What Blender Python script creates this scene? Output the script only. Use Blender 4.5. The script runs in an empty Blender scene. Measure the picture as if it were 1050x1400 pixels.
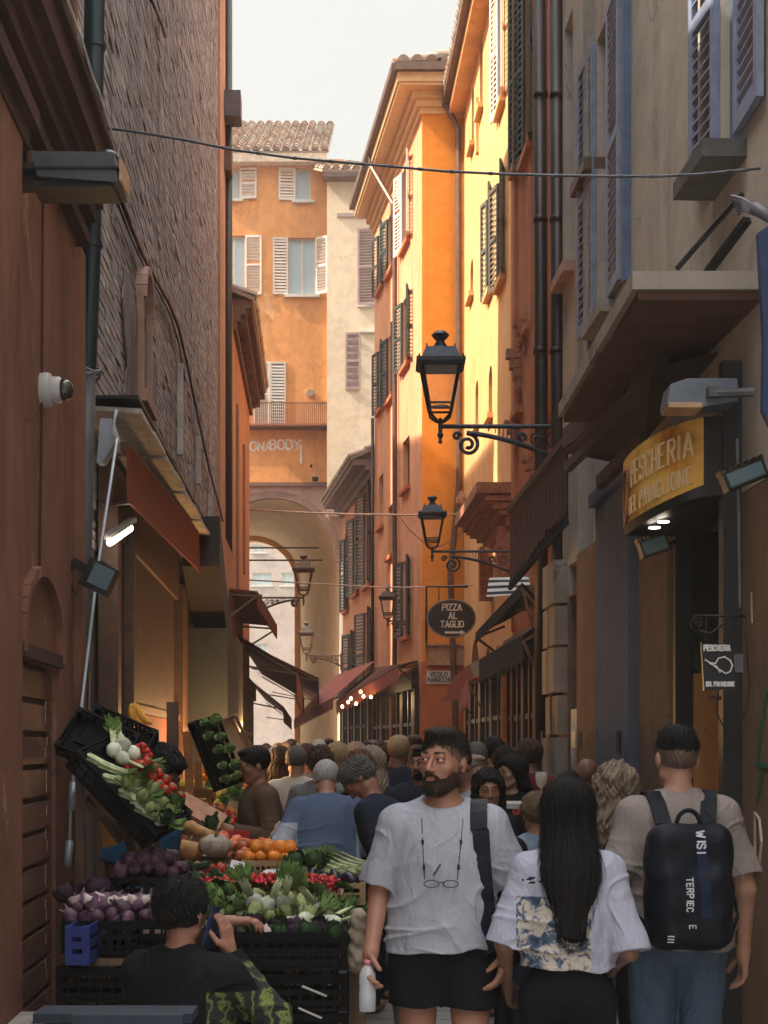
import bpy, math, random
import numpy as np
from mathutils import Vector, Matrix
random.seed(7); rng=np.random.default_rng(7)
F=2100.0; CX=525.0; HY=1022.0; CZ=1.70
sc=bpy.context.scene; col=sc.collection
def X(px,Y): return (px-CX)*Y/F
def Z(py,Y): return CZ+(HY-py)*Y/F
def W(px,py,Y): return Vector((X(px,Y),Y,Z(py,Y)))
R=math.radians
# ------------------------------------------------------------------ materials
class NT:
    def __init__(s,name):
        s.m=bpy.data.materials.new(name); s.m.use_nodes=True; s.t=s.m.node_tree; s.t.nodes.clear()
        s.out=s.n('ShaderNodeOutputMaterial'); s.b=s.n('ShaderNodeBsdfPrincipled'); s.l(s.b.outputs[0],s.out.inputs[0])
        s.geo=s.n('ShaderNodeNewGeometry'); s.pos=s.geo.outputs['Position']
    def n(s,t,**k):
        x=s.t.nodes.new(t)
        for a,b in k.items(): setattr(x,a,b)
        return x
    def l(s,a,b): s.t.links.new(a,b)
    def scale(s,v,src=None,rot=None):
        m=s.n('ShaderNodeMapping'); m.inputs['Scale'].default_value=v
        if rot: m.inputs['Rotation'].default_value=rot
        s.l(src or s.pos,m.inputs[0]); return m.outputs[0]
    def noise(s,sc_,detail=4,rough=.55,vec=None,dist=0):
        x=s.n('ShaderNodeTexNoise'); x.inputs['Scale'].default_value=sc_; x.inputs['Detail'].default_value=detail
        x.inputs['Roughness'].default_value=rough; x.inputs['Distortion'].default_value=dist
        s.l(vec or s.pos,x.inputs['Vector']); return x.outputs['Fac']
    def ramp(s,f,stops):
        r=s.n('ShaderNodeValToRGB'); s.l(f,r.inputs[0]); e=r.color_ramp.elements
        while len(e)<len(stops): e.new(.5)
        for i,(p,c) in enumerate(stops):
            e[i].position=p; e[i].color=(c,c,c,1) if isinstance(c,(int,float)) else (*c,1)
        return r.outputs[0]
    def mix(s,f,a,b,mode='MIX'):
        x=s.n('ShaderNodeMix',data_type='RGBA',blend_type=mode)
        for v,i in ((f,0),(a,6),(b,7)):
            if isinstance(v,(int,float)): x.inputs[i].default_value=v if i==0 else (v,v,v,1)
            elif isinstance(v,tuple): x.inputs[i].default_value=(*v,1)
            else: s.l(v,x.inputs[i])
        return x.outputs[2]
    def math(s,op,a,b=0.0):
        x=s.n('ShaderNodeMath',operation=op)
        for v,i in ((a,0),(b,1)):
            if isinstance(v,(int,float)): x.inputs[i].default_value=v
            else: s.l(v,x.inputs[i])
        return x.outputs[0]
    def color(s,c):
        if isinstance(c,tuple): s.b.inputs['Base Color'].default_value=(*c,1)
        else: s.l(c,s.b.inputs['Base Color'])
    def bump(s,h,st=.3,d=.02):
        x=s.n('ShaderNodeBump'); x.inputs['Strength'].default_value=st; x.inputs['Distance'].default_value=d
        s.l(h,x.inputs['Height']); s.l(x.outputs[0],s.b.inputs['Normal'])
    def set(s,**k):
        for a,b in k.items(): s.b.inputs[a.replace('_',' ')].default_value=b
MC={}
def simple(name,c,rough=.6,metal=0,var=.25,sc_=8,bump=.2,bd=.005,rand=0,stretch=None,spec=.5):
    if name in MC: return MC[name]
    t=NT(name); vec=t.scale(stretch) if stretch else None
    f=t.noise(sc_,5,.6,vec)
    cc=t.mix(t.ramp(f,[(.3,0),(.7,1)]),tuple(x*(1-var) for x in c),tuple(min(1,x*(1+var)) for x in c))
    if rand:
        oi=t.n('ShaderNodeObjectInfo'); hs=t.n('ShaderNodeHueSaturation')
        t.l(cc,hs.inputs['Color']); t.l(t.math('ADD',t.math('MULTIPLY',oi.outputs['Random'],rand),1-rand/2),hs.inputs['Value']); cc=hs.outputs[0]
    t.color(cc); t.set(Roughness=rough,Metallic=metal); t.b.inputs['Specular IOR Level'].default_value=spec
    if bump: t.bump(t.noise(sc_*3,4,.6,vec),bump,bd)
    MC[name]=t.m; return t.m
def plaster(name,c1,c2,streak=.25,patch=None,patch_amt=.5,low=None,rough=.9,scl=1.0):
    if name in MC: return MC[name]
    t=NT(name)
    f=t.noise(.7*scl,8,.65,dist=.4)
    cc=t.mix(t.ramp(f,[(.3,0),(.7,1)]),c1,c2)
    st=t.noise(1.1,7,.68,t.scale((1.6,1.6,.30)),dist=.5)
    k=1-streak
    cc=t.mix(1.0,cc,t.ramp(st,[(.30,k),(.5,1),(.75,1.0)]),'MULTIPLY')
    cc=t.mix(1.0,cc,t.ramp(t.noise(3.1,8,.72),[(.28,.80),(.52,1.0),(.75,1.08)]),'MULTIPLY')
    vo=t.n('ShaderNodeTexVoronoi',feature='DISTANCE_TO_EDGE'); vo.inputs['Scale'].default_value=.55; wv=t.n('ShaderNodeVectorMath',operation='ADD'); nn=t.n('ShaderNodeTexNoise'); nn.inputs['Scale'].default_value=1.4; nn.inputs['Detail'].default_value=6; t.l(t.pos,nn.inputs[0]); t.l(t.pos,wv.inputs[0]); t.l(nn.outputs['Color'],wv.inputs[1]); t.l(wv.outputs[0],vo.inputs['Vector'])
    cc=t.mix(t.math('MULTIPLY',t.ramp(vo.outputs['Distance'],[(.0,.75),(.006,0)]),t.ramp(t.noise(.8,3),[(.5,0),(.6,1)])),cc,tuple(x*.45 for x in c1))
    if patch:
        p=t.noise(1.1*scl,7,.7,t.scale((1,1,.7)),dist=.8)
        cc=t.mix(t.ramp(p,[(patch_amt,0),(patch_amt+.04,1)]),cc,patch)
    if low:   # grime near ground: real splash dirt band
        sp=t.n('ShaderNodeSeparateXYZ'); t.l(t.pos,sp.inputs[0])
        h=t.math('ADD',sp.outputs[2],t.math('MULTIPLY',t.noise(2,5),1.6))
        cc=t.mix(t.ramp(t.math('MULTIPLY',h,.4),[(.35,1),(.62,0)]),cc,low)
    t.color(cc); t.set(Roughness=rough); t.b.inputs['Specular IOR Level'].default_value=.125
    hb=t.math('ADD',t.math('MULTIPLY',t.noise(60,3,.6),.25),t.noise(5,6,.6))
    t.bump(hb,.45,.02)
    MC[name]=t.m; return t.m
def emis(name,c,s):
    t=NT(name); t.color(tuple(min(1,x) for x in c)); t.b.inputs['Emission Color'].default_value=(*c,1); t.set(Emission_Strength=s) ; return t.m
def brickmat(name,cols,noise=1.0):
    t=NT(name); r=t.geo.outputs['Random Per Island']
    cc=t.ramp(r,[(i/(len(cols)-1),c) for i,c in enumerate(cols)])
    big=t.noise(.55,6,.65); cc=t.mix(1.0,cc,t.ramp(big,[(.3,.75),(.65,1.1)]),'MULTIPLY')
    cc=t.mix(t.ramp(t.noise(14,5,.7),[(.5,0),(.66,.55)]),cc,(.21,.18,.165))
    st=t.noise(1.6,6,.6,t.scale((2,2,.15))); cc=t.mix(t.ramp(st,[(.48,0),(.7,.55)]),cc,(.07,.065,.07))
    t.color(cc); t.set(Roughness=.95); t.bump(t.noise(45,5,.7),.35,.006); return t.m
def woodmat(name,c1,c2,sx=(1,1,6),rough=.6):
    t=NT(name); v=t.scale(sx); f=t.noise(6,6,.6,v,dist=.6)
    cc=t.mix(t.ramp(f,[(.35,0),(.65,1)]),c1,c2)
    cc=t.mix(t.ramp(t.noise(3,5,.7),[(.35,.65),(.6,0)]),cc,tuple(x*.5 for x in c1))
    t.color(cc); t.set(Roughness=rough); t.bump(f,.25,.005); MC[name]=t.m; return t.m
def clothmat(name,c,c2=None,rough=.85,fold=.5,sc_=6,rand=0,band=None):
    t=NT(name); oc=t.n('ShaderNodeTexCoord').outputs['Object']
    f=t.noise(90,2,.5,oc); w=t.noise(sc_,4,.6,t.scale((1,1,.6),oc),dist=1.2)
    c2=c2 or tuple(x*.86 for x in c)
    cc=t.mix(f,c,c2)
    if rand:
        oi=t.n('ShaderNodeObjectInfo'); hs=t.n('ShaderNodeHueSaturation'); t.l(cc,hs.inputs['Color'])
        t.l(t.math('ADD',t.math('MULTIPLY',oi.outputs['Random'],rand),1-rand/2),hs.inputs['Value']); cc=hs.outputs[0]
    t.color(cc); t.set(Roughness=rough); t.b.inputs['Specular IOR Level'].default_value=.12
    t.b.inputs['Sheen Weight'].default_value=0
    h=t.math('ADD',t.math('MULTIPLY',f,.04),w); t.bump(h,fold,.03); return t.m
def hairmat(name,c):
    t=NT(name); oc=t.n('ShaderNodeTexCoord').outputs['Object']
    f=t.noise(60,3,.6,t.scale((2.2,2.2,.12),oc)); cc=t.mix(f,tuple(x*.45 for x in c),tuple(x*1.5 for x in c))
    t.color(cc); t.set(Roughness=.55); t.b.inputs['Specular IOR Level'].default_value=.22; t.bump(f,.9,.012); return t.m
def skinmat(name,c):
    t=NT(name); oc=t.n('ShaderNodeTexCoord').outputs['Object']
    f=t.noise(14,4,.6,oc); cc=t.mix(t.ramp(f,[(.3,0),(.7,1)]),tuple(x*.86 for x in c),(min(1,c[0]*1.1),c[1]*1.02,c[2]))
    t.color(cc); t.set(Roughness=.5); t.b.inputs['Subsurface Weight'].default_value=.0; t.b.inputs['Specular IOR Level'].default_value=.35
    t.bump(t.noise(160,3,.6,oc),.12,.003); return t.m
# ------------------------------------------------------------------ objects
def link(name,me,mats,parent=None,loc=None):
    o=bpy.data.objects.new(name,me); col.objects.link(o)
    for m in (mats if isinstance(mats,(list,tuple)) else [mats]): me.materials.append(m)
    if parent is not None: o.parent=parent
    if loc is not None: o.location=loc
    return o
def wloc(o):
    v=Vector((0,0,0))
    while o is not None: v+=o.location; o=o.parent
    return v
def tag(o,label=None,cat=None,group=None,kind=None):
    if label: o['label']=label
    if cat: o['category']=cat
    if group: o['group']=group
    if kind: o['kind']=kind
    return o
def empty(name,loc,label=None,cat=None,group=None,rz=0):
    o=bpy.data.objects.new(name,None); col.objects.link(o); o.location=loc; o.rotation_euler=(0,0,rz); o.empty_display_size=.1
    return tag(o,label,cat,group)
SPLIT={'plinth','vent','sill','window_surround','pilaster','pilaster_strip','beige_pilaster','door_post','carved_corbel','bracket','arm','post','tie_rod','string_course','shutter','yellow_door','stone_pier','stay_rod','lower_strap','clamp','iron_strap','cornice','wall_panel','chimney_part','panel','chalk_mark','downlight'}
class MB:
    def comps(s):
        par=list(range(len(s.v)))
        def fd(a):
            while par[a]!=a: par[a]=par[par[a]]; a=par[a]
            return a
        for f in s.f:
            for k in f[1:]: par[fd(k)]=fd(f[0])
        # merge pieces whose boxes touch, so one solid made of several boxes stays one
        g={}
        for i in range(len(s.v)): g.setdefault(fd(i),[]).append(i)
        G=list(g.values()); B=[]
        for c in G:
            a=np.array([s.v[i] for i in c]); B.append([a.min(0)-.012,a.max(0)+.012,set(c)])
        ch=True
        while ch:
            ch=False
            for i in range(len(B)):
                for j in range(i+1,len(B)):
                    if (B[i][0]<=B[j][1]).all() and (B[j][0]<=B[i][1]).all():
                        B[i]=[np.minimum(B[i][0],B[j][0]),np.maximum(B[i][1],B[j][1]),B[i][2]|B[j][2]]; B.pop(j); ch=True; break
                if ch: break
        out=[]
        for b in B:
            m=MB(); ids=sorted(b[2]); mp={v:k for k,v in enumerate(ids)}; m.v=[s.v[i] for i in ids]
            for f,mi in zip(s.f,s.mi):
                if f[0] in b[2]: m.f.append(tuple(mp[i] for i in f)); m.mi.append(mi)
            out.append(m)
        return out
    def __init__(s): s.v=[]; s.f=[]; s.mi=[]
    def add(s,vs,fs,mi=0):
        b=len(s.v); s.v+= [tuple(v) for v in vs]; s.f+=[tuple(i+b for i in f) for f in fs]; s.mi+=[mi]*len(fs); return s
    def quad(s,a,b,c,d,mi=0): return s.add([a,b,c,d],[(0,1,2,3)],mi)
    def hexa(s,p,mi=0): # p: 4 bottom, 4 top
        return s.add(p,[(3,2,1,0),(4,5,6,7),(0,1,5,4),(1,2,6,5),(2,3,7,6),(3,0,4,7)],mi)
    def box(s,x0,x1,y0,y1,z0,z1,mi=0,M=None):
        p=[Vector(q) for q in ((x0,y0,z0),(x1,y0,z0),(x1,y1,z0),(x0,y1,z0),(x0,y0,z1),(x1,y0,z1),(x1,y1,z1),(x0,y1,z1))]
        if M is not None: p=[M@q for q in p]
        return s.hexa(p,mi)
    def prism(s,pts,vec,mi=0):
        n=len(pts); vec=Vector(vec); pts=[Vector(p) for p in pts]
        return s.add(pts+[p+vec for p in pts],[tuple(range(n))[::-1],tuple(range(n,2*n))]+[(i,(i+1)%n,(i+1)%n+n,i+n) for i in range(n)],mi)
    def beam(s,a,b,w,h,mi=0,up=Vector((0,0,1))):
        a=Vector(a);b=Vector(b);d=(b-a).normalized(); x=d.cross(up)
        if x.length<1e-4: x=Vector((1,0,0))
        x.normalize(); y=x.cross(d).normalized(); x=x*w/2; y=y*h/2
        return s.hexa([a-x-y,a+x-y,b+x-y,b-x-y,a-x+y,a+x+y,b+x+y,b-x+y],mi)
    def tube(s,pts,r,n=8,mi=0,caps=True):
        pts=[Vector(p) for p in pts]; rs=r if isinstance(r,(list,tuple)) else [r]*len(pts)
        base=len(s.v); prev=None
        for i,p in enumerate(pts):
            d=(pts[min(i+1,len(pts)-1)]-pts[max(i-1,0)]).normalized()
            if prev is None:
                x=d.orthogonal().normalized()
            else:
                x=(prev-d*prev.dot(d))
                x=x.normalized() if x.length>1e-5 else d.orthogonal().normalized()
            prev=x; y=d.cross(x)
            for k in range(n):
                a=2*math.pi*k/n; s.v.append(tuple(p+(x*math.cos(a)+y*math.sin(a))*rs[i]))
        for i in range(len(pts)-1):
            for k in range(n):
                s.f.append((base+i*n+k,base+i*n+(k+1)%n,base+(i+1)*n+(k+1)%n,base+(i+1)*n+k)); s.mi.append(mi)
        if caps:
            s.f.append(tuple(base+k for k in range(n))[::-1]); s.mi.append(mi)
            e=base+(len(pts)-1)*n; s.f.append(tuple(e+k for k in range(n))); s.mi.append(mi)
        return s
    def lathe(s,c,prof,n=16,mi=0,sx=1,sy=1,ribs=0,ramp=.0,M=None):
        c=Vector(c); base=len(s.v)
        for (r,z) in prof:
            for k in range(n):
                a=2*math.pi*k/n; q=r*(1-ramp*abs(math.sin(ribs*a/2))**.5*0-(ramp*(1-abs(math.sin(ribs*a/2)))) if ribs else 1)
                v=Vector((q*math.cos(a)*sx if ribs else r*math.cos(a)*sx,q*math.sin(a)*sy if ribs else r*math.sin(a)*sy,z))
                if M is not None: v=M@v
                s.v.append(tuple(c+v))
        for i in range(len(prof)-1):
            for k in range(n):
                s.f.append((base+i*n+k,base+i*n+(k+1)%n,base+(i+1)*n+(k+1)%n,base+(i+1)*n+k)); s.mi.append(mi)
        if prof[0][0]>1e-4: s.f.append(tuple(base+k for k in range(n))[::-1]); s.mi.append(mi)
        if prof[-1][0]>1e-4:
            e=base+(len(prof)-1)*n; s.f.append(tuple(e+k for k in range(n))); s.mi.append(mi)
        return s
    def mesh(s,name,off=Vector((0,0,0)),smooth=False):
        me=bpy.data.meshes.new(name); v=[(a-off.x,b-off.y,c-off.z) for a,b,c in s.v]
        me.from_pydata(v,[],s.f); me.polygons.foreach_set('material_index',s.mi)
        if smooth: me.polygons.foreach_set('use_smooth',[True]*len(s.f))
        me.update(); return me
    def build(s,name,mats,parent=None,smooth=False,label=None,auto=None):
        """top-level: origin at base centre; as a part: vertices relative to the parent"""
        if not s.v: return None
        if name in SPLIT:
            cs=s.comps()
            if len(cs)>1 and len(cs)<60: return [c.build(name,mats,parent,smooth,label,auto) for c in cs][0]
        if parent is None:
            a=np.array(s.v); off=Vector(((a[:,0].min()+a[:,0].max())/2,(a[:,1].min()+a[:,1].max())/2,a[:,2].min()))
            o=link(name,s.mesh(name,off,smooth),mats,None,off)
        else:
            off=wloc(parent); o=link(name,s.mesh(name,off,smooth),mats,parent)
        if auto:
            o.data.set_sharp_from_angle(angle=R(auto))
        if label: o['label']=label
        return o
def copy_tree(o,parent=None,loc=None,rot=None,scale=None,mats=None):
    c=o.copy(); col.objects.link(c)
    if parent is not None: c.parent=parent
    if loc is not None: c.location=loc
    if rot is not None: c.rotation_euler=rot
    if scale is not None: c.scale=scale if not isinstance(scale,(int,float)) else (scale,)*3
    for k in list(o.children): copy_tree(k,c)
    return c
# ------------------------------------------------------------------ facades
KD=(430-CX)/F
def dX(d,Y): return KD*Y+d
class Fac:
    """vertical facade plane from A to B; street side normal n; u metres along A->B, o metres out of the wall"""
    def __init__(s,A,B,side):
        s.A=Vector((A[0],A[1],0)); s.B=Vector((B[0],B[1],0)); d=s.B-s.A; s.L=d.length; s.d=d.normalized()
        s.n=Vector((-s.d.y,s.d.x,0))
        if s.n.x*side<0: s.n=-s.n
        s.holes=[]
    def P(s,u,z,o=0): return s.A+s.d*u+s.n*o+Vector((0,0,z))
    def u(s,px):
        k=(px-CX)/F; # X=k*Y : A.x+u d.x = k (A.y+u d.y)
        return (k*s.A.y-s.A.x)/(s.d.x-k*s.d.y)
    def uz(s,px,py):
        u=s.u(px); Y=s.A.y+u*s.d.y; return u,Z(py,Y)
    def zz(s,px,py): return s.uz(px,py)[1]
    def bx(s,m,u0,u1,z0,z1,o0,o1,mi=0):
        P=s.P; return m.hexa([P(u0,z0,o0),P(u1,z0,o0),P(u1,z0,o1),P(u0,z0,o1),P(u0,z1,o0),P(u1,z1,o0),P(u1,z1,o1),P(u0,z1,o1)],mi)
    def hole(s,u0,u1,z0,z1,arch=False):
        if u0>u1: u0,u1=u1,u0
        s.holes.append((u0,u1,z0,z1,arch))
    def wall(s,m,u0,u1,z0,z1,rev=.22,back=4.0,mi=0):
        P=s.P; H=[h for h in s.holes]
        us=sorted({u0,u1}|{h[0] for h in H if u0<h[0]<u1}|{h[1] for h in H if u0<h[1]<u1})
        zs=sorted({z0,z1}|{h[2] for h in H if z0<h[2]<z1}|{h[3] for h in H if z0<h[3]<z1})
        for i in range(len(us)-1):
            for j in range(len(zs)-1):
                cu=(us[i]+us[i+1])/2; cz=(zs[j]+zs[j+1])/2
                if any(h[0]<cu<h[1] and h[2]<cz<h[3] for h in H): continue
                m.quad(P(us[i],zs[j]),P(us[i+1],zs[j]),P(us[i+1],zs[j+1]),P(us[i],zs[j+1]),mi)
        for (a,b,c,d,arch) in H:
            m.quad(P(a,c),P(a,c,-rev),P(a,d,-rev),P(a,d),mi); m.quad(P(b,c),P(b,d),P(b,d,-rev),P(b,c,-rev),mi)
            m.quad(P(a,c),P(b,c),P(b,c,-rev),P(a,c,-rev),mi); 
            if arch:
                r=(b-a)/2; rh=min(r,(d-c)*.6); zc=d-rh; cu=(a+b)/2; N=12
                pts=[(cu-r*math.cos(math.pi*k/N),zc+rh*math.sin(math.pi*k/N)) for k in range(N+1)]
                for k in range(N):
                    (ua,za),(ub,zb)=pts[k],pts[k+1]
                    m.quad(P(ua,za),P(ub,zb),P(ub,d),P(ua,d),mi)
                    m.quad(P(ua,za),P(ua,za,-rev),P(ub,zb,-rev),P(ub,zb),mi)
            else: m.quad(P(a,d),P(a,d,-rev),P(b,d,-rev),P(b,d),mi)
        # solid body behind, and the four rims between
        o=-rev-.01
        s.bx(m,u0,u1,z0,z1,-back,o,mi)
        m.quad(P(u0,z0),P(u0,z1),P(u0,z1,o),P(u0,z0,o),mi); m.quad(P(u1,z0),P(u1,z0,o),P(u1,z1,o),P(u1,z1),mi)
        m.quad(P(u0,z1),P(u1,z1),P(u1,z1,o),P(u0,z1,o),mi)
        return m
def leaf(fac,u,z0,z1,w,ang,slat=.07,side=1,o=.02,solid=False):
    """louvred shutter leaf hinged at u; side=+1 swings to larger u; ang 0 = shut across the opening, 180 flat on wall"""
    m=MB(); a=R(ang); du=-side*math.cos(a); do=math.sin(a)
    H=fac.P(u,0,o); ax=fac.d*du+fac.n*do; nx=fac.d*(-do)*side+fac.n*(math.cos(a))*-side*-1
    nx=ax.cross(Vector((0,0,1))).normalized(); t=.018
    def b(a0,a1,c0,c1,t0=-t,t1=t):
        q=lambda aa,tt,zz: H+ax*aa+nx*tt+Vector((0,0,zz))
        m.hexa([q(a0,t0,c0),q(a1,t0,c0),q(a1,t1,c0),q(a0,t1,c0),q(a0,t0,c1),q(a1,t0,c1),q(a1,t1,c1),q(a0,t1,c1)])
    fw=.06
    b(0,fw,z0,z1); b(w-fw,w,z0,z1); b(fw,w-fw,z0,z0+.09); b(fw,w-fw,z1-.07,z1); zm=(z0+z1)/2; b(fw,w-fw,zm-.035,zm+.035)
    if solid: b(fw,w-fw,z0+.09,z1-.07,-.006,.006); return m
    z=z0+.11
    while z<z1-.1:
        if abs(z-zm)>.05:
            q=lambda aa,tt,zz: H+ax*aa+nx*tt+Vector((0,0,zz))
            m.hexa([q(fw,-.016,z),q(w-fw,-.016,z),q(w-fw,.012,z+slat*.62),q(fw,.012,z+slat*.62),q(fw,-.016,z+.01),q(w-fw,-.016,z+.01),q(w-fw,.012,z+slat*.62+.01),q(fw,.012,z+slat*.62+.01)])
        z+=slat
    return m
def window(fac,bld,u0,u1,z0,z1,frm,pane,shm=None,angs=(170,170),sill=None,w=None,slat=.07,arch=False,sides=(1,1),curtain=None,solid=False,bars=1,nohole=False,sillout=.1):
    if u0>u1: u0,u1=u1,u0
    if not nohole: fac.hole(u0,u1,z0,z1,arch)
    m=MB(); f=.06; o0,o1=-.17,-.11
    fac.bx(m,u0,u0+f,z0,z1,o0,o1); fac.bx(m,u1-f,u1,z0,z1,o0,o1); fac.bx(m,u0+f,u1-f,z0,z0+f,o0,o1); fac.bx(m,u0+f,u1-f,z1-f,z1,o0,o1)
    c=(u0+u1)/2
    if bars: fac.bx(m,c-.035,c+.035,z0+f,z1-f,o0+.002,o1+.004)
    W_=m.build('window',frm,bld)
    p=MB(); fac.bx(p,u0+f,u1-f,z0+f,z1-f,-.15,-.14); p.build('pane',pane,W_)
    if sill: 
        s=MB(); fac.bx(s,u0-.12,u1+.12,z0-.09,z0-.003,-.1,sillout); s.build('sill',sill,W_)
    ww=w or (u1-u0)/2
    if shm:
        if sides[0]: leaf(fac,u0,z0,z1,ww,angs[0],slat,-1,solid=solid).build('shutter',shm,W_)
        if sides[1]: leaf(fac,u1,z0,z1,ww,angs[1],slat,1,solid=solid).build('shutter',shm,W_)
    return W_
def tileroof(m,a,b,up,n,r=.09,tl=.42,mi=0):
    """rows of half-round clay tiles between eave points a->b, going up along vector up"""
    a=Vector(a);b=Vector(b);up=Vector(up); L=(b-a).length; nr=max(1,int(L/(2.3*r))); d=(b-a)/nr; nrm=d.cross(up).normalized()
    if nrm.z<0: nrm=-nrm
    dn=d.normalized(); ul=up.length; nt=max(1,int(ul/tl)); un=up/nt
    m.hexa([a-nrm*.06,b-nrm*.06,b-nrm*.06+up,a-nrm*.06+up,a,b,b+up,a+up],mi)
    for i in range(nr):
        c0=a+d*(i+.5)
        for j in range(nt):
            jit=random.uniform(-.015,.015); c=c0+un*j+dn*jit; K=6; vs=[]
            for (q,rr,lift) in ((c,r,.03+random.uniform(0,.015)),(c+un*1.08,r*.82,.0)):
                for k in range(K+1):
                    an=math.pi*k/K; vs.append(q+dn*math.cos(an)*rr+nrm*(math.sin(an)*rr+lift))
            m.add(vs,[(k,k+1,K+2+k,K+1+k) for k in range(K)]+[tuple(range(K+1))],mi)
# ------------------------------------------------------------------ palette
glass=NT('window_glass'); glass.color((.10,.16,.19)); glass.set(Roughness=.06); glass.b.inputs['Specular IOR Level'].default_value=.9
glass.bump(glass.noise(1.5,2),.05,.02); glass=glass.m
glass_sky=NT('bright_glass'); glass_sky.color((.42,.55,.60)); glass_sky.set(Roughness=.12); glass_sky=glass_sky.m
dark=simple('dark_interior',(.012,.011,.011),.9,bump=0)
iron=simple('wrought_iron',(.035,.042,.055),.45,.6,.3,20,.3)
ironblk=simple('black_iron',(.012,.013,.016),.5,.3,.3,20,.2)
pipe_blue=simple('dark_blue_pipe',(.012,.03,.042),.38,.4,.45,5,.3,stretch=(1,1,.3))
pipe_grey=simple('worn_grey_pipe',(.11,.115,.13),.55,.3,.5,6,.4,stretch=(1,1,.4))
pipe_dark=simple('dark_copper_pipe',(.045,.035,.035),.45,.5,.35,5,.2,stretch=(1,1,.3))
stone=simple('grey_stone',(.24,.22,.20),.9,0,.3,5,.5,.02)
tile=NT('clay_tile'); _r=tile.geo.outputs['Random Per Island']
tile.color(tile.mix(tile.ramp(tile.noise(3,6),[(.4,0),(.65,.6)]),tile.ramp(_r,[(0,(.22,.12,.08)),(.4,(.36,.22,.15)),(.75,(.42,.33,.25)),(1,(.27,.22,.19))]),(.2,.19,.17)))
tile.set(Roughness=.95); tile.bump(tile.noise(40,4),.4,.01); tile=tile.m
gutter_m=simple('brown_gutter',(.13,.075,.055),.5,.4,.3,6,.2)
sh_green=simple('dark_green_shutter_paint',(.028,.042,.038),.6,0,.3,12,.2)
sh_grey=simple('grey_green_shutter_paint',(.06,.066,.062),.6,0,.3,12,.2)
sh_white=simple('cream_shutter_paint',(.66,.60,.53),.6,0,.1,6,.1)
sh_mauve=simple('mauve_shutter_paint',(.27,.19,.19),.7,0,.15,6,.1)
sh_blue=simple('blue_shutter_paint',(.065,.11,.21),.5,0,.25,9,.2)
sh_pale=simple('pale_blue_slat_paint',(.18,.215,.32),.5,0,.25,9,.2)
frm_white=simple('white_frame_paint',(.6,.58,.54),.5,0,.1,6,.05)
frm_brown=simple('brown_frame_paint',(.10,.055,.035),.5,0,.3,9,.1)
# ------------------------------------------------------------------ ground
g=MB(); g.quad((-60,-30,0),(60,-30,0),(60,140,0),(-60,140,0))
t=NT('ground_stone'); bt=t.n('ShaderNodeTexBrick'); t.l(t.scale((1,1,1),rot=(0,0,R(2.6))),bt.inputs['Vector'])
for k,v in (('Scale',1.0),('Mortar Size',.012),('Brick Width',.62),('Row Height',.32),('Bias',0.0),('Mortar Smooth',.3)): bt.inputs[k].default_value=v
bt.inputs['Color1'].default_value=(.27,.26,.26,1); bt.inputs['Color2'].default_value=(.36,.345,.34,1); bt.inputs['Mortar'].default_value=(.05,.048,.045,1)
cc=t.mix(1.0,bt.outputs[0],t.ramp(t.noise(1.7,7,.65),[(.3,.55),(.65,1.1)]),'MULTIPLY')
cc=t.mix(t.ramp(t.noise(9,4,.7),[(.62,0),(.68,.7)]),cc,(.05,.048,.045))
t.color(cc); t.set(Roughness=.55); t.bump(t.math('ADD',t.math('MULTIPLY',bt.outputs['Fac'],-.6),t.math('MULTIPLY',t.noise(30,5),.3)),.5,.02)
o=link('street_paving',g.mesh('street_paving'),t.m); tag(o,'worn grey stone slabs paving the alley underfoot',None,None,'structure')

# ================================================================== LEFT 1 : terracotta house nearest on the left
m_terra=plaster('terracotta_plaster',(.15,.070,.05),(.235,.112,.078),.5,(.28,.165,.12),.62)
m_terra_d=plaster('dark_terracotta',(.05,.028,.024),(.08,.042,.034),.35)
b=empty('terracotta_house',(dX(-3.2,6),6,0),'terracotta plastered house with heavy cornice and slatted door at the left edge','building')
f=Fac((dX(-1.25,2.5),2.5),(dX(-1.25,8.1),8.1),1)
ud0,ud1=f.u(28),f.u(76); zd=f.zz(50,905)
f.hole(ud0,ud1,0.12,zd)
m=MB(); f.wall(m,0,f.L,0,9.0,.16,3.0); m.build('wall',m_terra,b)
# slatted timber door
dm=woodmat('door_wood',(.10,.04,.028),(.17,.075,.05),(1,.6,8))
m=MB(); n=13; hh=(zd-.14)/n
for i in range(n):
    f.bx(m,ud0+.01,ud1-.01,.13+i*hh,.13+(i+1)*hh-.028,-.05,-.018)
f.bx(m,ud0+.005,ud1-.005,.13,zd-.005,-.08,-.051); dr=m.build('door',dm,b)
m=MB()
for i in range(26):   # white scratched scribbles on the boards
    z=.5+i*.055; uu=ud1-.16+random.uniform(-.03,.03)
    if int((z-.13)/hh)!=int((z+.05-.13)/hh): continue
    f.bx(m,uu,uu+.008,z,z+.045,-.0179,-.016)
m.build('scribble',simple('chalk_scribble',(.45,.36,.30),.9,bump=0),dr)
# arched panel moulding over the door
um=(ud0+ud1)/2; m=MB(); rr=(ud1-ud0)/2+.04; zs=f.zz(60,840)-.12
pts=[f.P(ud0-.05,zd+.02,.012)]+[f.P(um-rr*math.cos(math.pi*k/14),zs+.30*math.sin(math.pi*k/14),.012) for k in range(15)]+[f.P(ud1+.05,zd+.02,.012)]
for p,q in zip(pts,pts[1:]): m.beam(p,q,.05,.045)
m.build('arch_moulding',m_terra,b)
m=MB(); f.bx(m,ud0-.1,ud1+.1,zd,zd+.06,0,.03); m.build('lintel',m_terra_d,b)
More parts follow.
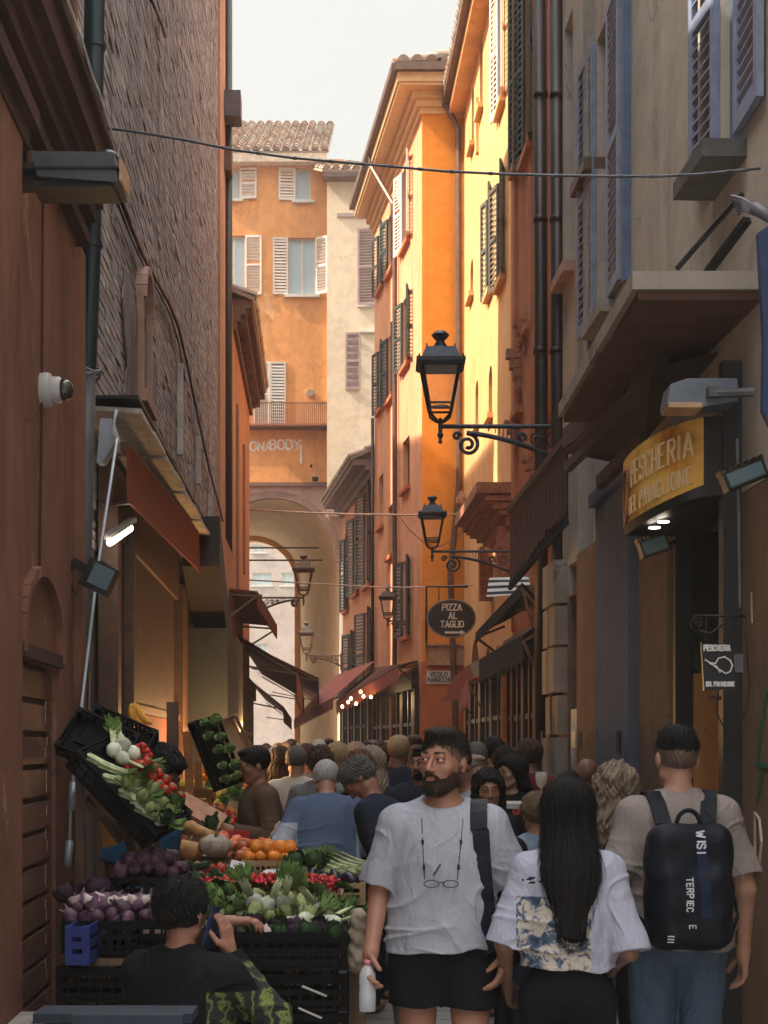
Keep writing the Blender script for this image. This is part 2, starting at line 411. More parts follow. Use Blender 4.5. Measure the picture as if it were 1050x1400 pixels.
# corner pilaster strips
m=MB(); f.bx(m,f.u(-60),f.u(14),0,4.3,0,.05); f.bx(m,f.L-.12,f.L+.02,0,4.3,0,.04); m.build('pilaster',m_terra,b)
m=MB(); f.bx(m,f.u(-90),f.u(12),0,.62,.05,.14); f.bx(m,ud1+.02,f.L+.01,0,.16,0,.06); m.build('plinth',stone,b)
# stepped cornice
m=MB()
for (z0,z1,o) in ((4.36,4.42,.06),(4.42,4.50,.035),(4.50,4.58,.085),(4.58,4.66,.12),(4.66,4.80,.17),(4.80,4.84,.20)):
    f.bx(m,-.1,f.L+o,z0,z1,-.3,o)
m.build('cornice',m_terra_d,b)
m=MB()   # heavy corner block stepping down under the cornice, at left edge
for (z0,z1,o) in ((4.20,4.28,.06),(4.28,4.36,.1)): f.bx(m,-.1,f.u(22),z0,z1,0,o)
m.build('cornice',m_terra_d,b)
m=MB(); f.bx(m,f.u(19)-.04,f.u(19)+.04,Z(637,6.37),Z(593,6.37),0,.012); m.build('plaque',simple('terracotta_tile_plaque',(.42,.25,.17),.8,0,.2),b)
m=MB(); m.tube([f.P(f.u(52),2.5,.008),f.P(f.u(54),3.2,.01),f.P(f.u(56),4.2,.01)],.006,6); m.build('cable',m_terra_d,b)
# upper window reveal
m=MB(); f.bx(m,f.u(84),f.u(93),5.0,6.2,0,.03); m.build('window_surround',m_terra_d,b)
m=MB(); m.tube([f.P(f.u(-10),Z(128,6.2),.02),f.P(f.u(22),Z(128,6.35),.02),f.P(f.u(28),Z(140,6.4),.02),f.P(f.u(28),Z(228,6.45),.02)],.011,8); m.build('conduit',ironblk,b,True)
m=MB(); rs=[]
for k in range(24):
    u=f.L*(.25+.75*k/23)+.02; rs.append(f.P(u,4.855+.01*math.sin(k*1.7)+random.uniform(-.006,.006),.21))
rs+= [f.P(f.L+.1,4.5,.17)]
m.tube(rs,.006,5); tag(m.build('white_cable',simple('white_cable',(.6,.6,.6),.5,bump=0),smooth=True),'thin white cable trailing along the edge of the terracotta cornice','cable')
FL1=f
# ================================================================== LEFT 2 : tall rough brick wall
brick=brickmat('old_brick',[(.24,.205,.21),(.33,.275,.265),(.30,.275,.285),(.42,.36,.335),(.27,.24,.25),(.48,.43,.41)])
mortar=plaster('old_mortar',(.10,.09,.09),(.17,.15,.145),.3)
b=empty('brick_tower_house',(dX(-3.4,16),16,0),'tall bare brick house with rough weathered bricks, left side','building')
f=Fac((dX(-1.45,8.1),8.1),(dX(-1.45,24.4),24.4),1); FL2=f
m=MB(); f.wall(m,0,f.L,0,15.6,.2,3.5); m.build('wall',mortar,b)
m=MB(); bh=.066; row=0; z=3.0; N=0
while z<13.4:
    u=-.14*(row%2)+random.uniform(0,.05); 
    umin=max(0,(z-1.7)*2100/1100*0.0)
    # skip bricks above the top of the frame (never seen from the alley mouth)
    zvis=lambda Y: 1.7+1100*Y/2100
    while u<f.L-.04:
        Y=8.1+u
        w=.265+random.uniform(-.02,.02)
        if zvis(Y)>z-.1 and (z>3.3 or Y<12):
            uu=max(u,0.0); ww=min(u+w,f.L)-uu
            if ww>.05 and random.random()>.012:
                o=random.gauss(.010,.0022)+ (0.006 if random.random()<.03 else 0); h=bh-.013+random.uniform(-.0025,.002); dz=random.uniform(-.002,.002)
                P=f.P; k=random.uniform(-.0018,.0018)
                a=[P(uu,z+dz,-.01),P(uu+ww,z+dz,-.01),P(uu+ww,z+dz,o+k),P(uu,z+dz,o-k),P(uu,z+dz+h,-.01),P(uu+ww,z+dz+h,-.01),P(uu+ww,z+dz+h,o+k),P(uu,z+dz+h,o-k)]
                m.add(a,[(3,2,1,0),(4,5,6,7),(2,3,7,6),(1,2,6,5),(3,0,4,7)]); N+=1
        u+=w+.014
    z+=bh; row+=1
m.build('brickwork',brick,b); print('bricks',N)
# grey rendered patch, niche window and iron straps
m_patch=plaster('grey_render_patch',(.15,.145,.14),(.24,.225,.21),.35,(.13,.10,.09),.55)
u0,z0=f.uz(163,545); u1,_=f.uz(207,400); zt=f.zz(175,395)
m=MB(); pts=[]
for k in range(26):
    a=2*math.pi*k/26; rr_=1+.13*math.sin(3*a+1)+.09*math.sin(7*a)
    pts.append(f.P((u0+u1)/2+(u1-u0)/2*math.copysign(abs(math.cos(a))**.5,math.cos(a))*rr_,(z0+zt)/2+(zt-z0)/2*math.copysign(abs(math.sin(a))**.5,math.sin(a))*rr_,.02))
m.prism(pts,f.n*.012); m.build('render_patch',m_patch,b)
terr_trim=simple('pink_brown_trim',(.33,.2,.16),.8,0,.25,6,.3)
ua,ub=f.u(184),f.u(196); za,zb=f.zz(190,545),f.zz(190,375)
m=MB(); 
for uu in (ua,ub): f.bx(m,uu-.05,uu+.05,za,zb-.25,.02,.075)
for k in range(10):
    a0=math.pi*k/10;a1=math.pi*(k+1)/10; c=(ua+ub)/2; r_=(ub-ua)/2
    m.beam(f.P(c-r_*math.cos(a0),zb-.28+.3*math.sin(a0),.05),f.P(c-r_*math.cos(a1),zb-.28+.3*math.sin(a1),.05),.1,.06)
f.bx(m,ua-.08,ub+.08,za-.1,za,.0,.11); nw=m.build('window',terr_trim,b)
m=MB(); f.bx(m,ua+.05,ub-.05,za+.01,zb-.3,.021,.028); m.build('pane',dark,nw)
wht=simple('pale_strap_paint',(.42,.40,.37),.7,0,.25,8,.2)
for (pa,pt,pb) in ((241,498,622),(266,597,662),(283,675,735)):
    m=MB(); uu=f.u(pa); f.bx(m,uu-.05,uu+.05,f.zz(pa,pb),f.zz(pa,pt),.015,.07); f.bx(m,uu-.055,uu+.055,f.zz(pa,pb)+.3,f.zz(pa,pb)+.34,.015,.078); m.build('iron_strap',wht,b)
# cables drooping across the brick
def cabpts(f,l,o=.05): return [f.P(*f.uz(px,py),o) for px,py in l]
m=MB(); m.tube(cabpts(f,[(150,262),(165,300),(184,345),(205,383),(222,412),(236,445),(247,490),(262,560),(280,640),(300,712)],.055),.017,6)
m.tube(cabpts(f,[(150,275),(170,325),(188,362),(210,400),(226,430),(238,470),(246,520)],.05),.01,6); tag(m.build('black_cable',ironblk,smooth=True),'thick black cable drooping diagonally over the rough brick wall','cable')
m=MB(); m.tube(cabpts(f,[(196,-5),(206,15),(213,32),(219,50)],.05),.014,6); tag(m.build('black_cable',ironblk,smooth=True),'short black cable high on the brick wall at top of frame','cable')
# pink rendered end strip, small box and downpipe at the far corner
m=MB(); f.bx(m,f.u(297),f.L+.02,4.0,15.6,.0,.045); m.build('corner_strip',plaster('pinkish_plaster',(.38,.21,.15),(.5,.3,.21),.3),b)
m=MB(); yy=24.3; m.tube([W(312,1010,yy),W(312,-40,yy)],.065,10); m.build('downpipe',pipe_dark,b,True)
m=MB(); f.bx(m,f.L-.55,f.L-.1,Z(163,24),Z(128,24),.05,.3); m.build('meter_box',simple('dark_box_paint',(.08,.07,.075),.6),b)
m=MB(); f.bx(m,f.L-.5,f.L-.12,Z(235,24),Z(203,24),.05,.16); m.build('bracket',frm_brown,b)
# the big blue-black rain pipe next to the near corner
yy=8.35
m=MB(); px=lambda y:130-.018*y
m.tube([W(130,-60,yy),W(127,170,yy),W(124,345,yy),W(118,505,yy)],[.056]*4,16)
for y in (62,172,335): m.tube([W(px(y),y-4,yy),W(px(y),y+4,yy)],.064,16)
dp=m.build('rain_pipe',pipe_blue,smooth=True,auto=40); tag(dp,'fat blue-black rain pipe running down beside the brick wall','pipe')
m=MB(); m.tube([W(118,507,yy),W(116,620,yy),W(112,800,yy),W(108,1010,yy)],.052,14); m.build('lower_pipe',pipe_grey,dp,True)
m=MB(); 
for k in range(3): m.tube([W(118,506+k*4,yy)+Vector((math.cos(a)*.075,math.sin(a)*.075,.02*math.sin(a*2+k))) for a in [i*.45 for i in range(15)]],.008,5)
m.tube([W(109,505,yy-.08),W(107,540,yy-.09),W(112,570,yy-.08),W(106,600,yy-.06)],.007,5); m.build('wire_tie',simple('steel_grey_wire',(.14,.16,.2),.4,.5,.2,8,0),dp,True)
# ================================================================== LEFT 3 : low salmon house with overhanging eaves
m_salm=plaster('salmon_plaster',(.45,.22,.13),(.56,.30,.185),.25,(.40,.2,.13),.6)
b=empty('salmon_house',(dX(-3.3,28),28,0),'low salmon house with brown overhanging eaves past the brick wall','building')
f=Fac((dX(-1.30,24.45),24.45),(dX(-1.30,30.7),30.7),1); FL3=f
m=MB(); f.wall(m,0,f.L,0,8.75,.2,3.4); m.build('wall',m_salm,b)
m=MB()
for (z0,z1,o) in ((8.35,8.5,.06),(8.5,8.62,.12),(8.62,8.72,.2),(8.72,8.86,.3)): f.bx(m,0.05,f.L+o,z0,z1,-.1,o)
for k in range(14): f.bx(m,.2+k*.44,.32+k*.44,8.45,8.6,.05,.22)
m.build('eaves',simple('brown_eaves',(.16,.085,.06),.8,0,.35,8,.4),b)
m=MB(); tileroof(m,f.P(0,8.88,.34),f.P(f.L+.2,8.88,.34),-f.n*3.6+Vector((0,0,1.5)),0); m.build('roof',tile,b)
m=MB(); f.bx(m,f.u(324)-.3,f.u(324)+.3,4.2,7.4,.0,.03); f.bx(m,f.u(333)-.3,f.u(333)+.3,4.9,7.2,0,.03); m.build('window_surround',simple('brown_panel',(.24,.12,.08),.8),b)
# unseen blocks added behind the left houses, heights set for the shadows they cast
b=empty('unseen_shade_block',(-9.5,30,0),'unseen tall block added behind the low salmon house to shade the alley','building')
m=MB(); m.box(-12,-5.6,25,34,0,14.2); m.build('wall',m_salm,b); m=MB(); tileroof(m,(-5.3,24.8,14.2),(-5.3,34.2,14.2),(-3.4,0,1.5),0); m.build('roof',tile,b)
b2=empty('unseen_shade_block',(-9.5,41,0),'unseen taller block added farthest back on the left to shade the corner house','building')
m=MB(); m.box(-14,-9,34.3,46,0,22.5); m.build('wall',m_salm,b2)
# ================================================================== END building with archway
m_or=plaster('bright_orange_plaster',(.68,.30,.105),(.78,.38,.155),.22,(.72,.43,.22),.62)
m_pink=plaster('pink_grey_plaster',(.46,.30,.25),(.58,.40,.33),.25,(.42,.25,.2),.58)
m_cream=plaster('cream_plaster',(.66,.53,.38),(.74,.62,.46),.15)
YE=50.0
b=empty('arch_house',(X(360,YE),YE+3,0),'orange house closing the alley with cream shutters above a big archway','building')
f=Fac((X(262,YE),YE),(X(472,YE),YE),1); f.n=Vector((0,-1,0)); FE=f
def win_px(f,b,x0,x1,y0,y1,frm,pane,sh,leafs,sill=None,slat=.1,w=None,**k):
    z0,z1=f.zz((x0+x1)/2,y1),f.zz((x0+x1)/2,y0); u0,u1=f.u(x0),f.u(x1)
    if u0>u1: u0,u1=u1,u0
    W_=window(f,b,u0,u1,z0,z1,frm,pane,None,sill=sill,**k)
    for (hx,side,ang,lw) in leafs:
        leaf(f,f.u(hx),z0,z1,abs(f.u(hx)-f.u(hx+lw)),ang,slat,side).build('shutter',sh,W_)
    return W_
win_px(f,b,404,425,230,274,frm_white,glass_sky,sh_white,[(404,-1,176,23)],sill=frm_white,bars=0)
win_px(f,b,306,328,230,272,frm_white,glass_sky,sh_white,[(328,1,176,23)],sill=frm_white,bars=0)
win_px(f,b,394,432,325,403,frm_white,glass_sky,sh_white,[(394,-1,176,21),(432,1,150,19)],sill=frm_white)
win_px(f,b,304,335,322,403,frm_white,glass_sky,sh_white,[(335,1,176,23)],sill=frm_white)
w_=win_px(f,b,347,391,495,583,frm_white,glass_sky,sh_white,[(347,-1,4,22),(391,1,4,22)],bars=0)
ZA=Z(665,YE)
m=MB(); f.wall(m,0,f.L,ZA,20.85,.22,6); m.build('wall',m_or,b)
# lower pinkish zone round the arch: ring of the archway
cx,cz,ra=X(372,YE),7.75,2.30; cx2,ra2,YA=X(345,60.5),1.87,60.5; cz2=Z(733,YA)-ra2
m=MB(); N=24; f0=f.A.x; f1=f.B.x
def ring(px,pz,r,k): a=math.pi*k/N; return (px-r*math.cos(a),pz+r*math.sin(a))
for k in range(N):
    (xa,za),(xb,zb)=ring(cx,cz,ra,k),ring(cx,cz,ra,k+1)
    m.quad((xa,YE,za),(xb,YE,zb),(xb,YE,ZA),(xa,YE,ZA))
m.quad((f0,YE,0),(cx-ra,YE,0),(cx-ra,YE,ZA),(f0,YE,ZA)); m.quad((cx+ra,YE,0),(f1,YE,0),(f1,YE,ZA),(cx+ra,YE,ZA))
m.box(f0,f1,YE+.01,YE+.3,ZA-.02,ZA+.0); m.build('arch_wall',m_pink,b)
m=MB(); m.box(f0,f1,YE-.1,YE,ZA,ZA+.12); m.box(f0,f1,YE-.14,YE,Z(583,YE)-.12,Z(583,YE)); m.build('string_course',simple('brown_band',(.2,.11,.08),.8),b)
m=MB()
for k in range(N):
    (xa,za),(xb,zb)=ring(cx,cz,ra,k),ring(cx,cz,ra,k+1); (xc,zc),(xd,zd_)=ring(cx,cz,ra-.22,k),ring(cx,cz,ra-.22,k+1)
    m.hexa([(xc,YE-.06,zc),(xd,YE-.06,zd_),(xd,YE+.3,zd_),(xc,YE+.3,zc),(xa,YE-.06,za),(xb,YE-.06,zb),(xb,YE+.3,zb),(xa,YE+.3,za)])
m.build('arch_moulding',simple('brown_arch',(.24,.14,.11),.85,0,.3),b)
m_vault=plaster('ochre_vault_plaster',(.60,.44,.27),(.72,.56,.37),.18)
m=MB()
sec=[]
for (px_,pz,r,yy) in ((cx,cz,ra-.1,YE+.3),(cx2,cz2,ra2,YA)):
    sec.append([(px_-r,yy,0)]+[(*[ring(px_,pz,r,k)[0]],yy,ring(px_,pz,r,k)[1]) for k in range(N+1)]+[(px_+r,yy,0)])
for k in range(len(sec[0])-1): m.quad(sec[0][k],sec[1][k],sec[1][k+1],sec[0][k+1])
m.build('vault',m_vault,b,False)
m=MB()
for k in range(N):
    (xa,za),(xb,zb)=ring(cx2,cz2,ra2,k),ring(cx2,cz2,ra2,k+1); (xc,zc),(xd,zd_)=ring(cx2,cz2,ra2-.2,k),ring(cx2,cz2,ra2-.2,k+1)
    m.hexa([(xc,YA-.1,zc),(xd,YA-.1,zd_),(xd,YA+.3,zd_),(xc,YA+.3,zc),(xa,YA-.1,za),(xb,YA-.1,zb),(xb,YA+.3,zb),(xa,YA+.3,za)])
for sx in (-1,1): m.box(cx2+sx*(ra2-.1)-.1,cx2+sx*(ra2-.1)+.1,YA-.1,YA+.3,0,cz2)
m.build('inner_arch',simple('orange_arch',(.62,.30,.08),.8,0,.15),b)
for z_ in (Z(749,54),Z(766,54)):
    m=MB(); m.tube([(cx-ra-.3,54,z_+.0),(cx+ra-.7,54,z_)],.03,6); m.build('tie_rod',simple('rust_rod',(.13,.07,.05),.7),b)
# terrace railing, roundel, small vents, graffiti, roof
m=MB(); zt=Z(583,YE)
for i in range(40):
    x=X(342,YE)+i*(X(450,YE)-X(342,YE))/39; m.box(x-.012,x+.012,YE-.42,YE-.40,zt,zt+.68)
m.box(X(341,YE),X(451,YE),YE-.43,YE-.39,zt+.66,zt+.70); m.box(X(341,YE),X(451,YE),YE-.45,YE-.0,zt-.06,zt); m.build('railing',simple('rust_red_rail',(.30,.12,.06),.6),b)
m=MB(); m.tube([W(424,537,YE-.08),W(424,537,YE+.05)],.12,16); m.build('roundel',frm_white,b)
m=MB(); m.box(X(427,YE),X(435,YE),YE-.02,YE+.1,Z(658,YE),Z(652,YE)); m.box(X(424,YE),X(427,YE),YE-.02,YE+.1,Z(639,YE),Z(635,YE)); m.build('vent',dark,b)
SK=[0]
def stroke(m,pts,w,Pf,o0,o1):
    """polyline in (u,z) of width w laid on a plane given by Pf(u,z,o)"""
    for (a,b_) in zip(pts,pts[1:]):
        a=Vector(a);c=Vector(b_);d=(c-a); 
        if d.length<1e-6: continue
        SK[0]=(SK[0]+1)%23; ok=o1+SK[0]*.00035; d.normalize(); n=Vector((-d.y,d.x))*w/2; e=d*w*.35
        q=[a-n-e,a+n-e,c+n+e,c-n+e]
        m.hexa([Pf(p.x,p.y,o0) for p in q]+[Pf(p.x,p.y,ok) for p in q])
GL={'P':[[(0,0),(0,1),(.45,1),(.6,.87),(.6,.65),(.45,.5),(0,.5)]],'I':[[(.3,0),(.3,1)]],'Z':[[(0,1),(.6,1),(0,0),(.6,0)]],'A':[[(0,0),(.33,1),(.66,0)],[(.12,.33),(.54,.33)]],
'L':[[(0,1),(0,0),(.52,0)]],'T':[[(0,1),(.64,1)],[(.32,1),(.32,0)]],'G':[[(.6,.82),(.45,1),(.18,1),(0,.78),(0,.22),(.18,0),(.45,0),(.6,.2),(.6,.45),(.36,.45)]],
'O':[[(.18,0),(0,.22),(0,.78),(.18,1),(.45,1),(.63,.78),(.63,.22),(.45,0),(.18,0)]],'E':[[(.55,1),(0,1),(0,0),(.55,0)],[(0,.52),(.42,.52)]],'S':[[(.58,.84),(.42,1),(.15,1),(0,.84),(0,.64),(.15,.54),(.45,.46),(.6,.34),(.6,.16),(.44,0),(.15,0),(0,.16)]],
'C':[[(.6,.82),(.45,1),(.18,1),(0,.78),(0,.22),(.18,0),(.45,0),(.6,.18)]],'H':[[(0,0),(0,1)],[(.58,0),(.58,1)],[(0,.5),(.58,.5)]],'R':[[(0,0),(0,1),(.45,1),(.6,.87),(.6,.65),(.45,.52),(0,.52)],[(.3,.52),(.62,0)]],
'D':[[(0,0),(0,1),(.4,1),(.6,.78),(.6,.22),(.4,0),(0,0)]],'V':[[(0,1),(.32,0),(.64,1)]],'N':[[(0,0),(0,1),(.58,0),(.58,1)]],'W':[[(0,1),(.2,0),(.4,.7),(.6,0),(.8,1)]],'M':[[(0,0),(0,1),(.36,.35),(.72,1),(.72,0)]],'B':[[(0,0),(0,1),(.42,1),(.56,.86),(.56,.66),(.42,.53),(0,.53)],[(.42,.53),(.6,.38),(.6,.15),(.44,0),(0,0)]],'Y':[[(0,1),(.32,.5),(.64,1)],[(.32,.5),(.32,0)]],
'#':[[(.15,0),(.25,1)],[(.45,0),(.55,1)],[(0,.3),(.65,.3)],[(.03,.68),(.68,.68)]],' ':[],'8':[[(.3,.52),(.1,.62),(.05,.82),(.18,1),(.42,1),(.55,.82),(.5,.62),(.3,.52),(.05,.38),(0,.15),(.16,0),(.45,0),(.6,.15),(.55,.38),(.3,.52)]],"'":[[(.1,1),(.1,.8)]]}
SER={'P':[(0,0)],'I':[(.3,0),(.3,1)],'A':[(0,0),(.66,0)],'L':[(0,1)],'T':[(.32,0)]}
def word(m,txt,h,Pf,cx,z,w=.14,wd=.9,gap=.24,serif=False,o0=0,o1=.006,align='c'):
    adv=[(0.3 if c==' ' else (max([p[0] for s_ in GL[c] for p in s_]) if GL[c] else .3)) for c in txt]
    tot=sum(adv)*wd*h+gap*h*(len(txt)-1); x=cx-tot/2 if align=='c' else cx
    for c,a in zip(txt,adv):
        for s_ in GL[c]: stroke(m,[(x+p[0]*wd*h-(.3*wd*h if c=='I' else 0),z+p[1]*h) for p in s_],w*h,Pf,o0,o1)
        if serif:
            for (sx,sz) in SER.get(c,[]): 
                xx=x+sx*wd*h-(.3*wd*h if c=='I' else 0); stroke(m,[(xx-.15*h,z+sz*h),(xx+.15*h,z+sz*h)],w*h*.5,Pf,o0,o1)
        x+=(a*wd+gap)*h if c!='I' else gap*h
    return m
# graffiti on the arch house
m=MB(); Pe=lambda u,z,o: Vector((u,YE-o,z))
word(m,'ONA',.27,Pe,X(357,YE),Z(616,YE),.2,1.1,.26); word(m,'BODY',.29,Pe,X(390,YE),Z(614,YE),.2,1.05,.26); stroke(m,[(X(411,YE),Z(609,YE)),(X(411.5,YE),Z(633,YE))],.07,Pe,0,.006)
m.build('graffiti',simple('white_paint',(.72,.66,.58),.8,bump=0),b)
m=MB(); tileroof(m,(f0-.2,YE-.45,20.95),(X(450,YE),YE-.45,20.95),(0,6.2,3.4),0,r=.13,tl=.5); m.build('roof',tile,b)
m=MB(); m.box(f0,X(447,YE),YE-.42,YE,20.62,20.93); m.build('eaves',simple('cream_eaves',(.62,.50,.38),.8),b)
m=MB(); cxx=X(432,YE); m.box(cxx-.08,cxx+.08,YE+3,YE+3.2,22.5,23.2); m.box(cxx-.22,cxx+.22,YE+3.05,YE+3.15,22.95,23.05); m.build('chimney',stone,b)
# ---- cream tower beside it
YC=48.6
b=empty('cream_house',(X(480,YC),YC+2,0),'narrow cream house with mauve shutters between the orange buildings','building')
f=Fac((X(447,YC),YC),(X(560,YC),YC),1); f.n=Vector((0,-1,0))
m=MB(); f.wall(m,0,f.L,9.2,Z(238,YC),.2,1.2); m.quad(f.P(0,9.2,0),f.P(0,9.2,-5),f.P(0,19.8,-5),f.P(0,19.8,0)); m.build('wall',m_cream,b)
m=MB(); f.bx(m,f.u(461),f.u(512),Z(297,YC),Z(292,YC),0,.06); m.build('string_course',simple('mauve_band',(.33,.25,.24),.8),b)
m=MB(); leaf(f,f.u(489),Z(418,YC),Z(312,YC),.62,170,.09,1).build('shutter',sh_mauve,b); 
m=leaf(f,f.u(472.5),Z(533,YC),Z(455,YC),.48,172,.22,1); m.build('shutter',sh_mauve,b)
m=MB(); f.bx(m,f.u(492),f.u(515),Z(455,YC),Z(452,YC),0,.08); f.bx(m,f.u(489),f.u(515),Z(420,YC),Z(418,YC),0,.08); m.build('sill',frm_white,b)
m=MB(); tileroof(m,(X(441,YC),YC-.5,Z(240,YC)),(X(520,YC),YC-.5,Z(240,YC)),(-1.0,4.6,1.9),0,r=.13,tl=.5); m.build('roof',tile,b)
m=MB(); m.box(X(443,YC),X(520,YC),YC-.48,YC,Z(240,YC)-.2,Z(240,YC)-.02); m.build('eaves',gutter_m,b)
# ================================================================== PIZZA corner house
m_side=plaster('salmon_orange_plaster',(.61,.29,.155),(.71,.37,.215),.25,(.6,.38,.25),.62)
m_front=plaster('vivid_orange_plaster',(.68,.25,.035),(.76,.31,.055),.10)
m_low=plaster('brick_red_plaster',(.46,.14,.06),(.56,.19,.085),.2,(.5,.28,.2),.62)
b=empty('corner_house',(2.2,34,0),'vivid orange corner house with deep cornice in the middle distance','building')
YP=31.0; xa=X(577,YP); xb=3.4; ZT=14.78
SD=Vector((-.139,1,0))
fs=Fac((xa,YP),(xa+SD.x*7.2,YP+7.2),-1); FS=fs
ff=Fac((xa,YP),(xb,YP),1); ff.n=Vector((0,-1,0)); FP=ff
def side_win(fs,b,px0,px1,y0,y1,sh=True,ang=165,mat=None,near=False):
    pc=(px0+px1)/2; u0,u1=sorted((fs.u(px0),fs.u(px1))); Yc=fs.A.y+(u0+u1)/2*fs.d.y; z0,z1=Z(y1,Yc),Z(y0,Yc)
    return window(fs,b,u0,u1,z0,z1,frm_brown,glass,(mat or sh_green) if sh else None,(ang,ang),sill=m_low,w=(u1-u0)*.5,slat=.08)
# three columns of windows on the side
for (a,c,rows) in ((551,560,((225,335),(405,500),(600,668),(765,870))),(531,539,((290,370),(455,545),(690,760))),(518,524,((315,395),(475,560),(650,720)))):
    for i,(y0,y1) in enumerate(rows): side_win(fs,b,a,c,y0,y1,sh=(i!=2 or a==999),mat=sh_white if (a==551 and i==0) else None,ang=166)
m=MB(); fs.wall(m,0,fs.L,0,ZT,.2,.5); m.build('wall',m_side,b)
m=MB(); z_=Z(905,YP)
m.box(xa,xb,YP,YP+.5,z_,ZT); m.box(xa+.3,xb,YP+.3,YP+7.4,0,ZT); m.build('wall',m_front,b)
m=MB(); m.box(xa-.03,xb,YP-.035,YP+.3,0,z_-.001); m.build('base_wall',m_low,b)
m=MB(); ff.bx(m,.12,xb-xa,z_,z_+.32,.036,.1); ff.bx(m,.1,xb-xa,z_+.32,z_+.37,.036,.16); ff.bx(m,.1,xb-xa,z_-.07,z_,.036,.13); m.build('sign_board',simple('tan_board',(.42,.24,.14),.8),b)
# cornice: stepped, wraps front and side
m=MB(); cor=[(ZT-.30,ZT-.18,.05),(ZT-.18,ZT-.04,.12),(ZT-.04,ZT+.10,.2),(ZT+.10,ZT+.16,.46),(ZT+.16,ZT+.42,.5)]
for (z0,z1,o) in cor:
    c0=Vector((xa,YP,0))-Vector((1,0,0))*o*1.0+Vector((0,-o,0)); e=Vector((xa,YP,0))+SD*7.3-Vector((1,0,0))*o
    pts=[c0,Vector((xb,YP-o,0)),Vector((xb,YP+7.3,0)),e]
    m.prism([p+Vector((0,0,z0)) for p in pts],(0,0,z1-z0-.002))
m.build('cornice',simple('cream_orange_cornice',(.64,.42,.22),.8,0,.12),b)
m=MB(); o=.54; c0=Vector((xa-o,YP-o,ZT+.42)); e=Vector((xa,YP,ZT+.42))+SD*7.35-Vector((o,0,0))
m.beam(c0,Vector((xb,YP-o,ZT+.42)),.16,.16); m.beam(c0,e,.16,.16); m.tube([e.lerp(c0,.45),e.lerp(c0,.45)+Vector((.05,0,-.35)),fs.P(3.2,ZT-1.0,.12),fs.P(3.2,ZT-1.4,.09),fs.P(3.2,3.0,.09)],.055,8); m.build('gutter',gutter_m,b,False)
m=MB(); tileroof(m,c0+Vector((0,0,.08)),Vector((xb,YP-o,ZT+.5)),(.0,3.0,.9),0,r=.12); tileroof(m,e+Vector((0,0,.08)),c0+Vector((0,0,.08)),(3,0.4,.75),0,r=.12); m.build('roof',tile,b)
m=MB(); 
for px_ in (516,): m.tube([fs.P(fs.u(px_)+.3,3,.08),fs.P(fs.u(px_)+.3,Z(560,37),.08)],.04,8)
m.build('downpipe',pipe_dark,b,True)
# street plaque and oval sign
m=MB(); ff.bx(m,X(583,YP)-xa,X(618,YP)-xa,Z(935,YP),Z(917,YP),.036,.06); pl=m.build('street_plaque',simple('white_plaque',(.66,.63,.6),.5,0,.06),b)
Pp=lambda u,z,o: Vector((u,YP-.061-o,z))
m=MB(); word(m,'VICOLO',.085,Pp,X(600.5,YP),Z(925,YP),.16,.9,.25); word(m,'RANOCCHI',.085,Pp,X(600.5,YP),Z(932.5,YP),.16,.85,.22); m.build('lettering',dark,pl)
ys=27.5; s_=empty('pizza_sign',(X(617,ys),ys,Z(874,ys)),'black oval shop sign with white letters hanging on an iron bracket','sign')
cx_,cz_=X(617,ys),Z(845.5,ys); rx,rz_=34*ys/F,26.5*ys/F
def oval(rx,rz_,y0,y1,n=40):
    m=MB(); pts=[(cx_+rx*math.cos(2*math.pi*k/n),y0,cz_+rz_*math.sin(2*math.pi*k/n)) for k in range(n)]; m.prism(pts,(0,y1-y0,0)); return m
oval(rx,rz_,ys-.04,ys+.04).build('rim',simple('pale_rim',(.30,.24,.2),.5),s_)
oval(rx-.025,rz_-.025,ys-.05,ys-.041).build('board',simple('black_board',(.022,.018,.018),.6,0,.1,4,.05),s_)
Ps=lambda u,z,o: Vector((u,ys-.051-o,z))
m=MB(); c1=X(619,ys)
word(m,'PIZZA',.105,Ps,c1,Z(834.5,ys),.2,.95,.22,True); word(m,'AL',.105,Ps,c1,Z(846,ys),.2,.95,.25,True); word(m,'TAGLIO',.105,Ps,c1,Z(857.5,ys),.2,.9,.22,True)
stroke(m,[(X(609,ys),Z(865,ys)),(X(630,ys),Z(865,ys))],.035,Ps,0,.006); stroke(m,[(X(630,ys),Z(863,ys)),(X(634,ys),Z(865,ys)),(X(630,ys),Z(867,ys))],.03,Ps,0,.006)
m.build('lettering',simple('cream_letters',(.7,.62,.5),.5,bump=0),s_)
m=MB(); m.tube([(X(583,ys),ys,Z(875,ys)),(X(583,ys),ys,Z(802,ys)),(X(640,ys),ys,Z(802,ys))],.022,8); m.tube([(X(600,ys),ys,Z(802,ys)),(X(600,ys),ys,Z(821,ys))],.01,6); m.tube([(X(583,ys),ys,Z(803,ys)),(X(583,YP),YP,Z(803,ys))],.02,6); m.tube([(X(583,ys),ys,Z(870,ys)),(X(583,YP),YP,Z(870,ys))],.02,6); m.build('bracket',ironblk,s_,True)
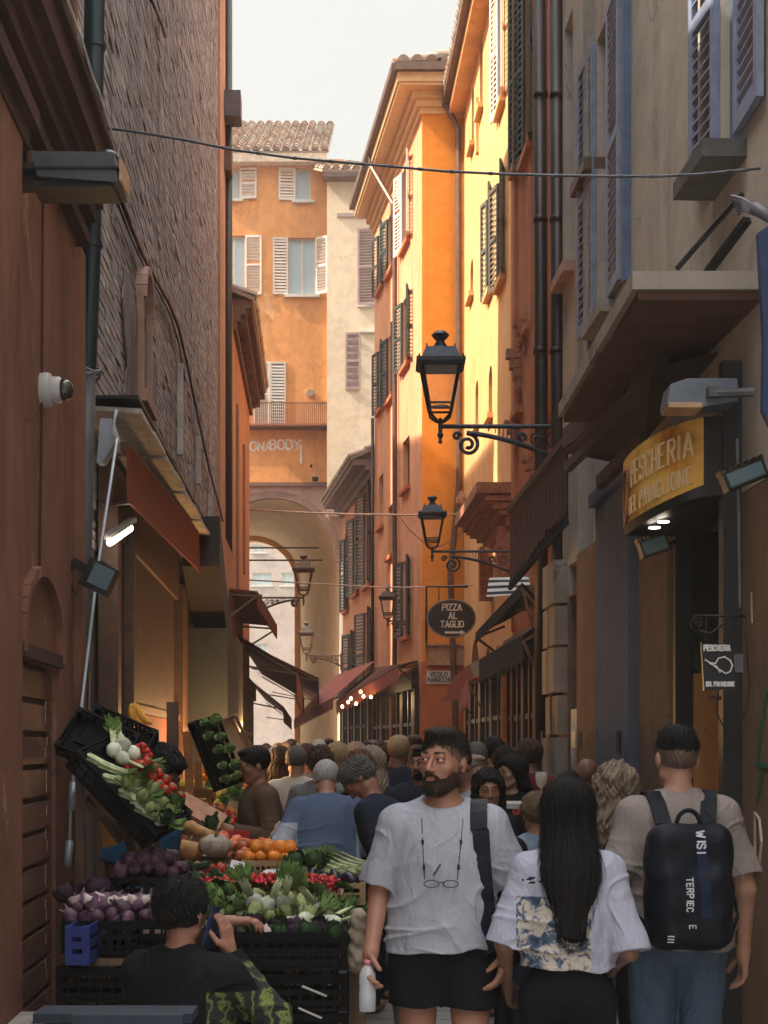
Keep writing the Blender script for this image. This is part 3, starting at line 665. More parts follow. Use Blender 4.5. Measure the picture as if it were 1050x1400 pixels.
# ================================================================== low shuttered house beyond (G)
A=Vector((xa,YP,0))+SD*7.2
b=empty('shuttered_house',(1.6,42,0),'lower orange house with rows of dark shutters and a tiled eave','building')
fg=Fac((A.x+.02,A.y),(A.x+SD.x*7.1,A.y+7.1),-1); FG=fg
for (a,c,y0,y1,an) in ((499,507,668,800,166),(484,490,705,812,166),(472,476,735,835,166),(499,508,835,950,166),(478,484,865,960,166)):
    u0,u1=sorted((fg.u(a),fg.u(c))); Yc=fg.A.y+(u0+u1)/2*fg.d.y
    window(fg,b,u0,u1,Z(y1,Yc),Z(y0,Yc),frm_brown,glass,sh_grey,(an,an),sill=m_low,w=(u1-u0)*.55,slat=.09)
m=MB(); fg.wall(m,0,fg.L,0,8.8,.2,3); m.build('wall',m_side,b)
m=MB()
for (z0,z1,o) in ((8.45,8.6,.12),(8.6,8.72,.25),(8.72,8.86,.55)): fg.bx(m,.02,fg.L+.1,z0,z1,-.1,o)
m.build('eaves',simple('grey_brown_eaves',(.2,.13,.10),.8,0,.3),b)
m=MB(); tileroof(m,fg.P(.02,8.9,.62),fg.P(fg.L+.15,8.9,.62),-fg.n*3.2+Vector((0,0,1.5)),0); m.build('roof',tile,b)
# house seen through the archway
m_far=plaster('pale_far_plaster',(.40,.33,.29),(.48,.41,.37),.1)
b=empty('far_house',(-8,96,0),'pale pink house with grey windows seen through the archway','building')
fa=Fac((-20,92),(6,92),1); fa.n=Vector((0,-1,0))
for (a,c,y0,y1) in ((346,371,783,800),(346,362,745,755),(352,366,880,915),(385,400,783,800)):
    u0,u1=fa.u(a),fa.u(c); window(fa,b,u0,u1,Z(y1,92),Z(y0,92),frm_white,glass_sky,None,sill=frm_white,bars=1)
m=MB(); fa.wall(m,0,fa.L,0,17,.2,6); m.build('wall',m_far,b)
# ================================================================== YELLOW-ORANGE house, right (Y1)
m_y=plaster('warm_yellow_plaster',(.65,.35,.14),(.74,.43,.20),.22,(.52,.29,.12),.62)
b=empty('yellow_house',(dX(4.6,25),25,0),'warm yellow house with brown shutters and carved portal, right','building')
f=Fac((dX(3.0,20.2),20.2),(dX(3.0,30.9),30.9),-1); FY=f
sh_olive=simple('olive_shutter_paint',(.085,.075,.055),.65,0,.3,12,.2)
for (a,c,y0,y1,an,mt) in ((683,690,-40,145,168,sh_white),(683,690,240,385,166,sh_olive),(668,673,265,400,166,sh_olive),(656,660,55,150,150,None),(645,648,120,200,120,None),(643,647,355,405,110,None),(668,673,500,570,100,None),(650,654,520,585,100,None)):
    u0,u1=sorted((f.u(a),f.u(c))); Yc=f.A.y+(u0+u1)/2*f.d.y
    window(f,b,u0,u1,Z(y1,Yc),Z(y0,Yc),frm_brown,glass,mt,(an,an),sill=m_y,w=(u1-u0)*.6,slat=.09,arch=(mt is None))
f.hole(f.u(655),f.u(644),0,Z(870,28),True)
f.hole(f.u(672),f.u(662),0,Z(880,25.5),True); f.hole(f.u(694),f.u(682),0,Z(885,23),False)
m=MB(); f.wall(m,0,f.L,0,14.55,.35,3.5); m.build('wall',m_y,b)
m=MB(); f.bx(m,0,f.L+.3,14.4,14.6,-.1,.3); m.build('eaves',m_y,b); m=MB(); m.beam(f.P(-.1,14.66,.36),f.P(f.L+.3,14.66,.36),.15,.14); m.tube([f.P(f.L-.1,14.6,.36),f.P(f.L-.1,14.1,.12),f.P(f.L-.1,Z(660,30.7),.1),f.P(f.L-.1,5.2,.28)],.06,8); m.tube([f.P(f.L-.1,5.2,.28),f.P(f.L-.1,.0,.1)],.06,8); m.build('gutter',gutter_m,b)
m=MB(); tileroof(m,f.P(0,14.76,.42),f.P(f.L,14.76,.42),-f.n*3+Vector((0,0,1.1)),0); m.build('roof',tile,b)
# carved portal hood
carv=simple('carved_red_stone',(.36,.15,.085),.85,0,.45,22,.9,.03)
m=MB(); zc=Z(700,24)
for (dz,o,h,ex) in ((0,.10,.14,0),(.15,.2,.08,.1),(.24,.3,.1,.2),(.36,.42,.08,.3),(.47,.55,.16,.4)):
    f.bx(m,f.u(700)-ex*.3,f.u(668)+ex,zc-.3+dz,zc-.3+dz+h,0,o)
for k in range(12):
    u=f.u(700)+k*.28; f.bx(m,u,u+.12,zc-.02,zc+.1,.1,.38)
m.lathe(f.P(f.u(668)+.2,zc+.35,.45),[(.0,0),(.09,.02),(.05,.1),(.11,.2),(.09,.3),(0.02,.42)],10)
m.build('portal_hood',carv,b)
m=MB()
for px_ in (698,673): f.bx(m,f.u(px_)-.12,f.u(px_)+.12,zc-1.2,zc-.31,0,.22)
m.build('bracket',carv,b)
for (a,y0,y1) in ((680,30,150),(654,60,210)):
    m=MB(); uu=f.u(a); f.bx(m,uu-.08,uu+.08,f.zz(a,y1),f.zz(a,y1)+1.0,0,.05); m.build('pilaster_strip',m_y,b)
# ================================================================== RED house (R2)
m_red=plaster('orange_red_plaster',(.36,.135,.07),(.46,.19,.10),.3,(.42,.24,.16),.62)
b=empty('red_house',(dX(4.2,16),16,0),'orange-red house with dark shutters and twin downpipes, right','building')
f=Fac((dX(2.6,13.02),13.02),(dX(2.6,20.2),20.2),-1); FR=f
for (a,c,y0,y1,an,mt) in ((719,729,-60,210,166,sh_green),(707,713,-30,225,166,sh_green),(752,758,390,560,110,None),(709,714,470,560,110,None),(720,727,420,450,110,None),(724,731,620,720,100,None)):
    u0,u1=sorted((f.u(a),f.u(c))); Yc=f.A.y+(u0+u1)/2*f.d.y
    window(f,b,u0,u1,Z(y1,Yc),Z(y0,Yc),frm_brown,glass,mt,(an,an),sill=m_red,w=(u1-u0)*.55,slat=.09)
f.hole(f.u(742),f.u(712),0,2.9,False)
m=MB(); f.wall(m,0,f.L,0,14.2,.5,3.5); m.build('wall',m_red,b)
m=MB()
for px_,o in ((706,.05),(728,.04),(750,.05)): f.bx(m,f.u(px_)-.14,f.u(px_)+.14,3.2,12,0,o)
m.build('pilaster_strip',m_red,b)
m=MB(); carvd=carv
for (px_,py,h) in ((712,500,.9),(722,455,.7),(709,590,.6),(735,640,.6)):
    u,z=f.uz(px_,py); 
    for k in range(4): f.bx(m,u-.13+.02*k,u+.13-.02*k,z-h/3+k*h/7,z-h/3+k*h/7+h/8,0,.05+.045*k)
m.build('carved_corbel',carv,b)
for px_,yy in ((740,14.2),(763,13.1)):
    m=MB(); m.tube([W(px_,1000,yy),W(px_,560,yy),W(px_-2,-40,yy)],.062,12)
    for y in (130,300,480): m.tube([W(px_-1,y-4,yy),W(px_-1,y+4,yy)],.07,12)
    m.build('downpipe',pipe_dark,b,True)
# ================================================================== BEIGE house, right near (R1)
m_bg=plaster('beige_plaster',(.36,.32,.275),(.46,.415,.36),.3,(.36,.28,.2),.63)
m_brn=plaster('tan_low_plaster',(.19,.125,.085),(.26,.18,.125),.35,(.17,.125,.095),.6)
m_bpil=plaster('slate_blue_pilaster',(.115,.135,.19),(.155,.18,.25),.15)
b=empty('beige_house',(dX(3.8,9),9,0),'beige house with blue louvred shutters above a fish shop, right','building')
f=Fac((dX(2.1,3.5),3.5),(dX(2.1,13.0),13.0),-1); FB=f
z1b=Z(395,10.5)
u0,u1=f.u(835),f.u(816); Wd=window(f,b,u0,u1,4.85,6.95,frm_brown,glass,None,sill=stone)
leaf(f,min(u0,u1),4.86,6.94,.52,178,.065,-1).build('shutter',sh_pale,Wd); leaf(f,max(u0,u1),4.86,6.94,.5,176.5,.065,1).build('shutter',sh_pale,Wd)
m=MB(); f.bx(m,min(u0,u1)-.7,min(u0,u1)-.62,4.8,7.0,0,.05); m.build('frame_strip',sh_blue,Wd)
u0,u1=f.u(1012),f.u(985); Wd=window(f,b,u0,u1,4.66,6.5,frm_brown,glass,None,sill=simple('slate_sill',(.07,.07,.075),.7),sillout=.22)
leaf(f,min(u0,u1),4.72,6.5,.46,178,.065,-1).build('shutter',sh_pale,Wd); leaf(f,max(u0,u1),4.68,6.5,.42,176,.065,1).build('shutter',sh_pale,Wd)
m=MB(); f.bx(m,min(u0,u1)+.0,min(u0,u1)+.42,4.7,6.5,-.1,-.05); m.build('inner_shutter',sh_blue,Wd)
for (a,c,y0,y1) in ((772,783,25,370),):
    u0,u1=sorted((f.u(a),f.u(c))); window(f,b,u0,u1,f.zz(778,y1),f.zz(778,y0),frm_brown,glass,None,sill=terr_trim,w=.3)
u0,u1=sorted((f.u(800),f.u(812))); window(f,b,u0,u1,f.zz(806,235),f.zz(806,-40),frm_brown,glass,None,sill=frm_brown)
f.hole(f.u(812),f.u(790),3.2,f.zz(800,385),True)
# shop openings
f.hole(f.u(1008),f.u(926),.1,3.45); f.hole(f.u(797),f.u(778),0,3.2)
m=MB(); f.wall(m,0,f.L,2.95,12.5,.62,3.2)
m.build('wall',m_bg,b)
m=MB(); ho=f.holes; f.holes=[h for h in ho if h[2]<1]; f.holes=[(h[0],h[1],h[2],min(h[3],2.94),False) for h in f.holes]; f.wall(m,0,f.L,0,2.945,.62,3.2); m.build('base_wall',m_brn,b); f.holes=ho
m=MB(); f.bx(m,f.u(812),f.u(806),4.0,8.5,0,.05); m.build('pilaster_strip',stone,b)
m=MB(); f.bx(m,f.u(880),f.u(833),0,Z(640,9.8),.0,.10); f.bx(m,f.u(882),f.u(831),Z(655,9.8),Z(640,9.8)+.02,.0,.14); m.build('blue_pilaster',m_bpil,b)
m=MB(); f.bx(m,f.u(830),f.u(799),0,3.2,.0,.06); f.bx(m,f.u(924),f.u(884),0,3.0,.0,.05); m.build('beige_pilaster',m_brn,b)
uf=f.u(927); m=MB(); f.bx(m,f.u(1008)-.09,f.u(1008)-.005,0,3.6,.003,.095); f.bx(m,uf-.06,uf-.002,0.1,3.44,-.07,.03); m.build('door_post',simple('black_paint',(.018,.02,.023),.5),b)
m=MB(); f.bx(m,uf-.05,uf-.004,Z(921,8.85)+.02,3.44,-.60,-.075); m.build('shop_window',simple('dark_green_glass',(.035,.045,.035),.15,0,.3,3,.05),b)
m=MB(); f.bx(m,uf-.065,uf-.004,0.105,Z(921,8.85),-.60,-.075); m.build('door_panel',plaster('orange_panel',(.50,.24,.085),(.58,.29,.11),.15),b)
m=MB(); f.bx(m,f.u(796),f.u(789),0,3.1,-.2,-.1); f.bx(m,f.u(787),f.u(781),0,3.1,-.2,-.08); m.build('yellow_door',simple('yellow_door_paint',(.5,.24,.06),.6,0,.2),b)
m=MB(); f.bx(m,f.u(798),f.u(784),0.2,Z(968,12),-.02,.02); m.build('white_board',simple('bluish_white_board',(.42,.47,.55),.5,0,.08),b)
# rough stone corner piers left of the shop
m=MB(); P0=f.P(f.L+.02,0,0); zz=0
ms=plaster('rough_stone_pier',(.26,.235,.21),(.36,.32,.28),.3,(.17,.15,.135),.55)
for k in range(9):
    h=.36+random.uniform(-.03,.04); 
    for (uo,w_) in ((-.25,.30),(.12,.26)):
        e=random.uniform(-.015,.02); f.bx(m,f.L+uo+.004*k%3*.01,f.L+uo+w_+e,zz,zz+h-.025,-.02,.10+e)
    zz+=h
m.build('stone_pier',ms,b)
# canopy slab
YS0,YS1=7.17,9.95; m=MB(); xo=1.16
m.hexa([(xo,YS0,3.84),(dX(2.1,YS0),YS0,3.84),(dX(2.1,YS1),YS1,3.84),(xo-.03,YS1,3.84),(xo,YS0,3.925),(dX(2.1,YS0),YS0,3.925),(dX(2.1,YS1),YS1,3.925),(xo-.03,YS1,3.925)])
m.build('canopy_slab',plaster('weathered_concrete',(.27,.245,.215),(.37,.335,.29),.3,(.18,.15,.13),.6),b)
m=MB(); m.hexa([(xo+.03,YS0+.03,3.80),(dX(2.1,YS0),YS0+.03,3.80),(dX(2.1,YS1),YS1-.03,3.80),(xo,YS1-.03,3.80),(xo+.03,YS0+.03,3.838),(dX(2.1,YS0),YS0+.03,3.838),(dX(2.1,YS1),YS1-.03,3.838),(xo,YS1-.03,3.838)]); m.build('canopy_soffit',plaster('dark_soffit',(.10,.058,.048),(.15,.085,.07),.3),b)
m=MB(); m.tube([W(925,368,7.3),W(968,318,7.2),W(1015,265,7.0)],.014,6); m.beam(W(968,372,7.6),W(1022,300,7.3),.04,.03); m.build('stay_rod',ironblk,b)
# green and white spray marks near the right edge
Pw=lambda u,z,o: f.P(u,z,o)
m=MB()
def wl(l,w,mm): stroke(mm,[f.uz(px,py) for px,py in l],w,Pw,.002,.005)
wl([(1049,945),(1046,965),(1042,1000),(1037,1046),(1052,1046)],.022,m); wl([(1040,1080),(1037,1095)],.02,m); wl([(1043,1056),(1038,1090)],.018,m); m.build('graffiti',simple('green_spray',(.03,.13,.08),.8,bump=0),b)
m=MB(); wl([(1034,1112),(1034,1190),(1040,1182),(1043,1150),(1040,1120),(1034,1112)],.012,m); wl([(1013,712),(1013,720)],.03,m); wl([(1028,812),(1029,850)],.02,m); m.build('chalk_mark',simple('pale_spray',(.5,.42,.36),.8,bump=0),b)
# ------------------------------------------------------------------ lanterns on scrolled brackets
def spiral(c,r0,r1,turns,axu,axv,a0=0,n=26):
    return [c+axu*math.cos(a0+turns*2*math.pi*k/n)*(r0+(r1-r0)*k/n)+axv*math.sin(a0+turns*2*math.pi*k/n)*(r0+(r1-r0)*k/n) for k in range(n+1)]
lens=NT('lantern_glass'); lens.color((.9,.88,.82)); lens.set(Roughness=.05,Alpha=.12); lens=lens.m
def lantern(px,Y,ytop,ybot,wallpx,lab,mat=iron,dirx=1,barpx=None,sil=1.0):
    h=(ybot-ytop)*Y/F; x=X(px,Y); zt=Z(ytop,Y); zb=Z(ybot,Y)
    o=empty('street_lamp',(x,Y,zb),lab,'street lamp','wall lanterns on scrolled iron brackets')
    s=h/1.0
    def zz(f): return zt-f*h
    # f: 0 finial top, .31 cap rim, .36 glass top, .70 glass bottom, .85 cup, 1 tip
    m=MB(); rot=Matrix.Rotation(math.pi/4,3,'Z')
    def sq(prof,mi=0): m.lathe((x,Y,0),[(r*h*1.41,zz(f)) for r,f in prof],4,mi,M=rot)
    m.lathe((x,Y,0),[(.012*h,zz(0)),(.05*h,zz(.01)),(.08*h,zz(.04)),(.06*h,zz(.07)),(.035*h,zz(.09)),(.05*h,zz(.12)),(.09*h,zz(.17))][::-1],14)
    sq([(.215,.275),(.215,.31)][::-1]); sq([(.20,.31),(.20,.325)][::-1]); sq([(.09,.165),(.13,.17),(.165,.26),(.19,.275)][::-1])
    for sx in (-1,1):
        for sy in (-1,1):
            m.tube([(x+sx*.19*h,Y+sy*.19*h,zz(.275)),(x+sx*.19*h,Y+sy*.19*h,zz(.25))],.008*h,6); m.tube([(x+sx*.115*h,Y+sy*.115*h,zz(.19)),(x+sx*.125*h,Y+sy*.125*h,zz(.145))],.007*h,6)
    m.build('cap',mat,o,False)
    m=MB()
    for sx in (-1,1):
        for sy in (-1,1):
            m.beam((x+sx*.165*h,Y+sy*.165*h,zz(.32)),(x+sx*.095*h,Y+sy*.095*h,zz(.70)),.022*h,.022*h); m.tube([(x+sx*.095*h,Y+sy*.095*h,zz(.70)),(x+sx*.085*h,Y+sy*.085*h,zz(.75)),(x+sx*.03*h,Y+sy*.03*h,zz(.80)),(x,Y,zz(.81))],.013*h,6)
    for f_,r in ((.335,.163),(.655,.103),(.70,.095)):
        for a,c in (((-1,-1),(1,-1)),((1,-1),(1,1)),((1,1),(-1,1)),((-1,1),(-1,-1))): m.beam((x+a[0]*r*h,Y+a[1]*r*h,zz(f_)),(x+c[0]*r*h,Y+c[1]*r*h,zz(f_)),.016*h,.018*h)
    m.lathe((x,Y,0),[(.004*h,zz(1)),(.022*h,zz(.985)),(.012*h,zz(.96)),(.03*h,zz(.92)),(.018*h,zz(.90)),(.02*h,zz(.82)),(.035*h,zz(.80)),(.01*h,zz(.77))],10)
    m.build('frame',mat,o)
    m=MB(); a,c=.158,.098
    for p,q in (((-1,-1),(1,-1)),((1,-1),(1,1)),((1,1),(-1,1)),((-1,1),(-1,-1))): m.quad((x+p[0]*a*h,Y+p[1]*a*h,zz(.34)),(x+q[0]*a*h,Y+q[1]*a*h,zz(.34)),(x+q[0]*c*h,Y+q[1]*c*h,zz(.65)),(x+p[0]*c*h,Y+p[1]*c*h,zz(.65)))
    m.build('glass',lens,o)
    m=MB(); m.lathe((x,Y,0),[(.06*h,zz(.68)),(.075*h,zz(.665)),(.03*h,zz(.66))],10); m.build('lamp_base',frm_white,o)
    # bracket
    xw=X(wallpx,Y); L=abs(xw-x); U=Vector((math.copysign(1,xw-x),0,0)); V=Vector((0,0,1)); zb_=zz(.845)
    m=MB(); P0=Vector((x,Y,zb_)); m.tube([P0,P0+U*L],.02*s,8)
    b0=P0+U*(.2*L)+V*(-.05*L); arc=[b0]
    for k in range(1,13):
        t=k/12; arc.append(P0+U*L*(.2+.78*t)-V*L*(.05+.02*math.sin(t*3)+.24*t**2.0))
    m.tube(arc,[.022*s]*len(arc),8)
    m.tube(spiral(P0+U*(.21*L)-V*(.14*L),.085*L,.02*L,1.6,U*-1,V,1.6),.017*s,6); m.tube(spiral(P0+U*(.125*L)-V*(.075*L),.03*L,.01*L,1.2,U,V,0,14),.014*s,6)
    for (u_,v_,r) in ((.62,.085,.04),(.74,.10,.058),(.88,.11,.075),(.90,.24,.05)):
        m.tube(spiral(P0+U*(u_*L)-V*(v_*L),r*L,.012*L,1.9,U,V,u_*9),.0095*s,6)
    for k in range(6): m.beam(P0+U*L*(.42+.03*k),P0+U*L*(.42+.03*k)-V*L*(.05+.017*k),.008,.02*s)
    m.beam(P0+U*L-V*(.42*L)+U*.0,P0+U*L+V*.08*L,.035*s,.05*s,up=Vector((0,1,0)))
    m.build('bracket',mat,o,False)
    return o
lantern(602,13.4,452,607,781,'big dark iron lantern in front of the orange wall, the nearest and largest')
lantern(591,21.4,677,768,722,'mid-size dark iron lantern hanging just below the biggest lantern')
lantern(415,33,758,828,357,'iron lantern standing against the bright archway on a bracket from the left wall',simple('warm_iron',(.10,.06,.045),.6,.3),-1)
lantern(530,33,800,858,581,'hazy brown lantern in front of the dark shutters, left of the oval pizza sign',simple('brown_iron',(.09,.055,.04),.6,.3))
lantern(419,46,850,905,466,'smallest far lantern glowing white at the archway pier',simple('pale_iron',(.22,.16,.12),.6,.3))
# ------------------------------------------------------------------ cables across the alley
def cable(pts,r,mat,lab,knots=0):
    m=MB(); m.tube(pts,r,6)
    if knots:
        for k in range(1,len(pts)*3,2):
            t=k/(len(pts)*3)*(len(pts)-1); i=min(int(t),len(pts)-2); q=pts[i].lerp(pts[i+1],t-i); d=(pts[i+1]-pts[i]).normalized()
            m.tube([q-d*.010,q+d*.010],r*1.35,6)
    o=m.build('cable',mat,smooth=True); return tag(o,lab,'cable')
def yl(x): return 7.6-.9*max(0,(x-600)/450)
cable([W(px_,py,8.2-1.1*(px_-125)/900) for px_,py in ((122,172),(190,181),(250,191),(320,205),(400,216),(480,223),(540,228),(605,234),(690,238),(760,240),(830,241),(900,241),(960,238),(1010,233),(1040,230))],.0065,simple('cable_grey',(.07,.085,.11),.45,.2,bump=0),'dark twisted cable strung right across the alley below the sky',1)
wc=simple('pale_cable',(.5,.36,.3),.6,bump=0)
cable([W(a,c,30) for a,c in ((341,697),(420,701),(480,703),(560,704),(640,703))],.018,wc,'pale wire crossing in front of the arch, the thicker one at the crown')
cable([W(a,c,29) for a,c in ((341,793),(450,799),(520,803),(560,803),(650,800))],.013,wc,'thin pinkish wire crossing the alley below the arch crown')
cable([W(a,c,27) for a,c in ((545,704),(560,725),(580,742),(600,748),(625,735),(640,708))],.008,frm_brown,'thin loop of wire sagging against the orange wall between the lanterns')
# ------------------------------------------------------------------ left side fittings
m=MB(); Y=6.43
x0,x1=X(22,Y),X(168,Y); zt,zb=Z(223,Y),Z(265,Y)
fl=empty('floodlight',(X(60,Y),Y,zb),'long dark grey floodlight box sticking out from the terracotta wall','lamp')
greyp=simple('slate_lamp_paint',(.055,.062,.08),.5,.2,.25,12,.1)
m=MB(); m.prism([(X(50,Y),Y-.12,zt+.005),(x1-.02,Y-.12,zt),(x1,Y-.12,zb+.005),(X(60,Y),Y-.12,zb+.03)],(0,.24,0)); m.build('housing',greyp,fl)
m=MB(); m.box(X(40,Y),x1+.004,Y-.127,Y+.127,(zt+zb)/2-.006,(zt+zb)/2+.004); m.box(x0,X(62,Y),Y-.08,Y+.05,Z(258,Y),Z(232,Y)); m.box(X(50,Y),X(160,Y),Y-.1,Y+.1,zb-.006,zb+.02); m.build('bracket',ironblk,fl)
m=MB(); m.box(x1+.001,x1+.012,Y-.10,Y+.10,zb+.02,zt-.02); m.build('glass_end',simple('tan_glass_end',(.36,.24,.16),.4),fl)
m=MB(); m.lathe(W(147,222,7.6),[(.03,-.05),(.055,-.02),(.06,.02),(.04,.05),(0,.06)],12); tag(m.build('alarm_bell',pipe_blue,smooth=True),'small round blue-black fitting beside the rain pipe above the floodlight','fitting')
Yd=7.3; dc=empty('dome_camera',W(70,552,Yd),'white wall-mounted dome security camera with smoked dome on terracotta wall','camera')
wp=simple('white_plastic',(.42,.42,.44),.4,0,.1,20,.02)
MX=Matrix.Rotation(R(90),3,'Y')
m=MB(); c=FL1.P(FL1.u(56),Z(552,Yd),0)
m.lathe(c,[(.075,-.02),(.08,.03),(.075,.045),(.06,.05),(.06,.085),(.052,.095)],20,M=MX); m.build('housing',wp,dc,True,auto=40)
m=MB(); m.lathe(c,[(.048,.09),(.05,.10),(.045,.125),(.03,.142),(.0,.15)],18,M=MX); m.build('dome',simple('smoked_dome',(.03,.028,.03),.08,bump=0),dc,True)
# canopy of white boards with red valance (greengrocer, near left)
aw=empty('board_canopy',(X(220,11),11,0),'white board canopy with a rust-red valance over the first greengrocer','canopy')
zc=3.75; m=MB(); nn=8
bm_w=woodmat('white_boards',(.40,.38,.35),(.56,.54,.50),(8,1,1),.8)
ox=lambda Y: -1.454+( -1.672+1.454)*(Y-9.2)/5.87
ix=lambda Y: FL2.A.x+(Y-8.1)*FL2.d.x/FL2.d.y
for k in range(nn):
    y0=9.2+5.87*k/nn; y1=9.2+5.87*(k+1)/nn-.05; z_=zc-.05+.015*(k%2)
    m.hexa([(ix(y0),y0,z_+.03),(ox(y0),y0,z_),(ox(y1),y1,z_),(ix(y1),y1,z_+.03),(ix(y0),y0,z_+.055),(ox(y0),y0,z_+.03),(ox(y1),y1,z_+.03),(ix(y1),y1,z_+.055)])
m.build('boards',bm_w,aw)
m=MB(); m.hexa([(ix(9.15),9.15,zc+.03),(ox(9.15)-.01,9.15,zc+.03),(ox(15.1)-.01,15.1,zc+.03),(ix(15.1),15.1,zc+.03),(ix(9.15),9.15,zc+.05),(ox(9.15)-.01,9.15,zc+.05),(ox(15.1)-.01,15.1,zc+.05),(ix(15.1),15.1,zc+.05)]); m.build('top',ironblk,aw)
redc=clothmat('rust_red_canvas',(.26,.07,.045),(.19,.05,.032),.8,.25,3)
pa,pb,pc,pd=W(177,610,9.4),W(272,727,14.3),W(274,783,14.3),W(178,687,9.4)
m=MB(); m.prism([pa,pb,pc,W(269,776,14.2),pd],(-.02,.0,0)); m.build('valance',redc,aw)
m=MB(); m.tube([W(150,690,9.5),pd],.012,6)
m.beam(pa+Vector((-.03,0,.0)),pb+Vector((-.03,0,0)),.05,.05); m.build('frame',frm_brown,aw)
m=MB(); m.beam(W(275,740,14.6),W(298,905,19),.35,.5); m.build('folded_awning',simple('dark_brown_canvas',(.018,.012,.010),.9),aw)
# tube lamp under it
tl=empty('tube_lamp',W(163,735,9.5),'short bright fluorescent tube glowing under the board canopy','lamp')
m=MB(); m.tube([W(150,742,9.5),W(178,722,9.9)],.022,8); m.build('tube',emis('tube_light',(1,.88,.72),5),tl)
m=MB(); m.beam(W(146,741,9.5)+Vector((0,0,.03)),W(182,717,9.9)+Vector((0,0,.03)),.05,.03); m.build('fitting',frm_white,tl)
# crank rod + box + clamp spotlight
m=MB(); m.tube([W(160,600,8.6),W(148,680,8.4),W(133,780,8.2),W(112,960,7.9),W(97,1090,7.7),W(94,1182,7.6)],[.009]*6,8); m.tube([W(159,560,8.6),W(156,575,8.6),W(154,590,8.6),W(158,602,8.6)],.011,6)
m.tube([W(100,1070,7.72),W(97,1108,7.68)],.02,8); m.tube([W(95,1150,7.62),W(92,1185,7.58)],.019,8)
cr=m.build('crank_rod',simple('pale_blue_metal',(.42,.47,.55),.4,.3,.1,10,.05),smooth=True); tag(cr,'long thin pale metal awning crank hanging before the terracotta house','rod')
m=MB(); m.prism([W(137,572,8.7),W(152,572,8.7),W(160,600,8.7),W(140,632,8.7),W(132,632,8.7)],(0,.12,0)); tag(m.build('awning_gearbox',simple('blue_white_box',(.3,.34,.42),.5)),'pale blue-white gearbox plate at the near end of the canopy','box')
sp=empty('spotlight',W(135,790,7.9),'chunky black clamp spotlight on the grey pipe, left of the canopy','lamp')
m=MB(); Ms=Matrix.Rotation(R(25),3,'Y'); c=W(136,790,7.9)
def bx_(m,c,sx,sy,sz,M): m.hexa([c+M@Vector(v) for v in ((-sx,-sy,-sz),(sx,-sy,-sz),(sx,sy,-sz),(-sx,sy,-sz),(-sx,-sy,sz),(sx,-sy,sz),(sx,sy,sz),(-sx,sy,sz))])
bx_(m,c,.075,.06,.075,Ms); m.build('housing',ironblk,sp)
m=MB(); bx_(m,c+Vector((.02,-.062,0)),.055,.004,.055,Ms); m.build('lens',glass,sp); m=MB(); m.beam(W(98,768,7.9),W(128,784,7.9),.03,.05); m.tube([W(128,775,7.85),W(140,768,7.85),W(152,778,7.85)],.012,6); m.tube([W(100,770,7.9),W(95,790,7.9),W(98,805,7.9),W(106,815,7.9)],.006,5); m.build('clamp',ironblk,sp)
# ------------------------------------------------------------------ greengrocer shop front under the canopy (left)
sf=empty('greengrocer_front',(-1.7,10,0),'dark timber greengrocer shop front under the board canopy','shop front')
tanb=woodmat('tan_boarding',(.05,.032,.024),(.08,.052,.037),(1,1,8))
f=FL2
m=MB(); f.bx(m,f.u(133),f.u(225),Z(965,11),3.15,.02,.09); m.build('board_panel',tanb,sf)
m=MB(); 
for a,c in ((128,133),(152,156),(228,236)): f.bx(m,f.u(a),f.u(c),0,3.3,.03,.16)
f.bx(m,f.u(130),f.u(262),3.15,3.6,.02,.12); f.bx(m,f.u(155),f.u(228),Z(972,11),Z(960,11),.09,.13); m.build('frame',frm_brown,sf)
m=MB(); f.bx(m,f.u(150),f.u(228),.3,Z(965,11),.015,.03); m.build('backing',simple('warm_red_backing',(.22,.05,.02),.8),sf)
m=MB(); f.bx(m,f.u(238),f.u(262),1.9,Z(860,16),.1,.55); m.build('sign_box',simple('dark_green_box',(.010,.015,.014),.6),sf)
m=MB(); f.bx(m,f.u(262),f.u(277),1.9,Z(868,18),.1,.52); m.build('side_board',tanb,sf)
m=MB(); f.bx(m,f.u(279),f.u(300),0,4.6,.02,.22); m.build('pier',m_salm,sf)
wl_=emis('warm_shelf_light',(1,.62,.2),5)
for i,(px_,py,Y) in enumerate(((291,913,19.5),(298,925,20.5),(296,935,20.5),(301,950,21.5))):
    o=empty('shop_lamp',W(px_,py,Y),'warm glowing shelf lamp over the fruit, in the stack past the sign box','lamp','warm lamps in the fruit shop')
    m=MB(); m.lathe(W(px_,py,Y),[(.0,.03),(.1,.02),(.09,-.01),(0,-.02)],12); m.build('bulb',wl_,o); m=MB(); m.lathe(W(px_,py,Y),[(.11,.02),(.13,.04),(.03,.09)],12); m.build('shade',frm_brown,o)
for (px_,py,Y,e,c) in ((292,960,17.8,14,(1,.55,.2)),(290,1030,12.6,8,(1,.55,.2)),(300,1020,15,26,(1,.55,.22)),(490,960,34,7,(1,.7,.35)),(330,1000,20,12,(1,.6,.25))):
    l=bpy.data.lights.new('shop_glow','POINT'); l.energy=e; l.color=c; l.shadow_soft_size=.12; lo=bpy.data.objects.new('shop_glow',l); col.objects.link(lo); lo.location=W(px_,py,Y)+Vector((.15,0,0))
m=MB(); m.box(X(291,19.5)-.18,X(291,19.5)-.1,19,22,1.4,Z(905,20)); m.build('amber_panel',simple('amber_panel',(.6,.33,.1),.6),sf)
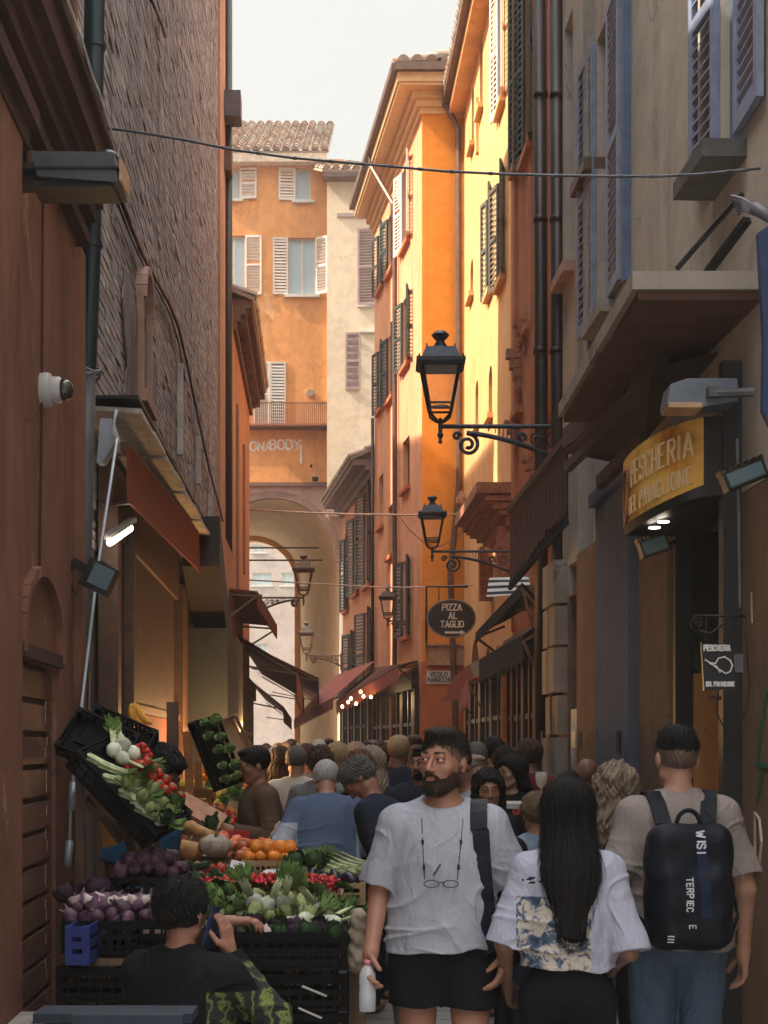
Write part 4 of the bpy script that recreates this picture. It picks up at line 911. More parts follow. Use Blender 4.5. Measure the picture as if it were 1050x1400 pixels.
# ------------------------------------------------------------------ awnings farther down
maroon=clothmat('maroon_canvas',(.11,.035,.03),(.075,.025,.022),.85,.2,3); pinkc=clothmat('faded_red_canvas',(.38,.13,.105),(.28,.09,.075),.85,.2,3)
def awning(lab,a,b_,c,d,mat,drop=.22,th=.03,arms=True,dmat=None):
    """a near-wall, b near-outer, c far-outer, d far-wall corner; valance hangs from b-c"""
    o=empty('awning',(b_+c)/2,lab,'awning'); m=MB(); up=Vector((0,0,th)); m.hexa([a,b_,c,d,a+up,b_+up,c+up,d+up]); m.build('canvas',mat,o)
    n=max(3,int((c-b_).length/.22)); m=MB(); dn=Vector((0,0,-1))
    for k in range(n):
        p=b_.lerp(c,k/n); q=b_.lerp(c,(k+1)/n); mid=(p+q)/2
        m.prism([p,q,q+dn*drop*.8,mid+dn*drop*(1+.08*random.random()),p+dn*drop*.8],(a-b_).normalized()*.012)
    m.build('valance',dmat or mat,o)
    if arms:
        m=MB(); 
        for p,q in ((a,b_),(d,c)):
            m.beam(p+dn*.5,q+dn*.03,.03,.03); m.beam(p+dn*.06,q+dn*.04,.025,.03)
        m.build('arm',frm_brown,o)
    return o
awning('small dark maroon awning hanging first below the eaves of the salmon house',W(300,806,22),W(352,811,22),W(379,857,28),W(331,852,28),maroon,.22,dmat=clothmat('dull_red_canvas',(.17,.05,.04),None,.85,.2,3))
awning('long dark maroon awning stretched over the crowd on the left',W(322,868,26),W(406,919,26),W(416,956,40),W(358,922,40),maroon,.5,dmat=pinkc)
awning('broad maroon awning just beyond the long one, reaching over the middle of the alley',W(344,884,35),W(436,929,35),W(433,957,50),W(372,925,50),maroon,.45)
awning('lower dark red awning with light stripes beneath, farther on the left',W(338,928,33),W(388,968,33),W(399,984,46),W(364,958,46),maroon,.3)
awning('long faded red awning sloping along the shuttered house',W(512,905,36),W(455,955,36),W(402,985,44),W(458,925,44),pinkc,.25)
awning('brown and faded red awning beside the corner of the orange house',W(572,905,31.5),W(545,912,30.5),W(460,960,36),W(512,915,37),maroon,.3,dmat=pinkc)
# black awnings on the right
def along(f,px,py,o): u,z=f.uz(px,py); return f.P(u,z,o)
blackc=clothmat('black_canvas',(.012,.013,.015),(.02,.02,.022),.8,.2,3)
Yb=19.0
awning('black folding awning with bare frame in front of the yellow house',W(735,822,17.2),W(714,800,17.2),W(650,868,20.5),W(690,850,20.6),blackc,.12)
awning('dark awning low over the wine bar crowd, right',W(735,858,16.5),W(715,872,16.5),W(655,905,20),W(700,880,20.2),blackc,.3)
awning('short red-brown awning at the foot of the yellow house',W(660,925,22),W(640,930,22),W(628,950,27),W(645,940,27),pinkc,.35)
so=empty('striped_awning',W(700,805,18.5),'black and white striped awning above the wine bar','awning')
bw=NT('striped_canvas'); spz=bw.n('ShaderNodeSeparateXYZ'); bw.l(bw.pos,spz.inputs[0]); fr=bw.math('FRACT',bw.math('MULTIPLY',spz.outputs[2],1/.078)); bw.color(bw.mix(bw.ramp(fr,[(.48,0),(.52,1)]),(.012,.012,.014),(.55,.58,.58))); bw.set(Roughness=.8)
m=MB(); P1=[W(669,790,18.4),W(735,788,18.4),W(735,797,18.3),W(722,800,18.2),W(716,812,18.0),W(665,816,18.2)]; m.prism(P1,(0,.03,0)); m.build('canvas',bw.m,so)
m=MB(); m.prism([W(718,800,18.1),W(742,800,17.9),W(742,828,17.9),W(706,832,18.1)],(0,.5,0)); m.build('cassette',frm_brown,so)
# dark fringe awning of the fish shop with its beams
fo=empty('fringe_awning',(1.1,11,2.4),'dark brown timber awning with hanging fringe over the fish shop','awning')
Z1=Z(612,11.5)
pA,pB=W(697,698,13.2),W(775,600,10.6)
m=MB(); m.beam(pA,pB,.05,.05); m.beam(pB,W(905,500,8.2),.06,.14); m.beam(W(775,640,10.6),W(900,520,8.4),.05,.06)
m.hexa([pB+Vector((0,0,-.1)),W(800,640,10.7)+Vector((.4,0,0)),W(1000,480,8.0),W(890,512,8.0),pB+Vector((0,0,-.05)),W(800,636,10.7)+Vector((.4,0,0)),W(1000,475,8.0),W(890,506,8.0)])
m.beam(W(850,548,9.0),W(895,470,8.6),.12,.12); m.beam(W(820,660,9.7),W(880,600,8.8),.05,.08)
m.build('beam',simple('dark_awning_timber',(.05,.032,.026),.8,0,.35,10,.3),fo)
frg=clothmat('dusty_mauve_fringe',(.10,.065,.07),(.065,.042,.045),.9,.5,9)
m=MB(); n=46
for k in range(n):
    p=pA.lerp(pB,k/n); q=pA.lerp(pB,(k+1)/n); L=(.62-.10*(k/n))*(1+.07*math.sin(k*1.9)+random.uniform(-.05,.05)); off=Vector((.012*math.sin(k*2.1),0,0))
    m.hexa([p+off+Vector((0,0,-L)),q-off+Vector((0,0,-L+.03)),q-off+Vector((.012,.01,-L+.03)),p+off+Vector((.012,.01,-L)),p,q,q+Vector((.012,.01,0)),p+Vector((.012,.01,0))])
m.build('fringe',frg,fo)
m=MB(); 
for k in range(n): p=pA.lerp(pB,(k+.5)/n); m.lathe(p+Vector((0,0,-.66+.10*k/n)),[(0,-.03),(.022,-.02),(.012,.04)],6)
m.build('tassel',ironblk,fo)
# ------------------------------------------------------------------ curved gold shop sign
sg=empty('curved_shop_sign',W(905,735,7.7),'bulging gold and rust shop sign lettered for the fish shop','sign')
gold=NT('gold_patina'); nf=gold.noise(5.5,7,.65,dist=.9); 
gold.color(gold.mix(gold.ramp(gold.noise(2.2,5,.6),[(.42,0),(.60,1)]),gold.ramp(nf,[(.34,(.22,.07,.012)),(.5,(.48,.20,.025)),(.66,(.78,.43,.07))]),(.74,.44,.10))); gold.set(Roughness=.6,Metallic=.0); gold.b.inputs['Specular IOR Level'].default_value=.2; gold.bump(nf,.25,.01); gold=gold.m
Yf=7.55; xl,xr=X(848,Yf),X(962,Yf); zt_,zb_=Z(578,Yf),Z(710,Yf)
# plan: from far left point, curve towards the viewer to the right edge
NS=20; plan=[]; xl2=X(852,Yf+.62)
for k in range(NS+1):
    a=R(90)*k/NS; plan.append(Vector((xl2+(xr-xl2)*(1-math.cos(a)),Yf+.62-.62*math.sin(a),0)))
top=lambda k: Z(602-32*(k/NS)**.9,Yf); bot=lambda k: Z(705-(34*(k/NS)**1.5),Yf)
m=MB()
for k in range(NS):
    a,c=plan[k],plan[k+1]
    m.add([a+Vector((0,0,bot(k)+.03)),c+Vector((0,0,bot(k+1)+.03)),c+Vector((0,0,top(k+1))),a+Vector((0,0,top(k)))],[(0,1,2,3)])
m.build('face',gold,sg,True)
m=MB(); xw=1.9
ins=Vector((.012,.012,0))
low=[plan[k]+ins+Vector((0,0,bot(k)-.015)) for k in range(NS+1)]; lo2=[plan[k]+ins*.3+Vector((0,0,bot(k)+.03)) for k in range(NS+1)]
for k in range(NS): m.quad(low[k],low[k+1],lo2[k+1],lo2[k])
m.add(low+[Vector((X(1003,Yf),Yf,low[-1].z)),Vector((X(1003,Yf),Yf+.62,low[0].z))],[tuple(range(NS+3))])
hi=[plan[k]+Vector((0,0,top(k))) for k in range(NS+1)]; m.add(hi+[Vector((X(1003,Yf),Yf,hi[-1].z)),Vector((X(1003,Yf),Yf+.62,hi[0].z))],[tuple(range(NS+3))[::-1]])
m.quad(plan[-1]+Vector((.001,.004,bot(NS)-.015)),(X(1003,Yf),Yf+.004,bot(NS)-.015),(X(1003,Yf),Yf+.004,top(NS)),plan[-1]+Vector((.001,.004,top(NS))))
m.build('casing',simple('black_sign_casing',(.012,.013,.013),.5,0,.3,8,.1),sg)
m=MB()
for px_,py in ((888,703),(893,715)):
    pass
for k in (6,9):
    c=plan[k].lerp(Vector((xr+.1,Yf+.5,0)),.25); m.lathe((c.x,c.y,bot(k)-.028),[(.03,0),(.03,.006),(.0,.008)],12)
m.build('downlight',emis('downlight_glow',(1,.85,.7),2.0),sg)
# lettering wrapped on the curve (parameter s = arc length from the right edge, leftwards negative)
arc=[0]
for k in range(NS): arc.append(arc[-1]+(plan[k+1]-plan[k]).length)
def Pc(u,v,o):
    s_=max(0,min(arc[-1]-1e-5,u)); k=max(i for i in range(NS) if arc[i]<=s_); t=(s_-arc[k])/(arc[k+1]-arc[k]); p=plan[k].lerp(plan[k+1],t); d=(plan[k+1]-plan[k]).normalized(); n=Vector((d.y,-d.x,0))
    kk=k+t; sl=Z(602-32*(kk/NS)**.9,Yf); sb=Z(705-(34*(kk/NS)**1.5),Yf); zz_=sb+(sl-sb)*v
    return p+n*o+Vector((0,0,zz_))
m=MB(); 
def wordc(txt,s0,s1,v0,v1,w):
    h=.36; adv=[(.3 if c==' ' else .12 if c=='I' else .62) for c in txt]; gap=.26; tot=sum(adv)+gap*(len(txt)-1); x=s0; k_=(s1-s0)/tot
    for c,a in zip(txt,adv):
        for s_ in GL[c]:
            for p,q in zip(s_,s_[1:]):
                # subdivide so strokes follow the bend
                stroke(m,[(x+(p[0]*.95-(.27 if c=='I' else 0))*k_, p[1]),(x+(q[0]*.95-(.27 if c=='I' else 0))*k_,q[1])],w,lambda u,z,o: Pc(u,v0+(v1-v0)*z,o),.002,.007)
        x+=(a+gap)*k_
def stroke2(pts,w,Pf,o0,o1): pass
# strokes are drawn in stretched space: use beams between mapped points instead
def wordc(txt,s0,s1,v0,v1,w):
    adv=[(.3 if c==' ' else .14 if c=='I' else .62) for c in txt]; gap=.27; tot=sum(adv)+gap*(len(txt)-1); x=s0; k_=(s1-s0)/tot; j=0
    for c,a in zip(txt,adv):
        for s_ in GL[c]:
            for p,q in zip(s_,s_[1:]):
                f_=lambda r,o: Pc(x+(r[0]*.95-(.24 if c=='I' else 0))*k_,v0+(v1-v0)*r[1],o)
                j+=1; o=.004+.0004*(j%9); A_,B_=f_(p,o),f_(q,o); d=(B_-A_); 
                if d.length<1e-5: continue
                nrm=(Pc(x+.001,v0,.1)-Pc(x+.001,v0,0)).normalized(); m.beam(A_-d.normalized()*w*.3,B_+d.normalized()*w*.3,w*(1 if abs(d.z)>.4*d.length else .7),.006,up=nrm.cross(d).cross(d)*-1 if False else nrm)
        x+=(a+gap)*k_
aL=arc[-1]
wordc('PESCHERIA',aL*.26,aL*.93,.53,.83,.0155); wordc('DEL PAVAGLIONE',aL*.22,aL*.93,.17,.38,.012)
m.build('lettering',simple('gold_letters',(.80,.60,.32),.4,.2,.1,20,.05),sg)
m=MB(); m.tube([Pc(.10+.06*math.cos(a),.45+.36*math.sin(a),.006) for a in [2*math.pi*k/20 for k in range(21)]],.008,6); m.build('oval_mark',simple('dark_rust',(.16,.05,.02),.6),sg)
# street light arm above it
sl=empty('wall_light',W(975,540,7.4),'grey-blue flat street light on an arm above the gold sign','lamp')
Yl=7.3; m=MB(); m.prism([W(912,552,Yl),W(917,525,Yl),W(940,517,Yl),W(1008,517,Yl),W(1010,548,Yl),W(960,556,Yl)],(0,.2,0)); m.build('housing',simple('blue_grey_metal',(.15,.18,.23),.45,.3,.2,12,.05),sl)
m=MB(); m.box(X(914,Yl),X(960,Yl),Yl-.004,Yl+.19,Z(557,Yl),Z(550,Yl)); m.build('lens',simple('peach_lens',(.5,.33,.2),.3),sl)
m=MB(); m.tube([W(972,538,Yl-.03),W(1030,536,Yl-.03)],.022,8); m.box(X(965,Yl),X(980,Yl),Yl-.05,Yl+.02,Z(545,Yl),Z(531,Yl)); m.build('arm',pipe_grey,sl)
def flood(c,w,h,ang,lab):
    o=empty('floodlight',c,lab,'lamp'); M=Matrix.Rotation(R(ang),3,'Y'); m=MB(); bx_(m,c,w,.05,h,M)
    for k in range(7): bx_(m,c+M@Vector((-w+w*2*k/6,0,h+.006)),.004,.05,.012,M)
    m.build('housing',ironblk,o); m=MB(); bx_(m,c+M@Vector((0,-.054,-.0)),w*.85,.003,h*.75,M); m.build('lens',glass,o); m=MB(); m.tube([c+Vector((w,0,0)),c+Vector((w+.05,.03,.03))],.012,6); m.build('arm',ironblk,o)
flood(W(1016,651,7.1),.10,.042,-22,'black finned floodlight aimed down right of the gold sign')
flood(W(893,747,8.2),.075,.045,-18,'black floodlight hanging under the left end of the gold sign')
# hanging black fish-shop sign on scroll bracket
hs=empty('hanging_sign',W(983,943,7.1),'small black hanging sign with shell drawing beside the orange door panel','sign')
Yh=7.1; m=MB(); pts=[W(959,878,Yh),W(1003,881,Yh),W(1006,942,Yh),W(963,944,Yh)]; m.prism(pts,(0,.03,0)); m.build('board',simple('black_sign_board',(.01,.013,.02),.4,0,.2,5,.03),hs)
Ph=lambda u,z,o: Vector((u,Yh-.002-o,z))
m=MB(); word(m,'PESCHERIA',.024,Ph,X(981,Yh),Z(889.5,Yh),.26,.72,.2,o1=.002); word(m,'DEL PAVAGLIONE',.019,Ph,X(985,Yh),Z(938,Yh),.26,.62,.17,o1=.002)
stroke(m,[(X(a,Yh),Z(c,Yh)) for a,c in ((964,902),(970,906),(978,907),(982,900),(990,898),(998,903),(1001,910),(998,918),(992,921),(984,916),(976,911))],.0055,Ph,0,.002)
stroke(m,[(X(a,Yh),Z(c,Yh)) for a,c in ((970,907),(979,911),(984,919))],.006,Ph,0,.002); m.build('lettering',simple('white_letters',(.75,.75,.75),.5,bump=0),hs)
m=MB(); U,V=Vector((1,0,0)),Vector((0,0,1))
m.tube([W(948,842,Yh),W(1018,842,Yh),W(1020,850,Yh+.05)],.006,6); m.tube(spiral(W(954,852,Yh),.034,.01,1.4,U*-1,V,-1.6),.005,6); m.tube([W(954,862,Yh),W(972,866,Yh),W(985,856,Yh),W(1000,844,Yh)],.005,6); m.tube(spiral(W(1008,851,Yh),.03,.01,1.4,U,V,1.6),.005,6)
for px_ in (966,1000): m.tube([W(px_,842,Yh),W(px_,880,Yh)],.003,5)
m.tube([W(1019,842,Yh),W(1022,900,Yh+.02),W(1024,935,Yh),W(1022,965,Yh),W(1008,1000,Yh),W(992,1000,Yh),W(980,975,Yh),W(982,944,Yh)],.004,5)
m.build('bracket',ironblk,hs,True)
m=MB(); m.box(X(971,Yh),X(990,Yh),Yh+.05,Yh+.07,Z(957,Yh),Z(951,Yh)); m.build('small_plate',simple('dark_red_plate',(.10,.02,.012),.6),hs)
m=MB(); m.tube([W(1008,600,7.2),W(1010,700,7.2),W(1012,830,7.2)],.008,6); m.box(X(1003,7.2),X(1013,7.2),7.15,7.25,Z(920,7.2),Z(895,7.2)); m.build('junction_box',pipe_grey,hs)
# bundle of grey cables at top right
m=MB()
for k in range(6): m.tube([W(1000+k*2,268+5*k,6.9),W(1016,272+3*k,6.85),W(1032,283+2*k,6.8),W(1060,292+k,6.75)],.008,6)
m.tube([W(1030,284,6.8),W(1060,300,6.75)],.028,8); tag(m.build('cable_bundle',simple('grey_cable',(.13,.14,.18),.5,bump=0),smooth=True),'grey cable bundle with splayed ends poking in at the right edge','cable')
m=MB(); m.prism([W(1037,318,6.7),W(1062,300,6.7),W(1062,600,6.7),W(1043,560,6.7),W(1045,470,6.7)],(0,.05,0)); tag(m.build('blue_tarp',clothmat('dark_blue_tarp',(.03,.05,.12),(.05,.08,.17),.6,.6,5)),'dark blue folded tarp hanging at the right edge','tarp')
# ------------------------------------------------------------------ implicit surfaces -> one continuous mesh
f32=np.float32
def A3(v): return np.array(v,dtype=f32)
def cap(p,a,b,ra,rb):
    a=A3(a);b=A3(b);pa=p-a;ba=b-a;h=np.clip((pa@ba)/max(float(ba@ba),1e-9),0,1)
    return np.linalg.norm(pa-ba*h[:,None],axis=1)-(ra+(rb-ra)*h)
def ell(p,c,r):
    r=A3(r);q=(p-A3(c))/r;k0=np.linalg.norm(q,axis=1);k1=np.linalg.norm(q/r,axis=1)+1e-6
    return k0*(k0-1)/k1
def ecap(p,a,b,ra,rb,sy):
    """capsule squashed along y by sy around its axis"""
    a=A3(a);b=A3(b);pa=p-a;ba=b-a;h=np.clip((pa@ba)/max(float(ba@ba),1e-9),0,1)
    q=pa-ba*h[:,None]; q=q*A3((1,1/sy,1)); return (np.linalg.norm(q,axis=1)-(ra+(rb-ra)*h))*min(1,sy)
def smin(a,b,k):
    h=np.clip(.5+.5*(b-a)/k,0,1); return b*(1-h)+a*h-k*h*(1-h)
def smax(a,b,k): return -smin(-a,-b,k)
def mesh_sdf(f,lo,hi,vox,L=4):
    lo=np.array(lo);hi=np.array(hi);S=vox*2**L; n=np.ceil((hi-lo)/S).astype(int)+1
    g=np.stack(np.meshgrid(*[np.arange(k) for k in n],indexing='ij'),-1).reshape(-1,3)
    off=np.stack(np.meshgrid([0,1],[0,1],[0,1],indexing='ij'),-1).reshape(-1,3)
    for l in range(L,-1,-1):
        s=vox*2**l; c=(lo+(g+.5)*s).astype(f32); d=f(c); g=g[np.abs(d)<s*1.15+.004]
        if l: g=(g[:,None,:]*2+off[None]).reshape(-1,3)
    M=1<<20
    key=lambda a:(a[...,0].astype(np.int64)*M+a[...,1])*M+a[...,2]
    cor=g[:,None,:]+off[None]; ck=key(cor); uk,inv=np.unique(ck.reshape(-1),return_inverse=True)
    up=np.stack([uk//(M*M),(uk//M)%M,uk%M],-1); uv=f((lo+up*vox).astype(f32)); v=uv[inv].reshape(-1,8)
    ins=v<0; act=ins.any(1)&~ins.all(1); g=g[act]; v=v[act]; ck=ck[act]
    if len(g)==0: return np.zeros((0,3)),np.zeros((0,4),int)
    E=[(0,1),(2,3),(4,5),(6,7),(0,2),(1,3),(4,6),(5,7),(0,4),(1,5),(2,6),(3,7)]
    acc=np.zeros((len(g),3));cnt=np.zeros(len(g))
    for a,b in E:
        x=(v[:,a]<0)!=(v[:,b]<0); t=np.where(x,v[:,a]/(v[:,a]-v[:,b]+1e-12),0)[:,None]
        acc+=np.where(x[:,None],off[a]+(off[b]-off[a])*t,0);cnt+=x
    P=lo+(g+acc/cnt[:,None])*vox
    gk=key(g);order=np.argsort(gk);gs=gk[order]
    def find(k):
        i=np.clip(np.searchsorted(gs,k),0,len(gs)-1); ok=gs[i]==k; return np.where(ok,order[i],-1)
    Q=[]
    for ax,(o1,o2) in enumerate((((0,1,0),(0,0,1)),((0,0,1),(1,0,0)),((1,0,0),(0,1,0)))):
        e=[0,0,0];e[ax]=1; bi=int(e[0]*4+e[1]*2+e[2])
        x=(v[:,0]<0)!=(v[:,bi]<0); gg=g[x]; fl=v[x,0]<0
        a=np.where(x)[0];b=find(key(gg-np.array(o1)));c=find(key(gg-np.array(o1)-np.array(o2)));d=find(key(gg-np.array(o2)))
        ok=(b>=0)&(c>=0)&(d>=0); q=np.stack([a,b,c,d],-1)[ok]; fl=fl[ok]; q[~fl]=q[~fl][:,::-1]; Q.append(q)
    return P,np.concatenate(Q)
def np_mesh(name,P,Q,matf=None):
    me=bpy.data.meshes.new(name); n=len(Q)
    me.vertices.add(len(P)); me.vertices.foreach_set('co',P.astype(f32).ravel())
    me.loops.add(n*4); me.loops.foreach_set('vertex_index',Q.astype(np.int32).ravel())
    me.polygons.add(n); me.polygons.foreach_set('loop_start',np.arange(0,n*4,4,dtype=np.int32))
    try: me.polygons.foreach_set('loop_total',np.full(n,4,dtype=np.int32))
    except Exception: pass
    me.polygons.foreach_set('use_smooth',np.ones(n,dtype=bool))
    if matf is not None and n: me.polygons.foreach_set('material_index',matf(P[Q].mean(1)).astype(np.int32))
    me.update(calc_edges=True); return me
def wob(p,fr,amp,ph=0.0,st=(1,1,1)):
    q=p*A3(st)*fr+ph
    return amp*(np.sin(q[:,0]*1.0+1.7*np.sin(q[:,2]*.63+.4*q[:,1]))*np.cos(q[:,2]*.9+1.3*np.sin(q[:,0]*.7+q[:,1]))+.5*np.sin(q[:,2]*2.1+q[:,0]*1.3+2*np.sin(q[:,1]*1.1)))
def folds(q):
    x,y,z=q[:,0],q[:,1],q[:,2]; n=np.sin(x*11+2.3*np.sin(z*7))+np.sin(z*9+1.9*np.sin(x*8+y*6)+y*7)
    r=lambda ph: np.clip(1-np.abs(np.sin(ph))*1.6,0,1)**2
    a=r((z*13+np.abs(x)*15)+1.3*n)*np.clip((1.36-z)*5,0,1)*np.clip((z-.9)*6+.3,0,1)
    b=r((z*17-x*9)+1.6*n+2)*np.clip((1.12-z)*6,0,1)*np.clip(.5+n,0,1)
    c=r(x*24+2.0*n+z*3)*np.clip((z-1.05)*3,0,.6)*np.clip(.4-n*.6,0,1)
    return a*.55+b+c*.6
# ------------------------------------------------------------------ heads
def Rot(yaw=0,pitch=0,roll=0):
    """yaw>0 turns the face to the figure's left(+x), pitch>0 looks down"""
    return np.array(Matrix.Rotation(R(yaw),3,'Z')@Matrix.Rotation(R(pitch),3,'X')@Matrix.Rotation(R(roll),3,'Y'),dtype=f32)
def head_sdf(q,fem=False,fine=True):
    d=ell(q,(0,.018,.035),(.074,.094,.082)); w=.94 if fem else 1
    d=smin(d,ell(q,(0,-.024,-.028),(.060*w,.066,.082)),.03)
    d=smin(d,ell(q,(0,-.058,-.096),(.027*w,.027,.020)),.03)
    d=smin(d,cap(q,(-.052*w,-.005,-.062),(-.022,-.055,-.092),.016,.016),.03); d=smin(d,cap(q,(.052*w,-.005,-.062),(.022,-.055,-.092),.016,.016),.03)
    for s in (-1,1):
        d=smin(d,ell(q,(s*.078,.012,-.004),(.010,.019,.031)),.006)
        if fine:
            d=smin(d,ell(q,(s*.040,-.056,-.018),(.022,.022,.018)),.02)
            d=smax(d,-ell(q,(s*.031,-.098,.010),(.019,.017,.011)),.012)
            d=smin(d,ell(q,(s*.031,-.0785,.0190),(.0170,.0158,.0080)),.004); d=smin(d,ell(q,(s*.031,-.078,.0045),(.0165,.0148,.0060)),.004)
    if fine:
        d=smin(d,cap(q,(-.036,-.082,.030),(.036,-.082,.030),.009,.009),.016)
        d=smin(d,cap(q,(0,-.090,.018),(0,-.113,-.024),.006,.0115 if not fem else .009),.010)
        for s in (-1,1): d=smin(d,ell(q,(s*.0125,-.100,-.029),(.0085,.010,.008)),.006)
        d=smin(d,cap(q,(-.018,-.087,-.053),(.018,-.087,-.053),.0055,.0055),.007); d=smin(d,cap(q,(-.015,-.086,-.064),(.015,-.086,-.064),.0065,.0065),.006)
        d=smax(d,-ell(q,(0,-.098,-.0585),(.022,.010,.0022)),.003)
    else: d=smin(d,cap(q,(0,-.088,.015),(0,-.105,-.024),.007,.011),.012)
    return d
def hand_sdf(p,w,dr,pn,th,curl=.5,k=1.0,spread=1.0):
    """w wrist, dr hand direction, pn palm normal, th thumb-side vector"""
    w=A3(w);dr=A3(dr)/np.linalg.norm(dr);pn=A3(pn);pn=pn-dr*(pn@dr);pn=pn/np.linalg.norm(pn);th=A3(th);th=th-dr*(th@dr)-pn*(th@pn);th=th/np.linalg.norm(th)
    d=cap(p,w-dr*.01,w+dr*.03,.027*k,.026*k); 
    for i,(o,L) in enumerate(((.030,.072),(.011,.081),(-.009,.075),(-.028,.058))):
        r0=w+dr*.088*k+th*o*k; d=smin(d,cap(p,w+dr*.02*k+th*o*.6*k,r0,.017*k,.0125*k),.010)
        c=r0;a=0
        for j,fr in enumerate((.45,.32,.23)):
            a+=curl*(.75+.12*i)*(1.0 if j else .8); v=dr*math.cos(a)+pn*math.sin(a)+th*o*.9*spread; v=v/np.linalg.norm(v); e=c+v*L*fr*k
            d=smin(d,cap(p,c,e,(.0095-.0008*j)*k,(.0088-.001*j)*k),.004); c=e
    t0=w+dr*.025*k+th*.024*k;t1=t0+(th*.75+dr*.6+pn*.35)*.036*k;t2=t1+(dr*.9+th*.2+pn*(.3+curl*.4))*.034*k;t3=t2+(dr*.8+pn*(.3+curl*.6)-th*.1)*.024*k
    d=smin(d,cap(p,t0,t1,.016*k,.0115*k),.012);d=smin(d,cap(p,t1,t2,.011*k,.0098*k),.005);d=smin(d,cap(p,t2,t3,.0098*k,.0085*k),.004)
    return d
def add_strands(name,fn,c,rad,N,L,w,mat,par,s,lie=1.0,out=.0015,seed=1,keep=None,grav=(0,0,-1)):
    """fine loose hairs rooted on the surface of fn (unscaled local space)"""
    r=np.random.default_rng(seed); d=r.normal(size=(N,3)); d/=np.linalg.norm(d,axis=1)[:,None]; p=(np.array(c)+d*rad*np.array((1,1.1,1.1))).astype(f32)
    if len(np.atleast_1d(rad))>1: p=(np.array(c)+r.uniform(-1,1,(N,3))*np.array(rad)).astype(f32)
    def grad(p):
        e=.003; g=np.stack([fn(p+A3(v)*e)-fn(p-A3(v)*e) for v in ((1,0,0),(0,1,0),(0,0,1))],-1); return g/(np.linalg.norm(g,axis=1)[:,None]+1e-9)
    for _ in range(5): p=(p-grad(p)*np.clip(fn(p),-.05,.05)[:,None]).astype(f32)
    ok=np.abs(fn(p))<.004
    if keep is not None: ok&=keep(p)
    p=p[ok]; n=grad(p); g=A3(grav)+r.normal(size=p.shape)*.28; S=6; rows=[p-n*.002]; q=p.copy()
    for k in range(S):
        n=grad(q); t=g-n*((g*n).sum(1)[:,None])*lie; t/=np.linalg.norm(t,axis=1)[:,None]+1e-9; q=(q+t*L/S+n*(1-lie)*L/S*.6).astype(f32)
        if lie>.5: dd=fn(q)-out*(1+k*.5); q=(q-grad(q)*np.clip(dd,-.02,.02)[:,None]*.8).astype(f32)
        rows.append(q.copy())
    M=len(p); V=[];Q=[]; a=r.normal(size=(M,3)); 
    for k,rw in enumerate(rows):
        ww=w*(1-k/(S+1)); tg=rows[min(k+1,S)]-rows[max(k-1,0)]; x=np.cross(tg,a); x/=np.linalg.norm(x,axis=1)[:,None]+1e-9; y=np.cross(tg,x); y/=np.linalg.norm(y,axis=1)[:,None]+1e-9
        V.append(np.stack([rw+x*ww,rw-x*ww*.5+y*ww*.87,rw-x*ww*.5-y*ww*.87],1))
    V=np.stack(V,1); idx=np.arange(M)[:,None,None]*((S+1)*3)
    base=np.array([[k*3+j,k*3+(j+1)%3,k*3+3+(j+1)%3,k*3+3+j] for k in range(S) for j in range(3)])[None]
    o=link(name,np_mesh(name,V.reshape(-1,3)*s,(idx+base).reshape(-1,4)),[mat],par); return o
# ------------------------------------------------------------------ whole figures
FN={}
def surf(fn,x,z,front=True,o=.006):
    ys=np.linspace(-.45,.45,451); ys=ys if front else ys[::-1]; P=np.stack([np.full(451,x),ys,np.full(451,z)],-1).astype(f32); v=fn(P); i=np.where(v<0)[0]
    y=ys[i[0]] if len(i) else 0; return Vector((x,y-(o if front else -o),z))
def rayhit(fn,o,d,off=.006):
    d=np.array(d)/np.linalg.norm(d); t=np.linspace(.4,0,401); P=(np.array(o)+d[None]*t[:,None]).astype(f32); i=np.where(fn(P)<0)[0]; return Vector(np.array(o)+d*((t[i[0]] if len(i) else .1)+off))
def topz(fn,x,y,o=.006):
    zs=np.linspace(1.6,1.2,401); P=np.stack([np.full(401,x),np.full(401,y),zs],-1).astype(f32); i=np.where(fn(P)<0)[0]; return Vector((x,y,(zs[i[0]] if len(i) else 1.45)+o))
BASE=dict(pel=(0,0,.93),hipL=(.09,0,.90),hipR=(-.09,0,.90),kneeL=(.10,-.02,.49),kneeR=(-.10,-.02,.49),ankL=(.105,.02,.085),ankR=(-.105,.02,.085),
 chest=(0,.0,1.27),neck=(0,.012,1.475),head=(0,-.012,1.632),shL=(.175,.01,1.42),shR=(-.175,.01,1.42),elL=(.235,.03,1.13),elR=(-.235,.03,1.13),wrL=(.25,-.03,.88),wrR=(-.25,-.03,.88))
